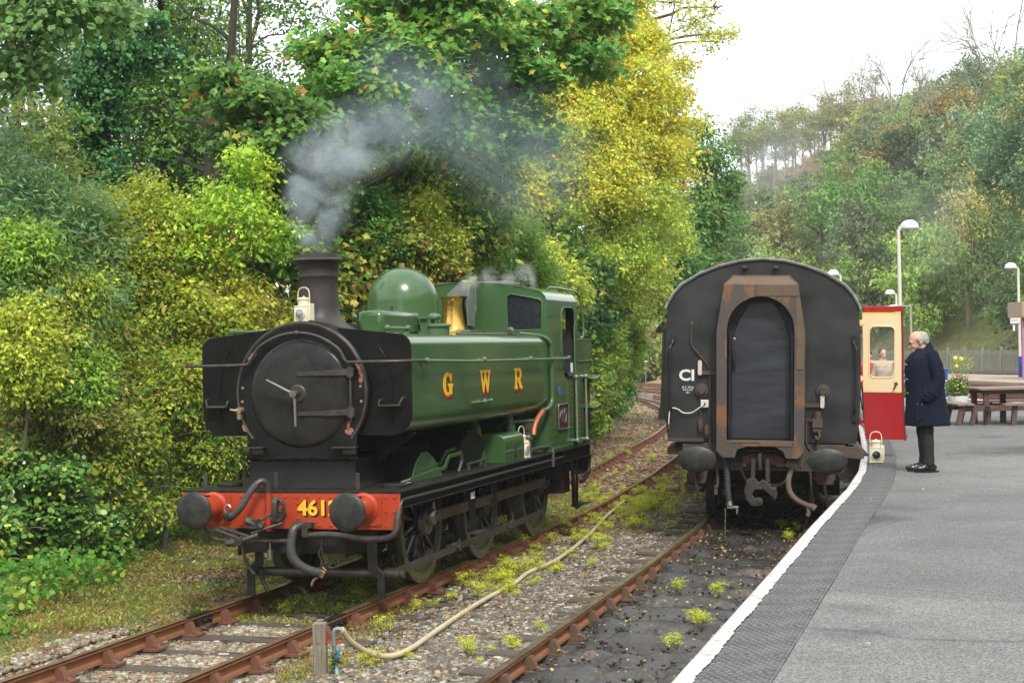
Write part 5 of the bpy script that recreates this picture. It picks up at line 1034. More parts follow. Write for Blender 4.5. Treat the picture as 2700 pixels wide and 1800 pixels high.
    g = G(); hs = np.linspace(1.24, 3.12, 16); g.loft([[(px(x1, h) + a, y0 + b, h) for a, b in ((0, -.026), (.028, -.026), (.028, .026), (0, .026))] for h in hs]); g.build('door_edge', maroond, D)
    g = G(); g.bb(x1 + .05, x1 + .075, y0 - .03, y0 + .03, 1.98, 2.10); g.bb(x1 + .075, x1 + .09, y0 - .02, y0 + .02, 1.28, 1.34); g.build('door_lock', steel, D, bevel=.003)
    g = G(); g.prism([(a, b) for a, b in win], 'y', y0 - .003, y0 + .003); g.build('door_glass', glassmat('clear_door_glass', (.3, .32, .31), .05, .02), D)
    g = G(); g.tube([(a, y0 - .022, b) for a, b in win + win[:1]], .010, 6); g.bb(x0 + .085, x0 + .435, y0 - .02, y0 - .008, 2.325, 2.355); g.build('window_frame', cream, D)
    g = G(); g.cyl((x0 + .44, y0 - .06, 2.0), (x0 + .44, y0 - .02, 2.0), .012, n=8); g.tube([(x0 + .455, y0 - .06, 2.035), (x0 + .42, y0 - .065, 1.95)], .013, 8); g.lathe([(0, y0 - .03), (.025, y0 - .028), (.028, y0 - .02)], (x0 + .455, 0, 2.03), 'y', 12); g.build('door_handle', steeld, D)
    for h, m in ((2.88, cream), (2.10, cream), (1.50, maroon)):
        g = G(); g.bb(x0 - .06, x0 + .01, y0 - .03, y0 + .02, h - .03, h + .03); g.cyl((x0 - .03, y0 - .02, h - .045), (x0 - .03, y0 - .02, h + .045), .016, n=8); g.build('hinge', m, D, bevel=.004)
    g = G(); g.tube([(x0 - .03, y0, 2.02), (x0 - .035, y0, 1.90), (x0 - .02, y0, 1.78), (x0 + .0, y0, 1.65)], .010, 6, 3); g.build('check_strap', mats_black, D)
mats_black = mat('plain_black_iron', (.015, .015, .016), .45, .2); whitep_d = mat('chipped_white_bracket', (.62, .57, .48), .6, var=(.5, .44, .36), vscale=25, rust=(.25, .13, .07), rlo=.62, rscale=14)
steeld2 = mat('dusty_steel_coupler', (.03, .025, .022), .6, .1, spec=.3, var=(.065, .055, .046), vscale=8, bump=.3)
build_carriage()

# ------------------------------------------------------------------ platform lamps, sign, fence, far platform
pmet = mat('lamp_post_cream_white', (.72, .72, .62), .45, var=(.66, .66, .50), vscale=3); bluep = mat('blue_painted_sleeve', (.02, .05, .30), .5, var=(.03, .07, .36), vscale=4); dome = mat('pale_lilac_lamp_hood', (.70, .72, .80), .4)
def lamp_post(x, y, z0, h, side, label, arm=False):
    r = empty('lamp_post', (x, y, z0), label, 'lamp post', 'dome topped station lamps' if not arm else None)
    r.rotation_euler.z = -.0 + CAM['yaw']
    if not arm:
        g = G(); g.cyl((0, 0, 0), (0, 0, h), .055, .05, 14); g.build('pole', pmet, r)
        g = G(); g.cyl((0, 0, 0), (0, 0, .85), .085, n=14); g.build('blue_sleeve', bluep, r)
        g = G(); g.bb(min(0, side * .16), max(0, side * .16), -.05, .05, h - .02, h + .06); g.build('bracket', pmet, r, bevel=.01)
        g = G(); g.lathe([(.245, h + .02), (.25, h + .05), (.225, h + .14), (.16, h + .21), (.08, h + .245), (0, h + .25)], (side * .30, 0, 0), 'z', 28); g.build('lamp_hood', dome, r, smooth=180)
        g = G(); g.lathe([(0, h + .015), (.235, h + .015), (.235, h + .03)], (side * .30, 0, 0), 'z', 24); g.build('lamp_glass', whitep, r)
    else:
        g = G(); g.tube([(0, 0, 0), (0, 0, h - .2), (side * .08, 0, h - .03), (side * .5, 0, h)], lambda t: .06 - .03 * t, 10, 4); g.build('pole', mat('galvanised_pole', (.30, .34, .24), .6), r)
        g = G(); g.sph((side * .75, 0, h), .3, 12, 6, (1, .4, .28)); g.build('lamp_head', pmet, r)
    return r
lamp_post(4.72, 29.0, PZ, 4.62, 1, 'tallest white lamp post, rising behind the open carriage door')
q = gz(2691, 994, 1.1); lamp_post(q[0], q[1], 1.1, 4.45, -1, 'lamp post on the far platform that carries the white station name sign')
def top_at(px, py, ztop): return gz(px, py, ztop)
q = at(2363, 776, 79); lamp_post(float(q[0]), float(q[1]), .9, float(q[2]) - .9, -1, 'distant dome lamp post just left of the tallest lamp post')
q = at(2216, 726, 68); lamp_post(float(q[0]), float(q[1]), .9, float(q[2]) - .9, -1, 'dome lamp post whose hood shows above the right shoulder of the carriage roof')
q = atq = at(2401, 806, 77); lamp_post(q[0], q[1], .9, float(q[2]) - .9, -1, 'thin grey green street lamp with a flat head, left of the old man', arm=True)
q = gz(2691, 994, 1.1); u = np.array([math.cos(CAM['yaw']), math.sin(CAM['yaw'])])
r = empty('station_sign', (q[0] - .22 * u[0], q[1] - .22 * u[1] - .1, 3.3), 'white station name sign on the far platform lamp post', 'sign'); r.rotation_euler.z = CAM['yaw'] + .1
g = G(); g.bb(-.16, .19, -.02, .02, 0, .44); g.build('sign_board', whitep, r, bevel=.004); g = G(); g.bb(-.16, .19, -.024, .02, -.05, 0); g.build('purple_band', mat('purple_band', (.10, .04, .25), .5), r); g = G(); g.cyl((.22, .06, .02), (.22, .06, .42), .07, n=10); g.build('clamp', pmet, r); g = G(); g.bb(-.05, .03, -.02, .02, -.3, -.05); g.build('small_plate', whitep, r)
for i, s in enumerate(('Bodmin', 'Parkway')): text('sign_line', s, .10, (.015, -.023, .30 - .16 * i), MF, mat('sign_text_dark_blue', (.02, .03, .12), .5), r, .001, 0, .8)

FP = empty('far_platform', kind='structure'); conc = mat('pale_platform_concrete', (.38, .31, .25), .85, var=(.30, .24, .19), vscale=2, bump=.4); brk = mat('red_brown_brick', (.17, .075, .05), .85, var=(.26, .13, .09), vscale=7, bump=.5, rust=(.33, .22, .15), rlo=.6, rscale=12, stretch=(1, 1, .4))
Ed = [(16, 27), (8.03, 44.2), (5.77, 49.7), (0, 61), (-6, 71.5)]; Fe = [(18, 41), (8.2, 57.9), (4.76, 64.5), (-2, 76.5), (-8, 86)]
g = G(); g.prism(Ed + Fe[::-1], 'z', -.3, 1.1); g.build('platform_surface', conc, FP, smooth=0)
g = G(); g.loft([[(a - .04, b - .02, z) for z in (1.0, 1.115)] + [(a + .5, b + .2, 1.115), (a + .5, b + .2, 1.0)] for a, b in Ed]); g.build('platform_edge', conc, FP)
# brick face of the far platform: courses of separate bricks where it shows between tables and planters
g = G(); g.loft([[(a + .02, b + .01, z) for z in (-.3, 1.0)] + [(a + .1, b + .05, 1.0), (a + .1, b + .05, -.3)] for a, b in Ed]); g.build('platform_wall', mat('mortar', (.22, .17, .14), .9), FP)
P0, P1 = np.array(Ed[0], float), np.array(Ed[2], float)
def along(Pts, d):
    for a, b in zip(Pts[:-1], Pts[1:]):
        a, b = np.array(a, float), np.array(b, float); L = np.linalg.norm(b - a)
        if d <= L: return a + (b - a) * d / L, (b - a) / L
        d -= L
    return b, (b - a) / L
g = G(); d = 12.0
while d < 34:
    for c_ in range(16):
        p, tt = along(Ed, d + (.11 if c_ % 2 else 0)); R = Matrix.Rotation(math.atan2(tt[1], tt[0]), 3, 'Z'); g.box((p[0], p[1], -.2 + .075 * c_ + .04), (.212, .10 + rnd.uniform(0, .02), .063), R)
    d += .225
g.build('bricks', brk, FP, smooth=0, kind='stuff')
pal = mat('galvanised_palisade', (.30, .31, .28), .5, .3, var=(.22, .23, .2), vscale=6)
FN = empty('palisade_fence', label='grey metal palisade fence along the back of the far platform', cat='fence')
g = G(); d = .1; tot = sum(np.linalg.norm(np.array(b) - np.array(a)) for a, b in zip(Fe[:-1], Fe[1:])); pp = None
while d < tot:
    p, tt = along(Fe, d); R = Matrix.Rotation(math.atan2(tt[1], tt[0]), 3, 'Z'); g.box((p[0], p[1], 1.1 + .56), (.045, .015, 1.06), R); d += .13
g.build('pales', pal, FN, smooth=0, kind='stuff')
d = .5
while d < tot:
    p, tt = along(Fe, d)
    if pp is None: h = G(); h.bb(-.045, .045, -.04, .06, 0, 1.25); pp = h.build('fence_post', pal, FN); o = pp
    else: o = inst(pp, FN)
    o.location = (p[0], p[1], 1.1); o.rotation_euler.z = math.atan2(tt[1], tt[0]); d += 1.75
for z in (1.28, 2.02): g = G(); g.tube([(a, b + .03, z) for a, b in Fe], .022, 4); g.build('fence_rail', pal, FN)
g = G(); g.tube([(a - .05, b - .1, 1.15) for a, b in Fe], .09, 4); g.build('kerb', mat('dark_kerb', (.09, .075, .06), .9), FN)
lk = mat('lilac_shelter_frame', (.42, .18, .30), .5, var=(.36, .15, .26), vscale=3)
q = at(2697, 1000, 62); SH = empty('waiting_shelter', (float(q[0]), float(q[1]), 1.1), 'lilac framed shelter at the right edge of the far platform', 'shelter', rz=CAM['yaw'])
g = G(); g.bb(0, .12, -.05, .05, 0, 2.35); g.bb(1.6, 1.72, -.05, .05, 0, 2.35); g.bb(0, 1.72, -.05, .05, 2.25, 2.37); g.bb(0, 1.72, -.04, .04, .4, .48); g.build('frame', lk, SH); g = G(); g.bb(-.1, 1.9, -.4, 1.4, 2.4, 3.0); g.build('roof', mat('beige_roof_board', (.35, .27, .2), .7), SH, bevel=.02); g = G(); g.bb(.12, 1.6, -.01, .01, .48, 2.25); g.build('panel', glassmat('shelter_glass', (.5, .55, .5), .5), SH)

# ------------------------------------------------------------------ picnic tables, planters, bins
pw = mat('weathered_brown_timber', (.075, .036, .028), .7, var=(.15, .085, .06), vscale=5, bump=.6, bscale=20, stretch=(.5, 6, 6)); pwt = mat('greyed_table_top', (.19, .13, .10), .75, var=(.28, .21, .17), vscale=5, bump=.5, stretch=(.5, 6, 6))
q = gz(2650, 1118, PZ)
T = empty('picnic_table', (float(q[0]), float(q[1]) + .45, PZ), 'square brown timber picnic table with benches on its sides, right of the flower tub', 'picnic table', rz=CAM['yaw'] - .03)
for i in range(6): g = G(); g.bb(-.62, .95, -.60 + i * .20, -.42 + i * .20, .66, .70); g.build('table_board', pwt, T, bevel=.004)
for x, y in ((-.47, -.45), (-.47, .45), (.70, -.45), (.70, .45), (.05, .3)): g = G(); g.bb(x - .05, x + .05, y - .05, y + .05, 0, .66); g.build('leg', pw, T, bevel=.004)
g = G(); g.bb(-.55, .85, -.49, -.41, .58, .66); g.bb(-.55, .85, .41, .49, .58, .66); g.bb(-1.0, 1.3, -.50, -.45, .26, .37); g.bb(-1.0, 1.3, .45, .5, .26, .37); g.bb(-.5, -.42, -.85, .85, .26, .36); g.bb(.68, .75, -.85, .85, .26, .36); g.build('cross_beam', pw, T, bevel=.004)
for y in (-.95, .85):
    for k in range(2): g = G(); g.bb(-.25, 1.35, y + .15 * k, y + .15 * k + .13, .37, .41); g.build('bench_board', pwt, T, bevel=.004)
    for x in (-.05, 1.15): g = G(); g.box((x, y + .13, .19), (.09, .09, .38), Matrix.Rotation(.12 if x < 0 else -.12, 3, 'Y')); g.build('bench_leg', pw, T, bevel=.004)
for k in range(2): g = G(); g.bb(-1.05 + .17 * k, -.90 + .17 * k, -.62, .55, .37, .41); g.build('bench_board', pwt, T, bevel=.004)
for y, t_ in ((-.5, .22), (.42, .22)):
    for x in (-.98, -.72): g = G(); g.box((x, y, .185), (.09, .09, .38), Matrix.Rotation(t_, 3, 'Y')); g.build('bench_leg', pw, T, bevel=.004)
g = G(); rng = random.Random(2)
for i in range(34):
    t_ = i / 33; x = .40 + .55 * t_; z = .30 * (1 - t_) ** 2 + .02 + (.0 if t_ > .55 else 0); g.lathe([(.012, -.004), (.018, 0), (.012, .004)], (x, -.5, z), 'y' if i % 2 else 'x', 6)
g.build('chain', mat('rusty_chain', (.22, .09, .05), .8), T)

def quads(P, A, B, cols, name, parent=None, m=None, kind='stuff'):
    """P centre, A,B half axes (n,3)"""
    V = np.stack([P - A, P + B * .6 - A * .1, P + A, P - B * .6 - A * .1], 1).reshape(-1, 3); n = len(P)
    return npmesh(name, V, np.arange(n * 4).reshape(n, 4), m or leafmat('leaf'), parent, np.repeat(cols, 4, 0), kind)
def rdir(rs, n): v = rs.normal(size=(n, 3)); return v / np.linalg.norm(v, axis=1)[:, None]
def planter(px, py, d, label, w_, hgt, seed, tall=True):
    q = at(px, py, d); r = empty('flower_tub', (float(q[0]), float(q[1]), PZ), label, 'planter', 'flower tubs on the platform'); rs = np.random.default_rng(seed)
    g = G(); g.lathe([(0, 0), (w_ * .40, 0), (w_ * .5, .2), (w_ * .5, .22), (w_ * .45, .22), (w_ * .42, .16), (0, .15)], (0, 0, 0), 'z', 24); g.build('tub', whitep, r)
    n = 1500; c = rdir(rs, n) * (rs.random(n) ** .4)[:, None] * [w_ * .62, w_ * .62, hgt * .45] + [0, 0, .2 + hgt * .36]; a = rdir(rs, n) * .035; b = np.cross(a, rdir(rs, n)); b /= np.linalg.norm(b, axis=1)[:, None]; b *= .03
    pal_ = np.array([(.10, .26, .03), (.17, .36, .05), (.06, .16, .03), (.28, .42, .06)]); quads(c, a, b, pal_[rs.integers(0, 4, n)], 'foliage', r, kind=None)
    n = 70; c = rdir(rs, n) * [w_ * .66, w_ * .66, hgt * .48] + [0, 0, .22 + hgt * .36]; fc = np.array([(.62, .12, .38), (.75, .55, .03), (.55, .03, .02), (.62, .12, .38), (.7, .6, .6), (.78, .62, .10)]); g2 = []
    k = rs.integers(0, 6, n)
    for j in range(6):
        g = G()
        for p in c[k == j]: g.sph(p, rs.uniform(.018, .036), 6, 4, (1, 1, .6))
        if g.v: g.build('flower', mat('petal_%s' % ['pink', 'yellow', 'red', 'magenta', 'white', 'gold'][j], tuple(fc[j]), .6), r, kind='stuff')
    if tall:
        g = G(); tips = []
        for i in range(12):
            x, y = rs.uniform(-.15, .15, 2); t_ = (x * 2.2, y * 2, hgt + rs.uniform(.15, .55)); g.tube([(x, y, .3), (x * 1.4, y * 1.4, hgt * .8), t_], .006, 5, 3); tips.append(t_)
        g.build('stems', mat('pale_stem', (.25, .32, .08), .6), r, kind='stuff')
        tp = np.array(tips); n = 380; c = tp[rs.integers(0, 12, n)] * [1, 1, 1] + rs.normal(size=(n, 3)) * [.06, .06, .10]; a = rdir(rs, n) * .03; b = np.cross(a, rdir(rs, n)); quads(c, a, b * .8, np.array([(.40, .48, .10), (.55, .50, .08), (.25, .36, .08)])[rs.integers(0, 3, n)], 'upper_leaves', r, kind=None)
        g = G()
        for p in (tips[0], tips[3], tips[5]): g.sph(p, .06, 8, 6)
        g.build('yellow_rose', mat('yellow_rose', (.85, .72, .20), .6), r)
    return r
planter(2527, 1066, 40.5, 'white tub overflowing with pink and yellow flowers behind the old man', .52, .62, 1)
planter(2396, 1066, 40, 'flower tub with yellow blooms between the carriage door and the old man', .42, .5, 2, False)
def bin_(px, d, z, w_, h, label):
    q = at(px, 1000, d); r = empty('litter_bin', (float(q[0]), float(q[1]), z), label, 'bin', rz=CAM['yaw']); g = G(); g.loft([[(-w_ / 2 * k, -w_ / 2 * k, z_), (w_ / 2 * k, -w_ / 2 * k, z_), (w_ / 2 * k, w_ / 2 * k, z_), (-w_ / 2 * k, w_ / 2 * k, z_)] for k, z_ in ((.8, 0), (1, h * .85), (1, h * .88))]); g.build('bin_body', bluep2, r, bevel=.02); g = G(); g.loft([[(-w_ / 2 * k, -w_ / 2 * k, z_), (w_ / 2 * k, -w_ / 2 * k, z_), (w_ / 2 * k, w_ / 2 * k, z_), (-w_ / 2 * k, w_ / 2 * k, z_)] for k, z_ in ((1.06, h * .88), (1.06, h * .94), (.7, h))]); g.build('lid', bluep2, r, bevel=.02)
bluep2 = mat('bright_blue_plastic', (.01, .06, .26), .45)
bin_(2383, 42, PZ, .26, .78, 'blue litter bin at the foot of the tallest lamp post'); bin_(2487, 46, PZ + .0, .22, .85, 'blue litter bin glimpsed behind the old man\'s back')

# small white sign beside the far running lines
q = gz(1703, 1012, .0); r = empty('trackside_sign', (float(q[0]), float(q[1]), -.1), 'small white square sign on a thin post beside the distant curving rails', 'sign', rz=CAM['yaw'])
g = G(); g.cyl((0, 0, 0), (0, 0, 1.75), .035, n=8); g.build('post', pal, r); g = G(); g.bb(-.12, .12, -.05, -.03, 1.5, 1.76); g.build('sign_board', whitep, r)
# white marker post further left
# ------------------------------------------------------------------ stand post, tap and hose in the foreground
q = at(843, 1640, 14.0); woodp = mat('grey_weathered_post', (.16, .14, .10), .85, var=(.28, .25, .19), vscale=7, bump=1.4, bscale=14, stretch=(8, 8, .6), rust=(.05, .045, .03), rlo=.62, rscale=6)
WP = empty('wooden_post', (float(q[0]), float(q[1]), 0), 'weathered square timber post with a rusty bracket in the foreground ballast', 'post', rz=.25)
g = G(); g.bb(-.058, .058, -.055, .055, -.45, float(q[2])); g.build('post', woodp, WP, bevel=.008)
g = G(); g.box((-.01, -.058, float(q[2]) - .16), (.03, .008, .03), Matrix.Rotation(.78, 3, 'Y')); g.build('square_nail', woodp, WP)
zt = float(q[2]); bx = mat('rust_red_bracket', (.30, .07, .03), .6)
g = G(); g.bb(.052, .062, -.03, .03, zt - .17, zt - .06); g.box((.13, -.03, zt - .165), (.15, .012, .02)); g.box((.055, -.04, zt - .12), (.012, .03, .12)); g.build('bracket', bx, WP, bevel=.002)
HT = empty('standpipe_tap', (float(q[0]), float(q[1]), 0), 'grey elbow tap with twine and pale blue pipe beside the timber post', 'tap', rz=.25)
g = G(); g.tube([(.125, -.02, zt - .30), (.125, -.02, zt - .10), (.135, -.02, zt - .065), (.165, -.02, zt - .055), (.20, -.02, zt - .065)], .020, 10, 3); g.cyl((.125, -.02, zt - .2), (.125, -.02, zt - .16), .028, n=8); g.build('elbow', mat('dull_zinc', (.34, .37, .38), .45, .6, var=(.25, .26, .26), vscale=20), HT)
g = G(); g.tube([(.13, -.02, zt - .36), (.15, -.03, zt - .46), (.19, -.03, zt - .8)], .015, 8, 3); g.build('blue_pipe', mat('pale_blue_pipe', (.30, .55, .62), .4), HT)
g = G(); g.tube([(.12, -.04, zt - .34), (.17, -.05, zt - .26), (.15, -.04, zt - .22)], .012, 6, 2); g.build('tap_lever', mat('teal_lever', (.02, .22, .30), .4), HT)
rs = np.random.default_rng(4); n = 160; c = rs.normal(size=(n, 3)) * [.022, .02, .04] + [.13, -.03, zt - .33]; a = rdir(rs, n) * .03; b = np.cross(a, rdir(rs, n)) * .25; quads(c, a, b, np.array([(.03, .06, .015), (.06, .09, .03)])[rs.integers(0, 2, n)], 'moss_twine', HT, kind=None)
e1 = WP.matrix_basis
hp = [at(888, 1657, 13.9), at(925, 1690, 14.1), at(972, 1719, 14.3), at(1030, 1729, 14.45)]
hz = [(x_, y_) for x_, y_ in ((1085, 1711), (1144, 1668), (1213, 1618), (1278, 1576), (1355, 1534), (1393, 1503), (1470, 1469), (1546, 1408), (1600, 1352), (1650, 1310))]
pts = [Vector(p) for p in hp] + [Vector((*gz(a, b, -.07)[:2], float(gh(*gz(a, b, -.07)[:2])) + .075)) for a, b in hz]
pts[0] = Vector((float(q[0]) + .19, float(q[1]) + .03, zt - .058))
g = G(); g.tube(pts, .027, 10, 8); ho = g.build('hose', mat('dirty_cream_hose', (.56, .48, .32), .55, var=(.44, .36, .21), vscale=5, rust=(.22, .22, .06), rlo=.63, rscale=6), smooth=180); tag(ho, 'long cream rubber hose sagging from the tap and lying along the ballast', 'hose')
# old block beside the distant left-hand rail
q = gz(1690, 1052, 0); g = G(); g.bb(-.5, .2, -.2, .2, -.2, .28); g.bb(.2, .6, -.16, .16, -.2, .22); bl = g.build('concrete_block', mat('mossy_block', (.14, .13, .11), .9, var=(.25, .25, .23), vscale=3, bump=.6), bevel=.03); bl.location = q; bl.rotation_euler.z = .35; tag(bl, 'mossy concrete block lying beside the distant curving rail', 'block')
# ------------------------------------------------------------------ vegetation
SH_ = dict(oval=np.array([(0, 0), (.45, .27), (1, 0), (.45, -.27)]),
           narrow=np.array([(0, 0), (.4, .13), (1, 0), (.4, -.13)]),
           round=np.array([(0, 0), (.25, .42), (.7, .36), (1, 0), (.7, -.36), (.25, -.42)]),
           maple=np.array([(0, 0), (.02, .36), (.34, .26), (.42, .58), (.66, .24), (1, 0), (.66, -.24), (.42, -.58), (.34, -.26), (.02, -.36)]))
def unit(v): return v / np.maximum(np.linalg.norm(v, axis=-1, keepdims=True), 1e-9)
def foliage(name, lobes, ncl, per, size, pal, seed, parent=None, shape='oval', spray=.35, flat=.55, shell=.55, droop=.1, m=None, kind=None, bright=(.72, 1.25), thick=.30, cm=.7):
    """leaves in flat sprays on the ends of twigs; lobes (x,y,z,rx[,ry,rz]); pal a list of leaf colours with weights"""
    rs = np.random.default_rng(seed); L = np.array([list(l) + [l[3]] * (6 - len(l)) for l in lobes], float); wt = (L[:, 3] * L[:, 4] + L[:, 5] ** 2); wt /= wt.sum()
    if L[:, 3].max() > .34:      # each bough carries smaller clumps with gaps between them
        S2 = []
        for l in L:
            for _ in range(9):
                e = unit(rs.normal(size=3) + [0, 0, .15]); q = rs.uniform(.26, .52); S2.append([*(l[:3] + e * l[3:6] * rs.uniform(.35, .85)), *(l[3:6] * q * [1, 1, .8])])
        L = np.array(S2); wt = L[:, 3] * L[:, 4] + L[:, 5] ** 2; wt /= wt.sum()
    k = rs.choice(len(L), ncl, p=wt); d = unit(rs.normal(size=(ncl, 3)) + [0, 0, .25]); rad = shell + (1 - shell) * rs.random(ncl) ** .6
    rad = rad * np.where(rs.random(ncl) < .12, rs.uniform(1.1, 1.6, ncl), 1)
    c = L[k, :3] + d * rad[:, None] * L[k, 3:6]
    tw = unit(d * [1, 1, .5] + rs.normal(size=(ncl, 3)) * .45 + [0, 0, -droop])
    side = unit(np.cross(tw, [0, 0, 1.0])); nn = unit(np.array([0, 0, 1.0]) * flat + d * (1 - flat) + rs.normal(size=(ncl, 3)) * .22)
    t = rs.uniform(-.5, .6, (ncl, per)); s_ = rs.normal(size=(ncl, per)) * .5 * (1.1 - np.abs(t)); h = rs.normal(size=(ncl, per)) * thick * .5
    P = c[:, None] + tw[:, None] * (t * spray)[..., None] + side[:, None] * (s_ * spray * .8)[..., None] + nn[:, None] * (h * spray)[..., None] - np.array([0, 0, 1.]) * (np.maximum(t, 0) ** 2 * spray * droop * 2)[..., None]
    sg = np.sign(s_)[..., None]; a = unit(tw[:, None] * .7 + side[:, None] * sg * .6 + rs.normal(size=(ncl, per, 3)) * .35 + np.array([0, 0, -.25]))
    n = unit(nn[:, None] + rs.normal(size=(ncl, per, 3)) * .38); b = unit(np.cross(n, a)); n = np.cross(a, b)
    T = SH_[shape]; sz = size * rs.uniform(.5, 1.3, (ncl, per, 1, 1)) * rs.uniform(.8, 1.2, (ncl, 1, 1, 1))
    V = P[:, :, None] + sz * (a[:, :, None] * (T[:, 0] - .2)[None, None, :, None] + b[:, :, None] * T[:, 1][None, None, :, None] - n[:, :, None] * (np.abs(T[:, 1]) * .35 + T[:, 0] ** 2 * .2)[None, None, :, None])
    cols = np.array([p[:3] for p in pal]) * ([1.24, 1.32, 1.15] if m is None else [1.05, 1.04, 1.0]) + ([0, 0, .022] if m is not hl_ref else 0); pw = np.array([p[3] if len(p) > 3 else 1 for p in pal], float); pw /= pw.sum()
    base = rs.choice(len(cols), ncl, p=pw); mixk = rs.random((ncl, per)) < cm
    ci = np.where(mixk, base[:, None], rs.choice(len(cols), (ncl, per), p=pw)); C = cols[ci] * rs.uniform(*bright, (ncl, per, 1)) * rs.uniform(.8, 1.15, (ncl, 1, 1))
    kk = len(T); N_ = ncl * per; V = V.reshape(-1, 3)
    return npmesh(name, V, np.arange(N_ * kk).reshape(N_, kk), m or leafmat('leaf'), parent, np.repeat(C.reshape(-1, 3), kk, 0), kind)
bark = mat('grey_brown_bark', (.075, .06, .045), .9, var=(.15, .13, .10), vscale=3, bump=1.2, bscale=12, stretch=(3, 3, .5), rust=(.05, .07, .03), rlo=.6, rscale=4)
twig = mat('pale_twig', (.22, .18, .12), .85, var=(.14, .11, .07), vscale=8)
hl_ref = 0
darkbark = mat('dark_ivy_bark', (.030, .026, .016), .9, var=(.06, .052, .034), vscale=4, bump=1, bscale=14)  # darker brown-olive bark, mottled
def limb(g, a, b, r0, r1, rs, n=7, wob=.12):
    a, b = Vector(a), Vector(b); m_ = (a + b) / 2 + Vector(rs.normal(size=3)) * (b - a).length * wob; q = a.lerp(m_, .5) + Vector(rs.normal(size=3)) * (b - a).length * wob * .4
    g.tube([a, q, m_, b], lambda t: r0 + (r1 - r0) * t, n, 3, caps=False)
Y_, YG, LG, MG, DG, BG, OR, BR, OL = (.62, .50, .04), (.42, .46, .035), (.23, .38, .04), (.12, .24, .035), (.05, .12, .022), (.14, .25, .11), (.55, .28, .04), (.30, .16, .06), (.26, .25, .05)
def P3(px, py, d, r, ry=None, rz=None):
    q = at(px, py, d); return (float(q[0]), float(q[1]), float(q[2]), r, ry or r, rz or r)
def tree(name, label, cat, lobes, ncl, per, size, pal, seed, group=None, base=None, r0=.12, barkm=None, twigs=.5, out_twigs=0, **kw):
    rs = np.random.default_rng(seed + 100); L = np.array([l[:3] for l in lobes])
    if base is None:
        base = L.mean(0)[:2]
    bx, by = float(base[0]), float(base[1]); bz = float(gh(bx, by)) - .1
    T = empty(name, (bx, by, bz), label, cat, group); off = np.array([bx, by, bz])
    lob = [tuple(np.array(l[:3]) - off) + tuple(l[3:]) for l in lobes]
    top = max(lob, key=lambda l: l[2]); H = max(top[2], .5)
    g = G(); cx = np.mean([l[0] for l in lob]) * .6, np.mean([l[1] for l in lob]) * .6
    tr = [(0, 0, 0), (cx[0] * .2 + rs.normal() * .05, cx[1] * .2, H * .35), (cx[0] * .6 + rs.normal() * .1, cx[1] * .6, H * .7), (top[0] * .8, top[1] * .8, H * .98)]
    g.tube(tr, lambda t: r0 * (1 - .75 * t) * (1 + .5 * max(0, .08 - t) / .08), 10, 5); g.build('trunk', barkm or bark, T)
    g = G(); trc = catmull(tr, 5)
    for l in lob:
        c = Vector(l[:3]); st = min(trc, key=lambda p: (p - c).length + abs(max(0, p.z - c.z + l[3])) * 2); limb(g, st, c, r0 * .42, r0 * .12, rs, 6)
        for j in range(int(7 * twigs) + 1):
            dd = Vector(unit(rs.normal(size=3))); limb(g, c + dd * l[3] * .1, c + Vector((dd.x * l[3], dd.y * l[4], abs(dd.z) * l[5] * .7 - .1 * l[5])) * .85, r0 * .14, r0 * .03, rs, 4, .15)
    g.build('branches', barkm or bark, T)
    if cat == 'shrub' or out_twigs:
        g = G()
        for l in lob:
            c = Vector(l[:3])
            for j in range(out_twigs or 5):
                dd = Vector(unit(rs.normal(size=3) + [0, 0, .5])); s0 = c + dd * l[3] * .3; e_ = c + dd * l[3] * rs.uniform(1.0, 1.45); e_.z -= .12 * l[3]
                g.tube([s0, (s0 + e_) / 2 + Vector((0, 0, .12 * l[3])), e_], lambda t: .011 * (1 - .7 * t), 4, 3, caps=False)
        g.build('twigs', twig, T)
    foliage('crown', lob, ncl, per, size, pal, seed, T, **kw)
    return T
GT = 'trees and bushes on the bank left of the engine'
# far dark trees that close the view behind the bank (sky shows through them at the far left)
k = 0
for px, py, d, r, n_, lab in ((400, 60, 30, 1.9, 620, 'leafy tree filling the gap between the ivy trunk and the maple'), (420, 380, 30, 1.7, 520, 'mid green tree between the ivy trunk and the ash sapling'), (60, 150, 30, 1.6, 200, 'light leaved tree above the olive bush at the far left'), (60, 420, 33, 2.0, 110, 'thin dark tree with white sky showing through, at the far left'), (330, 200, 34, 2.3, 330, 'dark tree with bare stems behind the ivy trunk'), (640, 150, 33, 2.4, 800, 'tall dark tree behind the broad leaved maple'), (960, 300, 34, 2.8, 1000, 'deep green tree directly behind the smoke plume'),
                              (470, 560, 31, 2.2, 850, 'dark tree low behind the bright ash sapling'), (900, 620, 31, 2.2, 900, 'dark tree behind the engine chimney'), (1280, 420, 40, 3.2, 1100, 'deep green tree between the smoke and the yellow ash'), (1180, 780, 38, 2.6, 950, 'dark ivy smothered tree behind the engine cab'), (150, 760, 29, 2.2, 800, 'dark shrub deep behind the willow')):
    c = P3(px, py, d, r); lo = [c, P3(px + 110, py + 130, d + .6, r * .7), P3(px - 120, py + 100, d - .2, r * .7), P3(px + 20, py - 210, d + .5, r * .75), P3(px + 30, py + 300, d, r * .8)]
    tree('tree', lab, 'tree', lo, int(n_ * 1.5), 14, .115, [DG + (2.5,), MG + (4,), LG + (2,), OL + (1,)], 40 + k, GT, r0=.17, barkm=darkbark, spray=.55, shell=.35, twigs=.3); k += 1
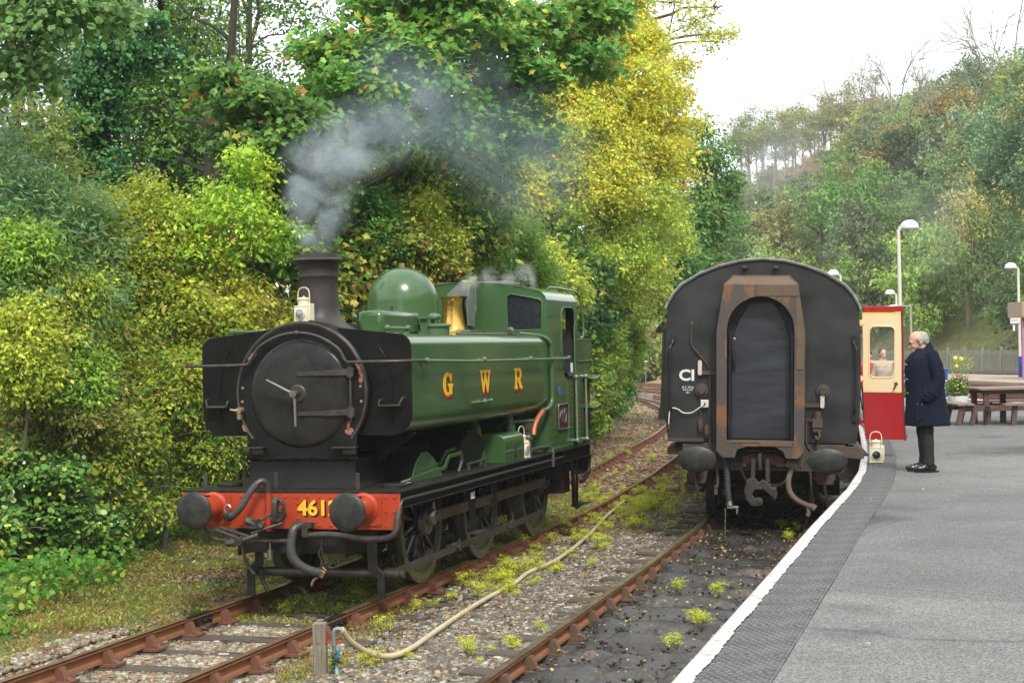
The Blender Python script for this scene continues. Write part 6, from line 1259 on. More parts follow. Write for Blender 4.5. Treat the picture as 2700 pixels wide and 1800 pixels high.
# bare stems seen between the leaves
g0 = [(560, 640, 620, -20, 28.5, .12), (545, 900, 545, 200, 29, .15), (395, 520, 385, 800, 26.5, .10), (660, -20, 640, 420, 28, .06), (590, 420, 610, 60, 27.5, .06), (110, 650, 60, 100, 27.5, .09), (650, 950, 655, 620, 25.2, .10)]
for i, (x0_, y0_, x1_, y1_, d, r) in enumerate(g0):
    if y0_ < y1_: x0_, y0_, x1_, y1_ = x1_, y1_, x0_, y0_
    a = Vector(at(x0_, y0_, d)); b_ = Vector(at(x1_, y1_, d)); zb = float(gh(a.x, a.y)); fo = Vector((a.x - (b_.x - a.x) * .15, a.y, zb - .1))
    g = G(); g.tube([fo, a, a.lerp(b_, .5) + Vector((.05, 0, 0)), b_], lambda t: r * (1 - .45 * t), 8, 4); rs_ = np.random.default_rng(i)
    for j in range(4): s_ = a.lerp(b_, .3 + .17 * j); limb(g, s_, s_ + Vector(unit(rs_.normal(size=3))) * 1.1 + Vector((0, 0, .7)), r * .35, r * .1, rs_, 5)
    o = g.build('bare_tree', bark if i in (2, 5, 6) else darkbark); tag(o, ('dark tree leaning right at the top left, beside the maple', 'dark upright tree behind the maple left of the smoke', 'grey tree right of the ivy covered trunk', 'thin straight dark tree near the top left, left of the maple', 'thin dark tree behind the orange maple leaves', 'grey tree at the far left behind the olive bush', 'pale lichened tree just above the left tank', 'dark tree left of the leaning pair, top left')[i], 'tree', 'bare trees among the leaves')
# ivy clad trunk
iv = [P3(262 + 14 * math.sin(i), y, 24.5, .42 + .14 * math.sin(i * 1.7) , None, .5) for i, y in enumerate(range(-40, 690, 62))]
iv += [P3(200, 330, 24.3, .4), P3(340, 150, 24.8, .55), P3(150, 210, 24.6, .4), P3(330, 520, 24.2, .45), P3(190, 560, 24, .45), P3(400, 90, 24.9, .5)]
tree('tree', 'straight trunk smothered in glossy dark green ivy', 'tree', iv, 1500, 14, .068, [(.055, .19, .03, 4), (.09, .27, .05, 3), (.03, .10, .02, 2), (.15, .34, .08, 1)], 60, GT, base=at(280, 1000, 24.6)[:2], r0=.24, barkm=darkbark, shape='round', spray=.28, flat=.25, shell=.75, m=leafmat('ivy_leaf', .18, .26), twigs=.1)
# willow and left hand scrub
tree('shrub', 'grey green willow with narrow leaves at the left edge', 'shrub', [P3(70, 560, 21.5, .9), P3(160, 690, 21.2, .9), P3(10, 760, 21, .9), P3(130, 860, 20.8, .75), P3(40, 430, 22, .6)], 1300, 14, .115, [BG + (4,), (.22, .33, .16, 2), MG + (2,), OL + (1,)], 61, GT, shape='narrow', spray=.4, droop=.0, r0=.06)
tree('shrub', 'tall sapling crown of dull green round leaves at the top left corner', 'shrub', [P3(120, 60, 20.5, .7), P3(40, 150, 20.5, .5), P3(230, 20, 20.8, .6), P3(20, 10, 20.6, .6), P3(150, 190, 20.4, .35)], 420, 12, .095, [(.18, .29, .09, 3), MG + (2,), (.3, .42, .15, 1)], 62, GT, base=at(-60, 1300, 20.5)[:2], shape='round', spray=.4, shell=.2, droop=.35, r0=.04)
tree('shrub', 'sparse olive bush with thin twigs under the top left corner', 'shrub', [P3(60, 330, 23, .8), P3(130, 440, 23.2, .7), P3(20, 470, 23, .6)], 300, 12, .10, [OL + (3,), MG + (2,), YG + (1,)], 63, GT, spray=.45, shell=.2, r0=.05)
# yellow green scrub
Ysc = [YG + (4,), (.34, .40, .04, 4), LG + (2,), (.52, .46, .05, 2), (.42, .26, .07, 1), MG + (1.6,)]
tree('shrub', 'yellow green hazel scrub in the middle of the bank', 'shrub', [P3(330, 760, 23, .9), P3(250, 900, 22.6, .85), P3(420, 860, 23, .85), P3(380, 690, 23.4, .7), P3(480, 980, 22.8, .8), P3(330, 1040, 22.3, .8)], 2550, 13, .078, Ysc, 64, GT, spray=.4, r0=.05)
tree('shrub', 'rusty tinged bramble scrub at the lower left edge', 'shrub', [P3(60, 1010, 20.8, .85), P3(150, 1110, 20.9, .8), P3(20, 1180, 20.5, .7), P3(230, 1080, 21.5, .7)], 2025, 13, .07, [OL + (3,), (.36, .26, .08, 2), YG + (2.4,), MG + (2,), (.42, .28, .12, 1)], 65, GT, spray=.3, r0=.04)
tree('shrub', 'bright yellow leaved scrub beside the left tank of the engine', 'shrub', [P3(560, 790, 23.6, .85), P3(660, 860, 24.2, .8), P3(570, 930, 23.4, .8), P3(690, 980, 24.4, .7), P3(500, 700, 23.8, .65), P3(620, 1040, 23.6, .75)], 2250, 13, .078, [(.48, .48, .04, 4), YG + (3,), (.54, .42, .07, 2), (.46, .27, .10, 1.2), LG + (1.5,)], 66, GT, spray=.4, r0=.05)
tree('shrub', 'green and yellow bramble scrub low behind the left buffer', 'shrub', [P3(420, 1150, 22.4, .8), P3(540, 1180, 23.2, .75), P3(300, 1200, 21.8, .75), P3(620, 1150, 24.3, .7), P3(200, 1260, 21.3, .6), P3(520, 1290, 23, .5), P3(360, 1310, 22, .5)], 2850, 13, .07, Ysc + [(.08, .17, .03, 3)], 67, GT, spray=.32, r0=.04)
tree('shrub', 'dark ivy and bramble hummock at the foot of the bank, lower left', 'shrub', [P3(60, 1300, 20.3, .65), P3(160, 1370, 20.4, .5), P3(20, 1420, 19.8, .5), P3(290, 1400, 21.2, .4)], 1100, 14, .07, [(.10, .24, .03, 4), (.18, .34, .05, 3), (.36, .44, .06, 2)], 68, GT, shape='round', spray=.26, r0=.03, m=leafmat('ivy_leaf'))
tree('shrub', 'ash sapling with bright yellow green leaflets above the scrub', 'tree', [P3(640, 455, 23.4, .42), P3(560, 540, 23.3, .42), P3(680, 540, 23.5, .42), P3(460, 610, 23.3, .5), P3(600, 640, 23.2, .6), P3(720, 610, 23.8, .4), P3(500, 690, 23.3, .4)], 520, 15, .085, [(.42, .58, .05, 4), (.52, .62, .06, 2), LG + (2,), OR + (.3,)], 69, GT, shape='oval', spray=.36, flat=.7, shell=.25, r0=.035, barkm=twig)
# maples
MP = [(.15, .33, .05, 5), (.11, .25, .04, 4), (.24, .42, .07, 2.5), (.46, .46, .05, 1), (.65, .36, .06, .4)]
tree('maple_tree', 'broad leaved maple with orange tips left of the smoke', 'tree', [P3(600, 230, 24.6, .62, None, .35), P3(700, 290, 24.2, .7, None, .35), P3(640, 360, 24.3, .6, None, .3), P3(790, 340, 24.3, .6, None, .35), P3(720, 410, 24.4, .5, None, .3), P3(820, 410, 24.6, .42, None, .3), P3(690, 480, 24.8, .4)], 760, 12, .122, MP, 70, GT, base=at(640, 1000, 26)[:2], r0=.13, shape='maple', spray=.45, flat=.7, shell=.3, m=leafmat('leaf'))
tree('maple_tree', 'maple boughs reaching over the smoke at top centre', 'tree', [P3(880, 120, 25.2, .7, None, .4), P3(960, 230, 25, .75, None, .4), P3(1050, 120, 25.6, .9, None, .4), P3(1160, 210, 25.8, .95, None, .4), P3(1270, 100, 26.4, 1.0, None, .45), P3(1400, 70, 27, 1.0, None, .45), P3(1380, 210, 27, .9, None, .35), P3(1530, 150, 28, .9, None, .35), P3(1540, 30, 28, .9, None, .4), P3(1130, 330, 26, .8, None, .4), P3(1270, 300, 26.6, .8, None, .35), P3(1000, 350, 25.6, .7, None, .35), P3(1180, 20, 26, .9), P3(1000, 10, 25.5, .8), P3(850, 250, 25.5, .55, None, .4), P3(1400, 330, 27.4, .6, None, .3)],
     2300, 12, .125, MP + [(.20, .30, .03, 2)], 71, GT, base=at(860, 1000, 27.5)[:2], r0=.19, shape='maple', spray=.5, flat=.75, shell=.25, twigs=.8)
tree('maple_tree', 'maple foliage hanging low behind the chimney', 'tree', [P3(760, 560, 25.4, .7), P3(840, 500, 25.6, .6), P3(700, 660, 25.2, .55), P3(800, 680, 25.5, .55), P3(640, 720, 25.2, .5), P3(900, 560, 26.3, .6)], 820, 12, .11, [(.13, .29, .04, 5), (.09, .20, .03, 4), (.36, .42, .05, 2), (.5, .32, .06, .6)], 72, GT, base=at(740, 1000, 27)[:2], r0=.1, shape='maple', spray=.45, flat=.5, shell=.3)
tree('tree', 'drooping green and gold ash behind the drifting smoke', 'tree', [P3(1060, 470, 28, .8), P3(1180, 430, 28.4, .8), P3(1150, 560, 28, .8), P3(1280, 520, 29, .8), P3(1020, 600, 27.6, .7), P3(1250, 640, 28.8, .8), P3(1320, 420, 29.4, .7), P3(950, 480, 27.6, .6)], 1150, 14, .12, [(.17, .30, .05, 4), (.30, .40, .06, 3), (.50, .50, .07, 1.3), (.10, .20, .04, 2)], 73, GT, base=at(1100, 1000, 30)[:2], r0=.14, shape='oval', spray=.5, droop=.5, shell=.3)
tree('shrub', 'orange brown and green bush between the chimney and the dome', 'shrub', [P3(960, 690, 26.4, .55), P3(1050, 660, 26.8, .6), P3(900, 740, 26, .5), P3(1130, 700, 27.2, .55), P3(1000, 760, 26.4, .5), P3(830, 760, 25.6, .5)], 900, 12, .11, [(.46, .32, .07, 2), (.44, .44, .07, 2.5), (.28, .36, .06, 3), MG + (3,), BR + (1,)], 74, GT, spray=.38, r0=.05, shape='maple')
tree('shrub', 'withered brown leaved branches just above the left tank', 'shrub', [P3(620, 830, 25.2, .4), P3(700, 850, 25.4, .4), P3(540, 880, 25, .35)], 240, 12, .12, [(.36, .20, .09, 3), (.30, .26, .05, 2), (.45, .28, .14, 1)], 75, GT, spray=.35, r0=.03, shape='maple')
# ivy hedge running away beside the line
ED_ = [(.07, .17, .03, 5), (.12, .26, .04, 4), (.045, .11, .03, 3), (.26, .30, .05, 1)]
hd = [(1120, 640, 29), (1200, 740, 31), (1270, 690, 32), (1330, 780, 33.5), (1390, 690, 35), (1430, 820, 36.5), (1470, 740, 39), (1500, 860, 40)]
tree('ivy_hedge', 'dark ivy covered thicket behind the engine cab', 'hedge', [P3(a, b_, c_, 1.15, 1.2, 1.3) for a, b_, c_ in hd], 2300, 14, .11, ED_, 76, GT, spray=.4, shell=.7, flat=.3, r0=.1, barkm=darkbark, shape='round')
tree('ivy_hedge', 'green thicket trailing down to the distant left-hand rail', 'hedge', [P3(a, b_, c_, 1.5, 1.6, 1.6) for a, b_, c_ in ((1520, 800, 43), (1500, 930, 46), (1550, 850, 50), (1540, 950, 56), (1570, 740, 49), (1580, 900, 62), (1480, 960, 41))], 1900, 14, .15, [(.10, .24, .03, 4), (.17, .31, .05, 3), (.06, .14, .03, 2), (.36, .40, .05, 2)], 77, GT, spray=.5, shell=.7, flat=.3, r0=.1, barkm=darkbark)
tree('shrub', 'yellow green bush at the foot of the thicket just right of the cab', 'shrub', [P3(1490, 990, 40, .9), P3(1500, 1060, 39, .6), P3(1520, 1040, 44, .6)], 600, 13, .13, [(.38, .44, .04, 3), (.2, .32, .04, 3), (.4, .34, .06, 1)], 78, GT, r0=.05, spray=.4)
# yellow ash and dark tree to its right
AY = [(.70, .58, .04, 5), (.56, .56, .06, 5), (.72, .48, .04, 1.3), (.34, .44, .07, 3), (.56, .34, .05, .3)]
al = [(1500, 480, 40, 1.3), (1610, 430, 41, 1.45), (1700, 350, 42, 1.3), (1560, 300, 41, 1.4), (1650, 210, 42, 1.4), (1570, 140, 42, 1.4), (1740, 450, 42.5, 1.05), (1690, 560, 42, 1.2), (1600, 600, 41, 1.15), (1510, 610, 39.5, .95), (1640, 680, 41, .95), (1750, 560, 43, .75), (1700, 110, 43, 1.0), (1640, 30, 43, 1.2), (1760, 270, 43, .75), (1480, 380, 40, 1.1), (1430, 470, 39.5, 1.0), (1440, 300, 40.5, 1.1), (1400, 560, 39, .9), (1460, 200, 41, 1.0), (1350, 480, 38, .9), (1330, 330, 39, .9), (1290, 560, 37.5, .7), (1400, 660, 38.5, .8), (1480, 730, 39, .8), (1560, 780, 41, .8), (1640, 780, 43, .7), (1820, 330, 44, .5), (1790, 620, 44, .5), (1720, 660, 42.5, .7), (1560, 700, 40, .7), (1760, 370, 43.5, .7), (1790, 170, 44, .45), (1560, 20, 43, 1.1)]
tree('ash_tree', 'younger green and gold ash below the large yellow one', 'tree', [P3(*a) for a in al if a[1] > 540], 3600, 13, .10, [(.33, .46, .06, 4), (.22, .36, .05, 3), (.58, .60, .07, 2.5), (.66, .52, .05, 1)], 84, GT, base=at(1400, 1000, 43)[:2], r0=.13, spray=.5, shell=.3, flat=.5, droop=.35, twigs=1.2, barkm=twig)
tree('ash_tree', 'large golden yellow ash tree rising behind the engine cab', 'tree', [P3(*a) for a in al if a[1] <= 540], 8600, 13, .112, AY, 80, GT, base=at(1440, 1000, 47)[:2], r0=.22, spray=.55, shell=.3, flat=.5, droop=.35, twigs=1.6, barkm=twig, thick=.22)
tree('ash_tree', 'thin topmost ash branches spreading against the white sky', 'tree', [P3(1830, 60, 44, .9), P3(1900, 110, 44.5, .7), P3(1780, 10, 44, .8), P3(1880, 20, 44.5, .5), P3(1930, 90, 44.8, .35), P3(1850, 470, 44, .5)], 150, 10, .12, [(.50, .52, .08, 3), (.56, .48, .06, 2), (.24, .30, .06, 1)], 81, GT, base=at(1480, 1000, 49)[:2], r0=.13, spray=.55, shell=.1, flat=.4, droop=.3, twigs=1.4)
tree('oak_tree', 'dark green tree standing right of the yellow ash against the sky', 'tree', [P3(1850, 430, 58, 1.2), P3(1870, 560, 58, 1.5), P3(1810, 620, 57, 1.6), P3(1840, 720, 56, 1.4), P3(1880, 650, 58.5, 1.1), P3(1835, 350, 58.5, .6), P3(1740, 740, 55, 1.5), P3(1680, 740, 54, 1.5), P3(1900, 490, 58, .8)], 2600, 14, .17, [(.09, .20, .03, 5), (.13, .28, .05, 3), (.13, .2, .04, 1), (.28, .16, .06, .5)], 82, GT, base=at(1760, 1000, 62)[:2], r0=.3, spray=.75, shell=.4, flat=.5, barkm=darkbark)
tree('shrub', 'mixed green and gold tree lower left of the carriage roof', 'tree', [P3(1620, 790, 49, 1.1), P3(1640, 740, 47, 1.2), P3(1700, 750, 51, 1.0), P3(1600, 700, 45, 1.2), P3(1700, 690, 49, 1.0)], 1700, 13, .13, [(.26, .36, .04, 4), (.46, .48, .04, 3), (.13, .24, .04, 2), (.6, .4, .05, 1)], 83, GT, base=at(1440, 1000, 51)[:2], r0=.10, spray=.6, shell=.4, droop=.3)
# scrub along the foot of the bank and in the hollow behind the dome
SHB = [('bright leaved bush beside the bunker of the engine', (1500, 1000, 42), .9, 1), ('yellow green bush at the foot of the thicket, beyond the bunker', (1530, 975, 50), 1.0, 0), ('low green bush where the bank meets the distant rail', (1585, 985, 62), .8, 2), ('ivy hung bush over the distant left-hand rail', (1590, 900, 56), .9, 1), ('dark green bush leaning to the line behind the bunker', (1560, 1010, 50), .75, 2), ('yellow green bush under the ash, right of the bunker rail', (1560, 920, 46), .75, 0), ('green bush with ivy low beside the line', (1520, 1060, 42), .6, 1), ('green bush hanging over the bank below the ash', (1600, 840, 52), .9, 1),
       ('green bush high behind the safety valve', (1240, 640, 30), .8, 2), ('yellow green spray of leaves behind the dome', (1090, 590, 27), .75, 0), ('mid green bush between dome and smoke', (980, 560, 26.5), .7, 2), ('pale green bush above the cab roof', (1330, 640, 32), .9, 1), ('golden green bush right of the cab roof', (1430, 700, 35), .9, 0), ('dense green bush right of the cab rail', (1500, 840, 41.5), 1.1, 1),
       ('pale yellow bush at the far left above the brambles', (170, 800, 20.9), .55, 0), ('yellow green bush above the willow', (270, 600, 22.6), .6, 0), ('yellow leaved bush halfway up the left edge', (40, 640, 20.4), .45, 1), ('gold and green bush left of the ash sapling', (400, 560, 23.2), .55, 0), ('yellow green bush low at the left edge', (40, 900, 19.9), .55, 0), ('bright scrub at the left beside the brambles', (180, 980, 20.7), .55, 1)]
for i, (lab, (px, py, d), r, c_) in enumerate(SHB):
    pl_ = [[(.50, .52, .05, 4), (.36, .44, .05, 3), (.56, .44, .07, 1), (.2, .3, .04, 1)], [(.27, .42, .05, 4), (.18, .32, .04, 3), (.44, .48, .06, 1.5)], [(.14, .31, .05, 4), (.20, .38, .06, 3), (.08, .18, .03, 2)]][c_]
    tree('shrub', lab, 'shrub', [P3(px, py, d, r), P3(px + 60 * r, py + 70 * r, d + .2, r * .75), P3(px - 60 * r, py + 55 * r, d, r * .7), P3(px + 10, py + 120 * r, d, r * .8)], int((420 + 260 * r) * (1.7 if d < 33 else 1.3)), 13, (.048 + .0011 * d) if d < 33 else (.075 + .0012 * d), pl_, 500 + i, GT, r0=.04, spray=.42, shell=.35)
# bushes beyond the distant line
for i, (px, py, d, r, lab, c_) in enumerate(((1640, 945, 128, 3.0, 'green bush beyond the distant rails', 0), (1700, 930, 132, 2.6, 'yellow orange bush beyond the distant rails, behind the white square sign', 1), (1745, 945, 126, 2.6, 'pale yellow bush beyond the distant rails, touching the carriage', 2), (1650, 945, 136, 1.8, 'orange tinted sapling below the bright field', 3))):
    pl_ = [[(.10, .18, .03, 3), (.2, .25, .04, 1)], [(.40, .34, .05, 3), (.34, .22, .06, 2), (.2, .24, .04, 2)], [(.30, .32, .06, 3), (.16, .2, .05, 2)], [(.42, .30, .08, 3), (.3, .28, .06, 2)]][c_]
    tree('bush', lab, 'bush', [P3(px, py, d, r), P3(px + 30, py + 20, d, r * .7), P3(px - 25, py + 15, d, r * .7)], 420, 12, .42, pl_, 90 + i, 'bushes beyond the distant rails', r0=.08, spray=1.2)
# low green herbs, brambles and moss at the foot of the bank
def cover(name, n, f, size, pal, seed, shape='oval', x0=-8, x1=4, y0=-4, y1=20, h=(.02, .2), yp=1.2, **kw):
    rs = np.random.default_rng(seed); x = rs.uniform(x0, x1, n); y = y0 + (y1 - y0) * rs.random(n) ** yp; k_ = rs.random(n) < f(x, y); x, y = x[k_], y[k_]
    z = gh(x, y) + rs.uniform(h[0], h[1], len(x)) * ncell(x, y, 1.7, 44) * 1.4
    L = [(a, b_, c_, .05, .05, .04) for a, b_, c_ in zip(x, y, z)]
    return L
def carpet(name, n, f, size, pal, seed, shape='oval', per=7, spray=.12, **kw):
    L = np.array(cover(name, n, f, size, pal, seed, **{k: v for k, v in kw.items() if k in ('x0', 'x1', 'y0', 'y1', 'h', 'yp')}))
    rs = np.random.default_rng(seed + 1); N_ = len(L); P = L[:, None, :3] + rs.normal(size=(N_, per, 3)) * [spray, spray, spray * .35]
    a = unit(rs.normal(size=(N_, per, 3)) + [0, 0, kw.get('up', .3)]); n_ = unit(rs.normal(size=(N_, per, 3)) * .5 + [0, 0, .8]); b = unit(np.cross(n_, a)); T = SH_[shape]; sz = size * rs.uniform(.5, 1.3, (N_, per, 1, 1))
    V = P[:, :, None] + sz * (a[:, :, None] * (T[:, 0] - .3)[None, None, :, None] + b[:, :, None] * T[:, 1][None, None, :, None])
    cols = np.array([p[:3] for p in pal]); pw = np.array([p[3] for p in pal], float); pw /= pw.sum(); C = cols[rs.choice(len(cols), N_, p=pw)][:, None] * rs.uniform(.7, 1.3, (N_, per, 1))
    kk = len(T); M_ = N_ * per; return npmesh(name, V.reshape(-1, 3), np.arange(M_ * kk).reshape(M_, kk), leafmat('leaf'), None, np.repeat(C.reshape(-1, 3), kk, 0), 'stuff')
herb = [(.14, .36, .05, 4), (.10, .27, .04, 3), (.30, .46, .06, 2), (.44, .44, .07, 1)]
edge = lambda x, y: -3.05 - .16 * np.clip(y, -2, 10) - .9 * (ncell(x, y, .9, 50) - .5)
carpet('bank_herbs', 9000, lambda x, y: (x < edge(x, y)) * (.3 + .7 * ncell(x, y, 1.1, 51) > .45), .075, herb, 5, 'round', 7, .11, x0=-8, x1=-2.2, y0=-3, y1=14, h=(.0, .42))
carpet('moss_and_weeds', 16000, lambda x, y: (x > edge(x, y) - .4) * (ncell(x, y, 1.6, 52) > .38) * (x < -.85) * (ncell(x, y, 1.6, 52) > .95 - .5 * (y > -.5) - .35 * (x < -1.6)), .045, [(.28, .32, .05, 4), (.17, .26, .05, 3), (.34, .22, .09, 3), (.40, .12, .06, .6), (.40, .44, .08, 2)], 6, 'oval', 10, .06, x0=-5.5, x1=-.8, y0=-3.5, y1=18, h=(0, .10), up=1.0)
carpet('moss_and_weeds', 7000, lambda x, y: (np.abs(x) < .72) * (y > .1 + .5 * ncell(x, y, 2, 53)) * (ncell(x, y, 2.2, 54) > .3), .040, [(.30, .36, .05, 4), (.20, .26, .05, 3), (.26, .17, .08, 2), (.44, .50, .07, 2)], 7, 'oval', 9, .05, x0=-.75, x1=.75, y0=0, y1=16, h=(0, .12), up=1.0)
wf = lambda x, y: (np.abs(x - XA(y) - (1.25 + .25 * (y > 8))) < .5 + .25 * ncell(x, y, 1, 56)) * (ncell(x, y, 1.3, 55) > .42)
carpet('moss_and_weeds', 9000, wf, .032, [(.36, .36, .06, 4), (.24, .26, .05, 3), (.34, .18, .08, 3), (.50, .48, .08, 2)], 8, 'oval', 9, .05, x0=.8, x1=2.4, y0=-4, y1=22, h=(0, .09), up=1.0)
# feathery yellow green weeds beside and between the rails, one object each
def weed_mesh(seed, sz=1):
    rs = np.random.default_rng(seed); g = G(); tips = []
    for i in range(9):
        a = rs.uniform(0, 2 * PI); r = rs.uniform(.02, .11); h = rs.uniform(.10, .24); g.tube([(0, 0, 0), (r * .5 * math.cos(a), r * .5 * math.sin(a), h * .6), (r * math.cos(a), r * math.sin(a), h)], .004, 4); tips.append((r * math.cos(a), r * math.sin(a), h))
    return g, np.array(tips)
WD = []
wc = [(.58, .60, .03, 4), (.70, .66, .05, 3), (.42, .48, .04, 2)]
for s_ in range(5):
    r = empty('weed_plant', (0, 0, -50), 'tuft of feathery yellow green weed growing in the ballast beside the rails', 'weed', 'feathery weeds beside the rails'); g, tp = weed_mesh(s_); g.build('stems', mat('weed_stem', (.22, .24, .06), .7), r)
    foliage('leaves', [tuple(t_) + (.05, .05, .04) for t_ in tp], 58, 13, .015, wc, 200 + s_, r, spray=.06, shell=.2, flat=.5); WD.append(r)
wp = []
for (x_, y_) in ((905, 1595), (950, 1560), (1020, 1560), (1040, 1530), (1130, 1530), (1260, 1480), (1290, 1455), (1310, 1480), (1330, 1500), (1370, 1440), (1395, 1420), (1400, 1450), (1420, 1470), (1390, 1505), (1460, 1430), (1480, 1400), (1520, 1420), (1500, 1380), (1540, 1370), (1540, 1250), (1570, 1290), (1590, 1260), (1560, 1320), (1610, 1300), (1640, 1290), (1620, 1250), (1660, 1240), (1650, 1320), (1690, 1290), (1700, 1310), (1720, 1300), (1745, 1290), (1680, 1345), (1710, 1330), (1735, 1270), (1765, 1310), (1780, 1290), (1600, 1330), (1575, 1350), (1760, 1265), (1480, 1270), (1500, 1290), (1530, 1300), (1545, 1210), (1240, 1745), (1265, 1760), (1300, 1730), (1060, 1735), (1350, 1725), (1425, 1680), (880, 1750), (960, 1740), (980, 1755), (1085, 1740), (830, 1480), (860, 1530), (1010, 1530), (760, 1600), (700, 1560), (1070, 1575), (1015, 1640), (1100, 1590), (1145, 1580), (665, 1740), (990, 1330), (1760, 1190), (1720, 1210), (1650, 1200), (1610, 1215)):
    p = gz(x_, y_, -.12); wp.append((float(p[0]), float(p[1])))
rw = random.Random(9)
for i in range(95):
    y = rw.uniform(2, 24); x = float(XA(y)) + (rw.gauss(1.55, .3) if rw.random() < .8 or y > 11 else rw.gauss(0, .3)); wp.append((x, y))
for i in range(26):
    y = rw.uniform(8.5, 22); x = float(XA(y)) + rw.uniform(1.2, 2.6); wp.append((x, y))
for i, (x, y) in enumerate(wp):
    s_ = WD[i % 5]; o = s_ if i < 5 else dup(s_); dx_ = x - float(XA(y)); o['label'] = 'feathery yellow green weed %s, %s' % ('between the rails under the engine' if abs(dx_) < .75 else ('left of the engine rails' if dx_ < 0 else ('against the right-hand engine rail' if dx_ < 1.25 else 'in the ballast between the two lines')), 'in front of the buffers' if y < 0 else ('beside the engine wheels' if y < 7.5 else ('just behind the engine' if y < 13 else 'well beyond the engine'))); o.location = (x, y, float(gh(x, y)) - .01); o.rotation_euler.z = rw.uniform(0, 6.28); k_ = rw.uniform(.4, 1.1) * (.85 if y < 3 else 1.05); o.scale = (k_ * 1.15, k_ * 1.15, k_)
for i, (px, py) in enumerate(((2010, 1600), (1835, 1640), (1785, 1710), (1790, 1560), (1850, 1655), (2100, 1400), (2080, 1425), (1900, 1570), (2060, 1395))):
    p = gz(px, py, ZB - .14); o = dup(WD[i % 5], (float(p[0]), float(p[1]), ZB - .16), rw.uniform(0, 6), 'tuft of green weed growing in the black clay between the platform rails', 'weeds in the black clay'); o.scale = (.9, .9, .7)

# ------------------------------------------------------------------ wooded hill on the right
hl = bpy.data.materials.new('hill_leaf'); hl.use_nodes = True; t = hl.node_tree; b = t.nodes['Principled BSDF']; b.inputs['Roughness'].default_value = .6; b.inputs['Specular IOR Level'].default_value = .25
a = N(t, 'ShaderNodeAttribute'); a.attribute_name = 'Col'; oi = N(t, 'ShaderNodeObjectInfo'); mu = N(t, 'ShaderNodeMixRGB', blend_type='MULTIPLY'); mu.inputs[0].default_value = 1
t.links.new(a.outputs['Color'], mu.inputs[1]); t.links.new(oi.outputs['Color'], mu.inputs[2]); t.links.new(mu.outputs[0], b.inputs['Base Color'])
tr = N(t, 'ShaderNodeBsdfTranslucent'); t.links.new(mu.outputs[0], tr.inputs[0]); mx = N(t, 'ShaderNodeMixShader'); mx.inputs[0].default_value = .3; t.links.new(b.outputs[0], mx.inputs[1]); t.links.new(tr.outputs[0], mx.inputs[2]); t.links.new(mx.outputs[0], t.nodes['Material Output'].inputs[0])
GP = [(1, 1, 1, 3), (.8, .85, .8, 2), (1.25, 1.15, .9, 1)]
HT_ = []
for s_ in range(6):
    rs = np.random.default_rng(300 + s_); r = empty('hill_tree', (0, 0, -60)); lo = [(0, 0, 1.15, .62)] + [(.55 * math.cos(q), .55 * math.sin(q), 1.0 + .35 * math.sin(q * 2 + s_), .48) for q in np.arange(0, 6.2, 1.25)] + [(.2, 0, 1.7, .42), (0, .3, .55, .55)]
    g = G(); g.tube([(0, 0, -.3), (.02, 0, .5), (0, .03, 1.3)], lambda t_: .07 * (1 - .7 * t_), 7, 3)
    for l in lo: limb(g, (0, 0, .55), l[:3], .03, .008, rs, 4)
    g.build('trunk', twig if s_ % 2 else bark, r)
    foliage('crown', lo, 620 if s_ < 4 else 260, 9, .085, GP, 310 + s_, r, spray=.2, shell=.45 if s_ < 4 else .1, m=hl, flat=.5, thick=.4); HT_.append(r)
# tall thin beeches on the crest: long bare pale stems under a flat brown green crown
palest = mat('pale_beech_stem', (.30, .26, .20), .8, var=(.2, .17, .12), vscale=2)
BT = []
for s_ in range(4):
    rs = np.random.default_rng(330 + s_); r = empty('crest_tree', (0, 0, -60)); g = G(); g.tube([(0, 0, -.4), (.1, 0, 2.5), (-.05, .1, 5), (0, 0, 8)], lambda t_: .17 * (1 - .75 * t_), 6, 4)
    lo = [(rs.uniform(-1.3, 1.3), rs.uniform(-1.3, 1.3), rs.uniform(5.6, 9), rs.uniform(.9, 1.3), rs.uniform(.9, 1.3), .8) for _ in range(9)]
    for l in lo:
        limb(g, (0, 0, rs.uniform(4, 5.5)), l[:3], .06, .015, rs, 4)
        for j in range(4): limb(g, l[:3], np.array(l[:3]) + rs.normal(size=3) * [.9, .9, .8] + [0, 0, .7], .02, .006, rs, 3)
    g.build('trunk', palest, r); foliage('crown', lo, 300, 8, .20, GP, 340 + s_, r, spray=.7, shell=.1, m=hl, thick=.4); BT.append(r)
def setcol(r, c):
    for ch in r.children:
        if ch.name.startswith('crown'): ch.color = (*c, 1)
HC = [((.20, .31, .10), 'mid green'), ((.31, .43, .11), 'bright green'), ((.11, .20, .08), 'dark green'), ((.22, .33, .22), 'blue green'), ((.37, .37, .13), 'olive yellow'), ((.42, .33, .13), 'gold brown'), ((.18, .27, .14), 'dull green'), ((.34, .42, .16), 'pale green')]
def dl(c): return tuple(min(1, x) for x in c)
def hcol(px, py, rw):
    if py < 330 and px < 2420: w_ = [1, .8, 1, .5, 2.4, 1.6, 2, 1]
    elif px > 2330 and 260 < py < 720: w_ = [1.5, 1.4, 1, 4, .8, .5, 1.6, 1.6]
    elif py > 700: w_ = [3, 2.5, 4, .5, .5, .2, 2, 1]
    else: w_ = [3, 3, 1, 1, 2, 1.2, 2, 2]
    return rw.choices(HC, w_)[0]
placed = []; rw = random.Random(21); cand = []; labs = {}
npr = 0; first = [False] * 6
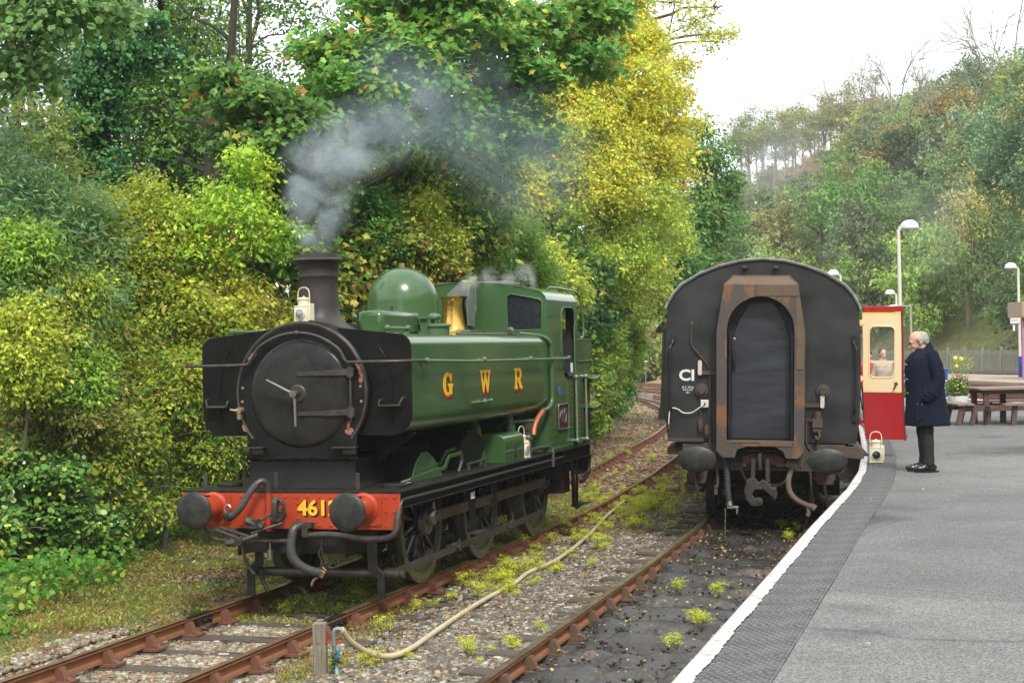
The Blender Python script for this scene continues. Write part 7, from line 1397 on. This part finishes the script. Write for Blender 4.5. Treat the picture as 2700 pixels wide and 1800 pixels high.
for it in range(26000):
    y = rw.uniform(52, 300); d_ = rw.uniform(66, 330); tx = rw.uniform(.055, .345)
    p = CP[:2] + d_ * (FW[:2] + tx * RT[:2]); s = float(sdist(p[0], p[1]))
    if s < 1.6 or s > 62: continue
    sp = .9 + .022 * d_
    z = float(gh(p[0], p[1])); py = 905 - (z + 2 - 2.67) / d_ * 4227; px = 1350 + tx * 4227
    brk_ = (px < 2290 and s > 11)
    if (px < 1800 and (s > 1 and s < 22) and d_ > 130) or (px < 1850 and py > 790): continue
    if brk_: sp *= 1.2
    if any((p[0] - q[0]) ** 2 + (p[1] - q[1]) ** 2 < (sp + q[2]) ** 2 * .30 for q in placed): continue
    placed.append((p[0], p[1], sp)); cand.append((p[0], p[1], z, s, d_, px, py, sp, brk_))
    if len(cand) >= 320: break
cand.sort(key=lambda c: c[4])
for i, (x, y, z, s, d_, px, py, sp, br_) in enumerate(cand):
    k_ = rw.randrange(6) if not br_ else rw.randrange(3); r = HT_[k_]; o = r if not first[k_] else dup(r); first[k_] = True
    col, nm = hcol(px, py, rw); j = rw.uniform(.8, 1.2); o.location = (x, y, z - .2); o.rotation_euler.z = rw.uniform(0, 6.28)
    R_ = sp * rw.uniform(.72, .95) * (.42 if br_ else 1); hh = R_ * rw.uniform(.85, 1.15) * (1.25 if s < 9 else 1); o.scale = (R_, R_, hh)
    if br_ and rw.random() < .55: col = (.40, .30, .13)
    setcol(o, tuple(c * j * rw.uniform(.9, 1.1) for c in col)); hb = next(b for a, b in ((5, 'at the foot of'), (11, 'low on'), (20, 'part way up'), (30, 'high on'), (99, 'at the top of')) if s < a)
    pb = next(b for a, b in ((1900, 'seen past the yellow ash'), (1990, 'beside the dark oak'), (2080, 'over the carriage roof'), (2170, 'over the gangway'), (2250, 'over the right roof edge'), (2330, 'over the open carriage door'), (2400, 'over the tallest lamp post'), (2480, "over the old man"), (2560, 'over the flower tub'), (2640, 'over the picnic table'), (2690, 'over the far lamp post'), (9999, 'by the right edge')) if px < a)
    sz_ = 'small' if R_ < sp * .79 else ('large' if R_ > sp * .88 else 'middling')
    lb = '%s %s tree %s the hill, %s' % (sz_, nm, hb, pb); nseen = labs.get(lb, 0); labs[lb] = nseen + 1
    if nseen: lb = lb.replace(' tree ', (' round', ' spreading', ' ragged', ' leaning', ' bushy')[min(nseen, 5) - 1] + ' tree ')
    o['label'] = lb; o['category'] = 'tree'; o['group'] = 'trees covering the hill on the right'
fb = [False] * 4
for i, px in enumerate([1962, 1975, 1990, 2003, 2018, 2030, 2047, 2060, 2078, 2090, 2105, 2117, 2130, 2146, 2160, 2178, 2192, 2210, 2226, 2245, 2263, 2285, 2305, 2330]):
    px += rw.uniform(-9, 9); tx = (px - 1350) / 4227; D = RT[:2] * tx + FW[:2]; lo_, hi_ = 60, 400; tgt = 29 + rw.uniform(-5, 14)
    d_ = (tgt - float(sdist(CP[0], CP[1]))) / float(D @ TOEN); p = CP[:2] + d_ * D; k_ = i % 4; o = BT[k_] if not fb[k_] else dup(BT[k_]); fb[k_] = True
    o.location = (float(p[0]), float(p[1]), float(gh(p[0], p[1])) - .2); o.rotation_euler.z = rw.uniform(0, 6.28); q = d_ / 215 * rw.uniform(.95, 1.4); o.scale = (q, q, q * rw.uniform(.95, 1.1))
    setcol(o, rw.choice([(.40, .38, .20), (.42, .36, .19), (.32, .36, .16), (.27, .33, .14)])); o['label'] = 'tall thin beech with a bare pale stem, %s of the row along the hill crest' % ('first', 'second', 'third', 'fourth', 'fifth', 'sixth', 'seventh', 'eighth', 'ninth', 'tenth', 'eleventh', 'twelfth', 'thirteenth', 'fourteenth', 'fifteenth', 'sixteenth', 'seventeenth', 'eighteenth', 'nineteenth', 'twentieth', 'twenty-first', 'twenty-second', 'twenty-third', 'last')[i]; o['category'] = 'tree'; o['group'] = 'beeches along the hill crest'
# leafless trees at the upper right
def bare(px, py, d, h, seed, lab):
    q = at(px, py, d); rs = np.random.default_rng(seed); g = G()
    def br(p, dr, L, r, n):
        e = p + dr * L; g.tube([p, p + dr * L * .5 + Vector(rs.normal(size=3)) * L * .06, e], lambda t_: r * (1 - .4 * t_), 4 if n < 3 else 5, caps=False)
        if n == 0: return
        for j in range(3 if n > 1 else 2):
            nd = (dr + Vector(rs.normal(size=3)) * .48 + Vector((0, 0, .1))).normalized(); br(p + dr * L * rs.uniform(.55, 1), nd, L * rs.uniform(.6, .8), r * .58, n - 1)
    zb = float(gh(q[0], q[1])); br(Vector((0, 0, zb - float(q[2]))), Vector((0, 0, 1)), max(h * .3, (float(q[2]) - zb) + h * .1), .10 * d / 110, 5)
    o = g.build('bare_tree', palest, smooth=0); o.location = q; tag(o, lab, 'tree', 'leafless trees at the top of the hill')
bare(2610, 215, 118, 4.6, 1, 'leafless pale tree breaking the skyline at the top right corner'); bare(2675, 165, 116, 5.5, 2, 'tallest leafless tree with forked limbs at the top right corner'); bare(2480, 340, 118, 3.4, 3, 'tangled leafless tree high on the hill, below the skyline'); bare(2400, 340, 124, 3.2, 4, 'leafless tree leaning on the left shoulder of the hill crest'); bare(2560, 330, 112, 6, 5, 'grey leafless tree above the blue green trees'); bare(2350, 300, 135, 2.8, 6, 'fine twigged tree on the skyline left of the hill crest'); bare(2270, 330, 150, 3, 7, 'fine twigged tree on the skyline at the end of the beeches')
# ------------------------------------------------------------------ people
def ell(c, r, n=14, m=10): return ('e', c, r)
def remesh(prims, voxel, name, m, parent, smooth_it=4, disp=0, seed=0):
    g = G()
    for p in prims:
        if p[0] == 'e': g.sph(p[1], 1, 18, 12, p[2])
        elif p[0] == 'c':
            _, a, b, ra, rb = p; g.tube([a, b], lambda t, ra=ra, rb=rb: ra + (rb - ra) * t, 16); g.sph(a, ra, 16, 10); g.sph(b, rb, 16, 10)
        elif p[0] == 'l': g.loft(p[1])
    me = bpy.data.meshes.new(name); me.from_pydata(g.v, [], g.f); bm = bmesh.new(); bm.from_mesh(me); bmesh.ops.remove_doubles(bm, verts=bm.verts, dist=1e-4); bmesh.ops.recalc_face_normals(bm, faces=bm.faces); bm.to_mesh(me); bm.free()
    o = bpy.data.objects.new('tmp', me); COL.objects.link(o); md = o.modifiers.new('r', 'REMESH'); md.mode = 'VOXEL'; md.voxel_size = voxel; md.use_smooth_shade = True
    ms = o.modifiers.new('s', 'SMOOTH'); ms.iterations = smooth_it; ms.factor = .5
    dg = bpy.context.evaluated_depsgraph_get(); me2 = bpy.data.meshes.new_from_object(o.evaluated_get(dg), depsgraph=dg); bpy.data.objects.remove(o); me2.name = name; me2.materials.clear()
    if disp:
        n_ = len(me2.vertices); co = np.empty(n_ * 3, np.float32); me2.vertices.foreach_get('co', co); co = co.reshape(-1, 3); no = np.empty(n_ * 3, np.float32); me2.vertices.foreach_get('normal', no); no = no.reshape(-1, 3)
        f = np.sin(co[:, 2] * 16 + co[:, 1] * 9 + seed) * np.sin(co[:, 1] * 21 + co[:, 2] * 5 + seed * 2) + .6 * np.sin(co[:, 2] * 34 + co[:, 0] * 27); me2.vertices.foreach_set('co', (co + no * (f * disp)[:, None]).ravel())
    return link(name, me2, m, parent, 180)
def hand(p, d, prims, s=1):
    """palm, four fingers of unequal length and a thumb, slightly curled"""
    p = Vector(p); d = Vector(d).normalized(); side = Vector((1, 0, 0)) if abs(d.x) < .8 else Vector((0, 1, 0)); prims.append(('c', tuple(p), tuple(p + d * .06 * s), .028 * s, .034 * s)); cur = d.cross(side).normalized()
    for i, L in enumerate((.070, .080, .074, .058)):
        b_ = p + d * .075 * s + cur * (i - 1.5) * .019 * s; k1 = b_ + d * L * .55 * s; k2 = k1 + (d * .7 + side * .5).normalized() * L * .5 * s; prims += [('c', tuple(b_), tuple(k1), .0095 * s, .0088 * s), ('c', tuple(k1), tuple(k2), .0088 * s, .0075 * s)]
    b_ = p + cur * -.03 * s + d * .02 * s; prims.append(('c', tuple(b_), tuple(b_ + (d * .8 - cur * .7).normalized() * .055 * s), .012 * s, .009 * s))
skin = mat('ruddy_skin', (.58, .30, .21), .5, var=(.64, .36, .26), vscale=14); skin2 = mat('fair_skin', (.66, .42, .32), .5, var=(.62, .36, .27), vscale=14)
greyhair = mat('white_grey_hair', (.42, .39, .35), .8, var=(.26, .25, .24), vscale=40, bump=.6, bscale=80, stretch=(1, 1, .3)); navy = mat('navy_wool_coat', (.006, .0085, .019), .95, var=(.012, .016, .031), vscale=30, bump=.5, bscale=220, spec=.15)
trou = mat('dark_grey_trousers', (.022, .020, .022), .85, var=(.035, .03, .032), vscale=8, bump=.3, bscale=120, spec=.2); shoe = mat('polished_black_shoe', (.010, .010, .011), .22, coat=.4)
MAN = empty('person', (6.37, 5.46, PZ + .006), 'bald grey haired old man in glasses and long navy coat standing on the platform', 'person'); MAN.rotation_euler.z = PI / 2 + CAM['yaw']
hc = Vector((0, .082, 1.655))
pr = [('e', (0, .072, 1.668), (.078, .100, .094)), ('e', (0, .120, 1.62), (.066, .066, .098)), ('e', (0, .155, 1.545), (.040, .035, .040)), ('e', (0, .02, 1.62), (.062, .055, .07)),
      ('c', (0, .176, 1.625), (0, .196, 1.585), .012, .016), ('e', (0, .168, 1.658), (.052, .016, .013)), ('e', (0, .172, 1.553), (.026, .014, .008)), ('e', (0, .168, 1.538), (.026, .014, .009)), ('e', (-.04, .145, 1.59), (.025, .03, .025)), ('e', (.04, .145, 1.59), (.025, .03, .025)),
      ('e', (-.082, .058, 1.615), (.010, .020, .034)), ('e', (.082, .058, 1.615), (.010, .020, .034)),
      ('c', (0, .05, 1.60), (0, .0, 1.42), .062, .072), ('c', (-.13, -.02, 1.40), (.13, -.02, 1.40), .075, .075), ('c', (0, 0, 1.35), (0, .03, 1.05), .14, .15), ('c', (0, .02, 1.1), (0, 0, .88), .15, .14)]
for s in (-1, 1):
    pr += [('c', (s * .185, -.03, 1.41), (s * .245, -.08, 1.13), .058, .046), ('c', (s * .245, -.08, 1.13), (s * .235, .07, .93), .044, .032), ('c', (s * .09, .0, .90), (s * .095, .02, .50), .085, .058), ('c', (s * .095, .02, .50), (s * .10, -.01, .10), .058, .040), ('c', (s * .10, -.01, .06), (s * .10, .09, .045), .03, .028)]
    hand((s * .215, .085, .885), (0, .30, -.95), pr, .9)
def nod(p, a=-.27):
    y, z = p[1] - .02, p[2] - 1.54; return (p[0], .02 + y * math.cos(a) - z * math.sin(a) - .012, 1.54 + y * math.sin(a) + z * math.cos(a))
def nodp(q): return ('e', nod(q[1]), q[2]) if q[0] == 'e' else ('c', nod(q[1]), nod(q[2]), q[3], q[4])
pr = [nodp(q) if i < 11 else q for i, q in enumerate(pr)]
remesh(pr, .009, 'body', skin, MAN, 2)
eyes = mat('eye', (.05, .04, .035), .2)
g = G()
for s in (-1, 1): g.sph(nod((s * .034, .172, 1.636)), .010, 8, 6)
g.build('eyes', eyes, MAN)
h = [('e', (0, .018, 1.640), (.088, .086, .080)), ('e', (0, -.008, 1.60), (.068, .054, .052)), ('e', (-.070, .055, 1.655), (.020, .055, .040)), ('e', (.070, .055, 1.655), (.020, .055, .040)), ('e', (0, .0, 1.685), (.074, .068, .055))]
remesh([nodp(q) for q in h], .008, 'hair', greyhair, MAN, 2, .0015)
g = G(); g.sph(nod((0, .166, 1.563)), .012, 8, 5, (2.2, .7, .55)); g.build('moustache', greyhair, MAN)
gl = mat('dark_spectacle_frame', (.02, .02, .02), .3)
g = G()
for s in (-1, 1):
    c = [(s * .034 + .024 * math.cos(a), .188 - .004 * abs(math.cos(a)), 1.628 + .018 * math.sin(a)) for a in np.linspace(0, 2 * PI, 17)]; g.tube(c, .0022, 5, caps=False); g.tube([(s * .058, .184, 1.634), (s * .080, .12, 1.640), (s * .084, .06, 1.636)], .0026, 5)
g.tube([(-.01, .19, 1.632), (.01, .19, 1.632)], .002, 4); g.v = [nod(p) for p in g.v]; g.build('spectacles', gl, MAN)
def sec(z, fr, bk, hw, n=28, p=.8):
    c = (fr + bk) / 2; r = (fr - bk) / 2; return [(hw * math.copysign(abs(math.cos(a)) ** p, math.cos(a)), c + r * math.copysign(abs(math.sin(a)) ** p, math.sin(a)), z) for a in np.linspace(0, 2 * PI, n, endpoint=False)]
SC = [(.57, .262, -.292, .275), (.60, .262, -.288, .272), (.8, .245, -.252, .258), (1.0, .230, -.222, .25), (1.12, .236, -.205, .25), (1.25, .245, -.180, .25), (1.34, .232, -.158, .245), (1.41, .205, -.135, .225), (1.46, .165, -.115, .18), (1.50, .135, -.095, .13), (1.53, .115, -.08, .10)]
torso = [sec(*a) for a in SC]
sl = []
def sleeve(s):
    P = [(s * .20, -.04, 1.43), (s * .262, -.075, 1.30), (s * .285, -.095, 1.13), (s * .282, -.04, 1.02), (s * .272, .045, .93)]; R_ = [.085, .082, .078, .076, .072]
    return [('c', P[i], P[i + 1], R_[i], R_[i + 1]) for i in range(4)]
coat = [('l', torso)] + sleeve(-1) + sleeve(1)
remesh(coat, .0125, 'coat', navy, MAN, 5, .0028, 2)
g = G(); N_ = 24
co = []
for z, r, fy, f0 in ((1.46, .118, .02, 0), (1.54, .100, .028, 0), (1.60, .088, .03, 0), (1.615, .092, .03, 0), (1.55, .118, .018, 0), (1.50, .132, .01, 0)):
    co.append([(r * math.sin(a) * 1.02, fy + r * -math.cos(a) * 1.0, z - .13 * (1 - math.cos(a)) * .5 * (z > 1.5) - .02 * (1 - math.cos(a)) * .5) for a in np.linspace(-2.7, 2.7, N_)])
V = [p for q in co for p in q]; F = [(i * N_ + j, i * N_ + j + 1, (i + 1) * N_ + j + 1, (i + 1) * N_ + j) for i in range(5) for j in range(N_ - 1)]; g.add(V, F); cl = g.build('collar', navy, MAN, smooth=60)
md = cl.modifiers.new('t', 'SOLIDIFY'); md.thickness = .008
g = G(); g.loft([[(-.02, .215, 1.40), (-.13, .165, 1.45), (-.13, .155, 1.47), (-.02, .20, 1.44)], [(-.0, .262, 1.36), (-.12, .225, 1.36), (-.12, .215, 1.38), (-.0, .25, 1.385)]]); g.build('lapel', navy, MAN, bevel=.006)
g = G()
for s in (-1,): g.tube([(s * .262, .035, .952), (s * .30, .025, .99)], .078, 18); g.build('cuff', navy, MAN, smooth=60)
g = G(); g.box((-.352, .0, .985), (.006, .15, .035), Matrix.Rotation(.55, 3, 'X')); g.build('cuff_strap', navy, MAN, bevel=.003)
g = G(); g.box((-.262, .10, .74), (.012, .20, .19), Matrix.Rotation(-.08, 3, 'Y')); g.build('pocket', navy, MAN, bevel=.008)
tog = mat('horn_toggle', (.30, .24, .16), .4)
for z, x in ((1.33, -.05), (1.15, -.05), (.98, -.05)): g = G(); g.tube([(x - .03, .247 - (1.33 - z) * .03, z), (x + .03, .25 - (1.33 - z) * .03, z)], .008, 8); g.build('toggle', tog, MAN)
tr_ = []
for s in (-1, 1): tr_ += [('c', (s * .085, 0, .80), (s * .09, .02, .48), .098, .080), ('c', (s * .09, .02, .48), (s * .098, .0, .15), .080, .066), ('c', (s * .098, .005, .16), (s * .10, .01, .11), .068, .070)]
remesh(tr_, .011, 'trousers', trou, MAN, 3, .0035, 5)
for s in (-1, 1):
    p = [('e', (s * .10, .13, .045), (.050, .105, .042)), ('e', (s * .10, -.005, .055), (.044, .07, .052)), ('e', (s * .10, .06, .062), (.045, .09, .045)), ('c', (s * .10, .0, .07), (s * .10, .01, .12), .045, .048)]
    so = remesh(p, .009, 'shoe', shoe, MAN, 3); so.location = (0, .02 if s > 0 else -.02, 0)
    g = G(); g.loft([[(s * .10 + .052 * math.cos(a), .055 + .155 * math.sin(a) + so.location.y, z) for a in np.linspace(0, 2 * PI, 20, endpoint=False)] for z in (0, .018)]); g.build('shoe_sole', shoe, MAN)
def standing(label, pos, rz, H, top, leg, hairm, skinm, topname='sweater', shoulder=.20, hair_long=True):
    T = empty('person', (pos[0], pos[1], PZ + .006), label, 'person'); T.rotation_euler.z = rz; k = H / 1.62; v = lambda *a: tuple(q * k for q in a); r_ = lambda *a: tuple(q * k for q in a)
    pr = [('e', v(0, .0, 1.51), r_(.072, .090, .105)), ('e', v(0, .045, 1.455), r_(.052, .045, .065)), ('e', v(0, .088, 1.475), r_(.012, .016, .018)), ('e', v(0, .075, 1.435), r_(.024, .012, .008)), ('e', v(-.073, 0, 1.48), r_(.008, .016, .028)), ('e', v(.073, 0, 1.48), r_(.008, .016, .028)), ('c', v(0, -.01, 1.45), v(0, -.02, 1.30), .050 * k, .056 * k), ('c', v(-.11, -.02, 1.29), v(.11, -.02, 1.29), .06 * k, .06 * k), ('c', v(0, 0, 1.2), v(0, 0, .88), .12 * k, .13 * k)]
    for s in (-1, 1):
        pr += [('c', v(s * .165, -.02, 1.28), v(s * .215, -.03, 1.0), .045 * k, .036 * k), ('c', v(s * .215, -.03, 1.0), v(s * .20, .06, .80), .034 * k, .026 * k), ('c', v(s * .08, 0, .85), v(s * .085, .01, .47), .08 * k, .054 * k), ('c', v(s * .085, .01, .47), v(s * .09, -.01, .08), .054 * k, .036 * k), ('c', v(s * .09, 0, .035), v(s * .10, .13, .03), .034 * k, .03 * k)]
        hand(v(s * .20, .075, .775), (0, .2, -1), pr, k * .9)
    remesh(pr, .010, 'body', skinm, T, 2)
    g = G()
    for s in (-1, 1): g.sph(v(s * .03, .083, 1.505), .009, 8, 6)
    g.build('eyes', eyes, T)
    h = [('e', v(0, -.02, 1.545), r_(.082, .090, .088)), ('e', v(0, -.045, 1.49), r_(.072, .065, .08))] + ([('e', v(0, -.07, 1.60), r_(.045, .045, .04))] if hair_long else [])
    remesh(h, .010, 'hair', hairm, T, 2, .002)
    tor = [sec(z * k, f * k, b_ * k, hw * k) for z, f, b_, hw in ((.76, .13, -.14, .19), (.80, .145, -.15, .20), (1.0, .13, -.135, .185), (1.15, .14, -.14, .195), (1.26, .12, -.13, .19), (1.32, .08, -.095, .11), (1.38, .062, -.078, .072), (1.42, .058, -.074, .068))]
    cp = [('l', tor)]
    for s in (-1, 1): cp += [('c', v(s * .16, -.02, 1.27), v(s * .225, -.03, 1.0), .068 * k, .056 * k), ('c', v(s * .225, -.03, 1.0), v(s * .205, .06, .81), .056 * k, .044 * k)]
    remesh(cp, .013, topname, top, T, 4, .004, 3)
    cp = []
    for s in (-1, 1): cp += [('c', v(s * .075, 0, .86), v(s * .085, .01, .47), .10 * k, .07 * k), ('c', v(s * .085, .01, .47), v(s * .09, 0, .10), .07 * k, .055 * k)]
    remesh(cp, .013, 'trousers', leg, T, 3, .003, 4)
    for s in (-1, 1): remesh([('e', v(s * .095, .07, .045), r_(.045, .12, .045)), ('c', v(s * .09, 0, .05), v(s * .09, 0, .10), .045 * k, .045 * k)], .012, 'shoe', shoe, T, 2)
    return T
brownhair = mat('auburn_brown_hair', (.16, .075, .035), .7, var=(.10, .045, .02), vscale=30); jean = mat('dark_navy_trousers', (.012, .016, .04), .85)
p = at(2327, 919, 31.5); standing('young woman in a beige sweater, seen through the open carriage door window', p, CAM['yaw'] + PI + .15, float(p[2]) - PZ, mat('beige_wool_sweater', (.52, .42, .32), .9, var=(.42, .34, .26), vscale=20, bump=.5, bscale=90), jean, brownhair, skin2)
p = at(2289, 924, 32.3); standing('person in a red coat, partly hidden between the carriage and its open door', p, CAM['yaw'] + PI - .5, float(p[2]) - PZ, mat('red_coat_cloth', (.62, .025, .04), .8, var=(.5, .02, .03), vscale=10), jean, mat('dark_hair', (.03, .02, .015), .6), skin2, 'coat', hair_long=False)

# ------------------------------------------------------------------ smoke and steam
def smokemat(name, dens, col=(.80, .85, .90), nsc=2.2, lo=.41, hi=.62, pw=1.3, ab=None):
    m = bpy.data.materials.new(name); m.use_nodes = True; t = m.node_tree; t.nodes.clear(); o = N(t, 'ShaderNodeOutputMaterial'); v = N(t, 'ShaderNodeVolumePrincipled'); v.inputs['Color'].default_value = (*col, 1); v.inputs['Anisotropy'].default_value = .1
    co = N(t, 'ShaderNodeTexCoord'); ln = N(t, 'ShaderNodeVectorMath', operation='LENGTH'); t.links.new(co.outputs['Object'], ln.inputs[0])
    fa = N(t, 'ShaderNodeMapRange'); fa.interpolation_type = 'SMOOTHSTEP'; fa.inputs[1].default_value = 1.0; fa.inputs[2].default_value = .25; fa.inputs[3].default_value = 0; fa.inputs[4].default_value = 1; t.links.new(ln.outputs['Value'], fa.inputs[0])
    ge = N(t, 'ShaderNodeNewGeometry'); n = N(t, 'ShaderNodeTexNoise'); n.inputs['Scale'].default_value = nsc; n.inputs['Detail'].default_value = 4; n.inputs['Roughness'].default_value = .6; n.inputs['Distortion'].default_value = .6; t.links.new(ge.outputs['Position'], n.inputs['Vector'])
    nr = N(t, 'ShaderNodeMapRange'); nr.inputs[1].default_value = lo; nr.inputs[2].default_value = hi; t.links.new(n.outputs['Fac'], nr.inputs[0])
    mu = N(t, 'ShaderNodeMath', operation='MULTIPLY'); t.links.new(fa.outputs[0], mu.inputs[0]); t.links.new(nr.outputs[0], mu.inputs[1]); m2 = N(t, 'ShaderNodeMath', operation='MULTIPLY'); m2.inputs[1].default_value = dens; t.links.new(mu.outputs[0], m2.inputs[0]); t.links.new(m2.outputs[0], v.inputs['Density']); t.links.new(v.outputs[0], o.inputs['Volume'])
    m.cycles.homogeneous_volume = False if hasattr(m.cycles, 'homogeneous_volume') else None
    return m
def puffs(root, name, lst, mats_):
    g0 = G(); g0.sph((0, 0, 0), 1, 20, 12); base = None
    for (px, py, d, r, k_) in lst:
        p = at(px, py, d)
        g0 = G(); g0.sph((0, 0, 0), 1, 16, 10); o = g0.build(name, mats_[k_], root, smooth=180); o.location = [float(a - b) for a, b in zip(p, root.location)]; o.scale = (r, r * 1.1, r) if k_ else (r, r, r); o['kind'] = 'stuff'
SM = [smokemat('chimney_smoke_dense', 2.7, (.66, .73, .80), nsc=2.6), smokemat('chimney_smoke_middle', .85, (.64, .73, .82), nsc=1.6), smokemat('chimney_smoke_thin', .20, (.62, .76, .88), nsc=.9), smokemat('white_steam', 3.0, (.95, .95, .95), nsc=5, lo=.42, hi=.6)]
RS = empty('smoke_plume', (0, 1.4, 3.8), 'blue grey smoke drifting from the engine chimney up and back over the trees', 'smoke', kind='stuff')
puffs(RS, 'smoke_puff', [(838, 640, 18.2, .30, 0), (825, 580, 18.3, .36, 0), (870, 560, 18.5, .34, 0), (800, 505, 18.4, .36, 0), (880, 480, 18.7, .42, 1), (815, 430, 18.6, .42, 0), (880, 400, 18.9, .50, 0), (945, 390, 19.3, .48, 0), (940, 320, 19.4, .52, 1), (1020, 350, 19.8, .55, 1), (1080, 290, 20.3, .65, 1), (1170, 320, 21, .8, 2), (1130, 220, 20.8, .6, 2), (1290, 340, 22, 1.1, 2), (1240, 220, 22, .9, 2), (1400, 430, 23, 1.3, 2), (1020, 180, 20.5, .6, 2)], SM)
RS2 = empty('steam_wisp', (0, 6, 3.8), 'white wisps of steam above the engine cab roof', 'steam', kind='stuff')
puffs(RS2, 'steam_puff', [(1250, 735, 22, .16, 3), (1290, 728, 22.2, .18, 3), (1340, 735, 22.5, .15, 3), (1385, 722, 22.8, .20, 3), (1395, 745, 22.8, .15, 3), (1225, 750, 22, .12, 3)], SM)
HM = [smokemat('hill_smoke', .045, (.9, .94, 1), nsc=.22, lo=.42, hi=.62)]
RS3 = empty('drifting_smoke', (0, 150, 20), 'pale smoke wisps drifting over the wooded hillside', 'smoke', kind='stuff')
puffs(RS3, 'smoke_puff', [(2010, 470, 150, 5.5, 0), (2090, 430, 150, 5.5, 0), (2040, 560, 140, 5, 0), (2060, 630, 135, 4.5, 0), (2150, 560, 140, 5, 0), (2440, 520, 84, 3.2, 0), (2450, 640, 80, 2.4, 0)], HM)

# ------------------------------------------------------------------ thin autumn haze over the whole place
hm = bpy.data.materials.new('haze'); hm.use_nodes = True; t = hm.node_tree; t.nodes.clear(); o_ = N(t, 'ShaderNodeOutputMaterial'); v = N(t, 'ShaderNodeVolumePrincipled'); v.inputs['Color'].default_value = (.90, .95, 1, 1); v.inputs['Density'].default_value = .0004; t.links.new(v.outputs[0], o_.inputs['Volume'])
g = G(); g.bb(-760, 760, -140, 960, -2.5, 60); h = g.build('haze', hm, smooth=0, kind='stuff')
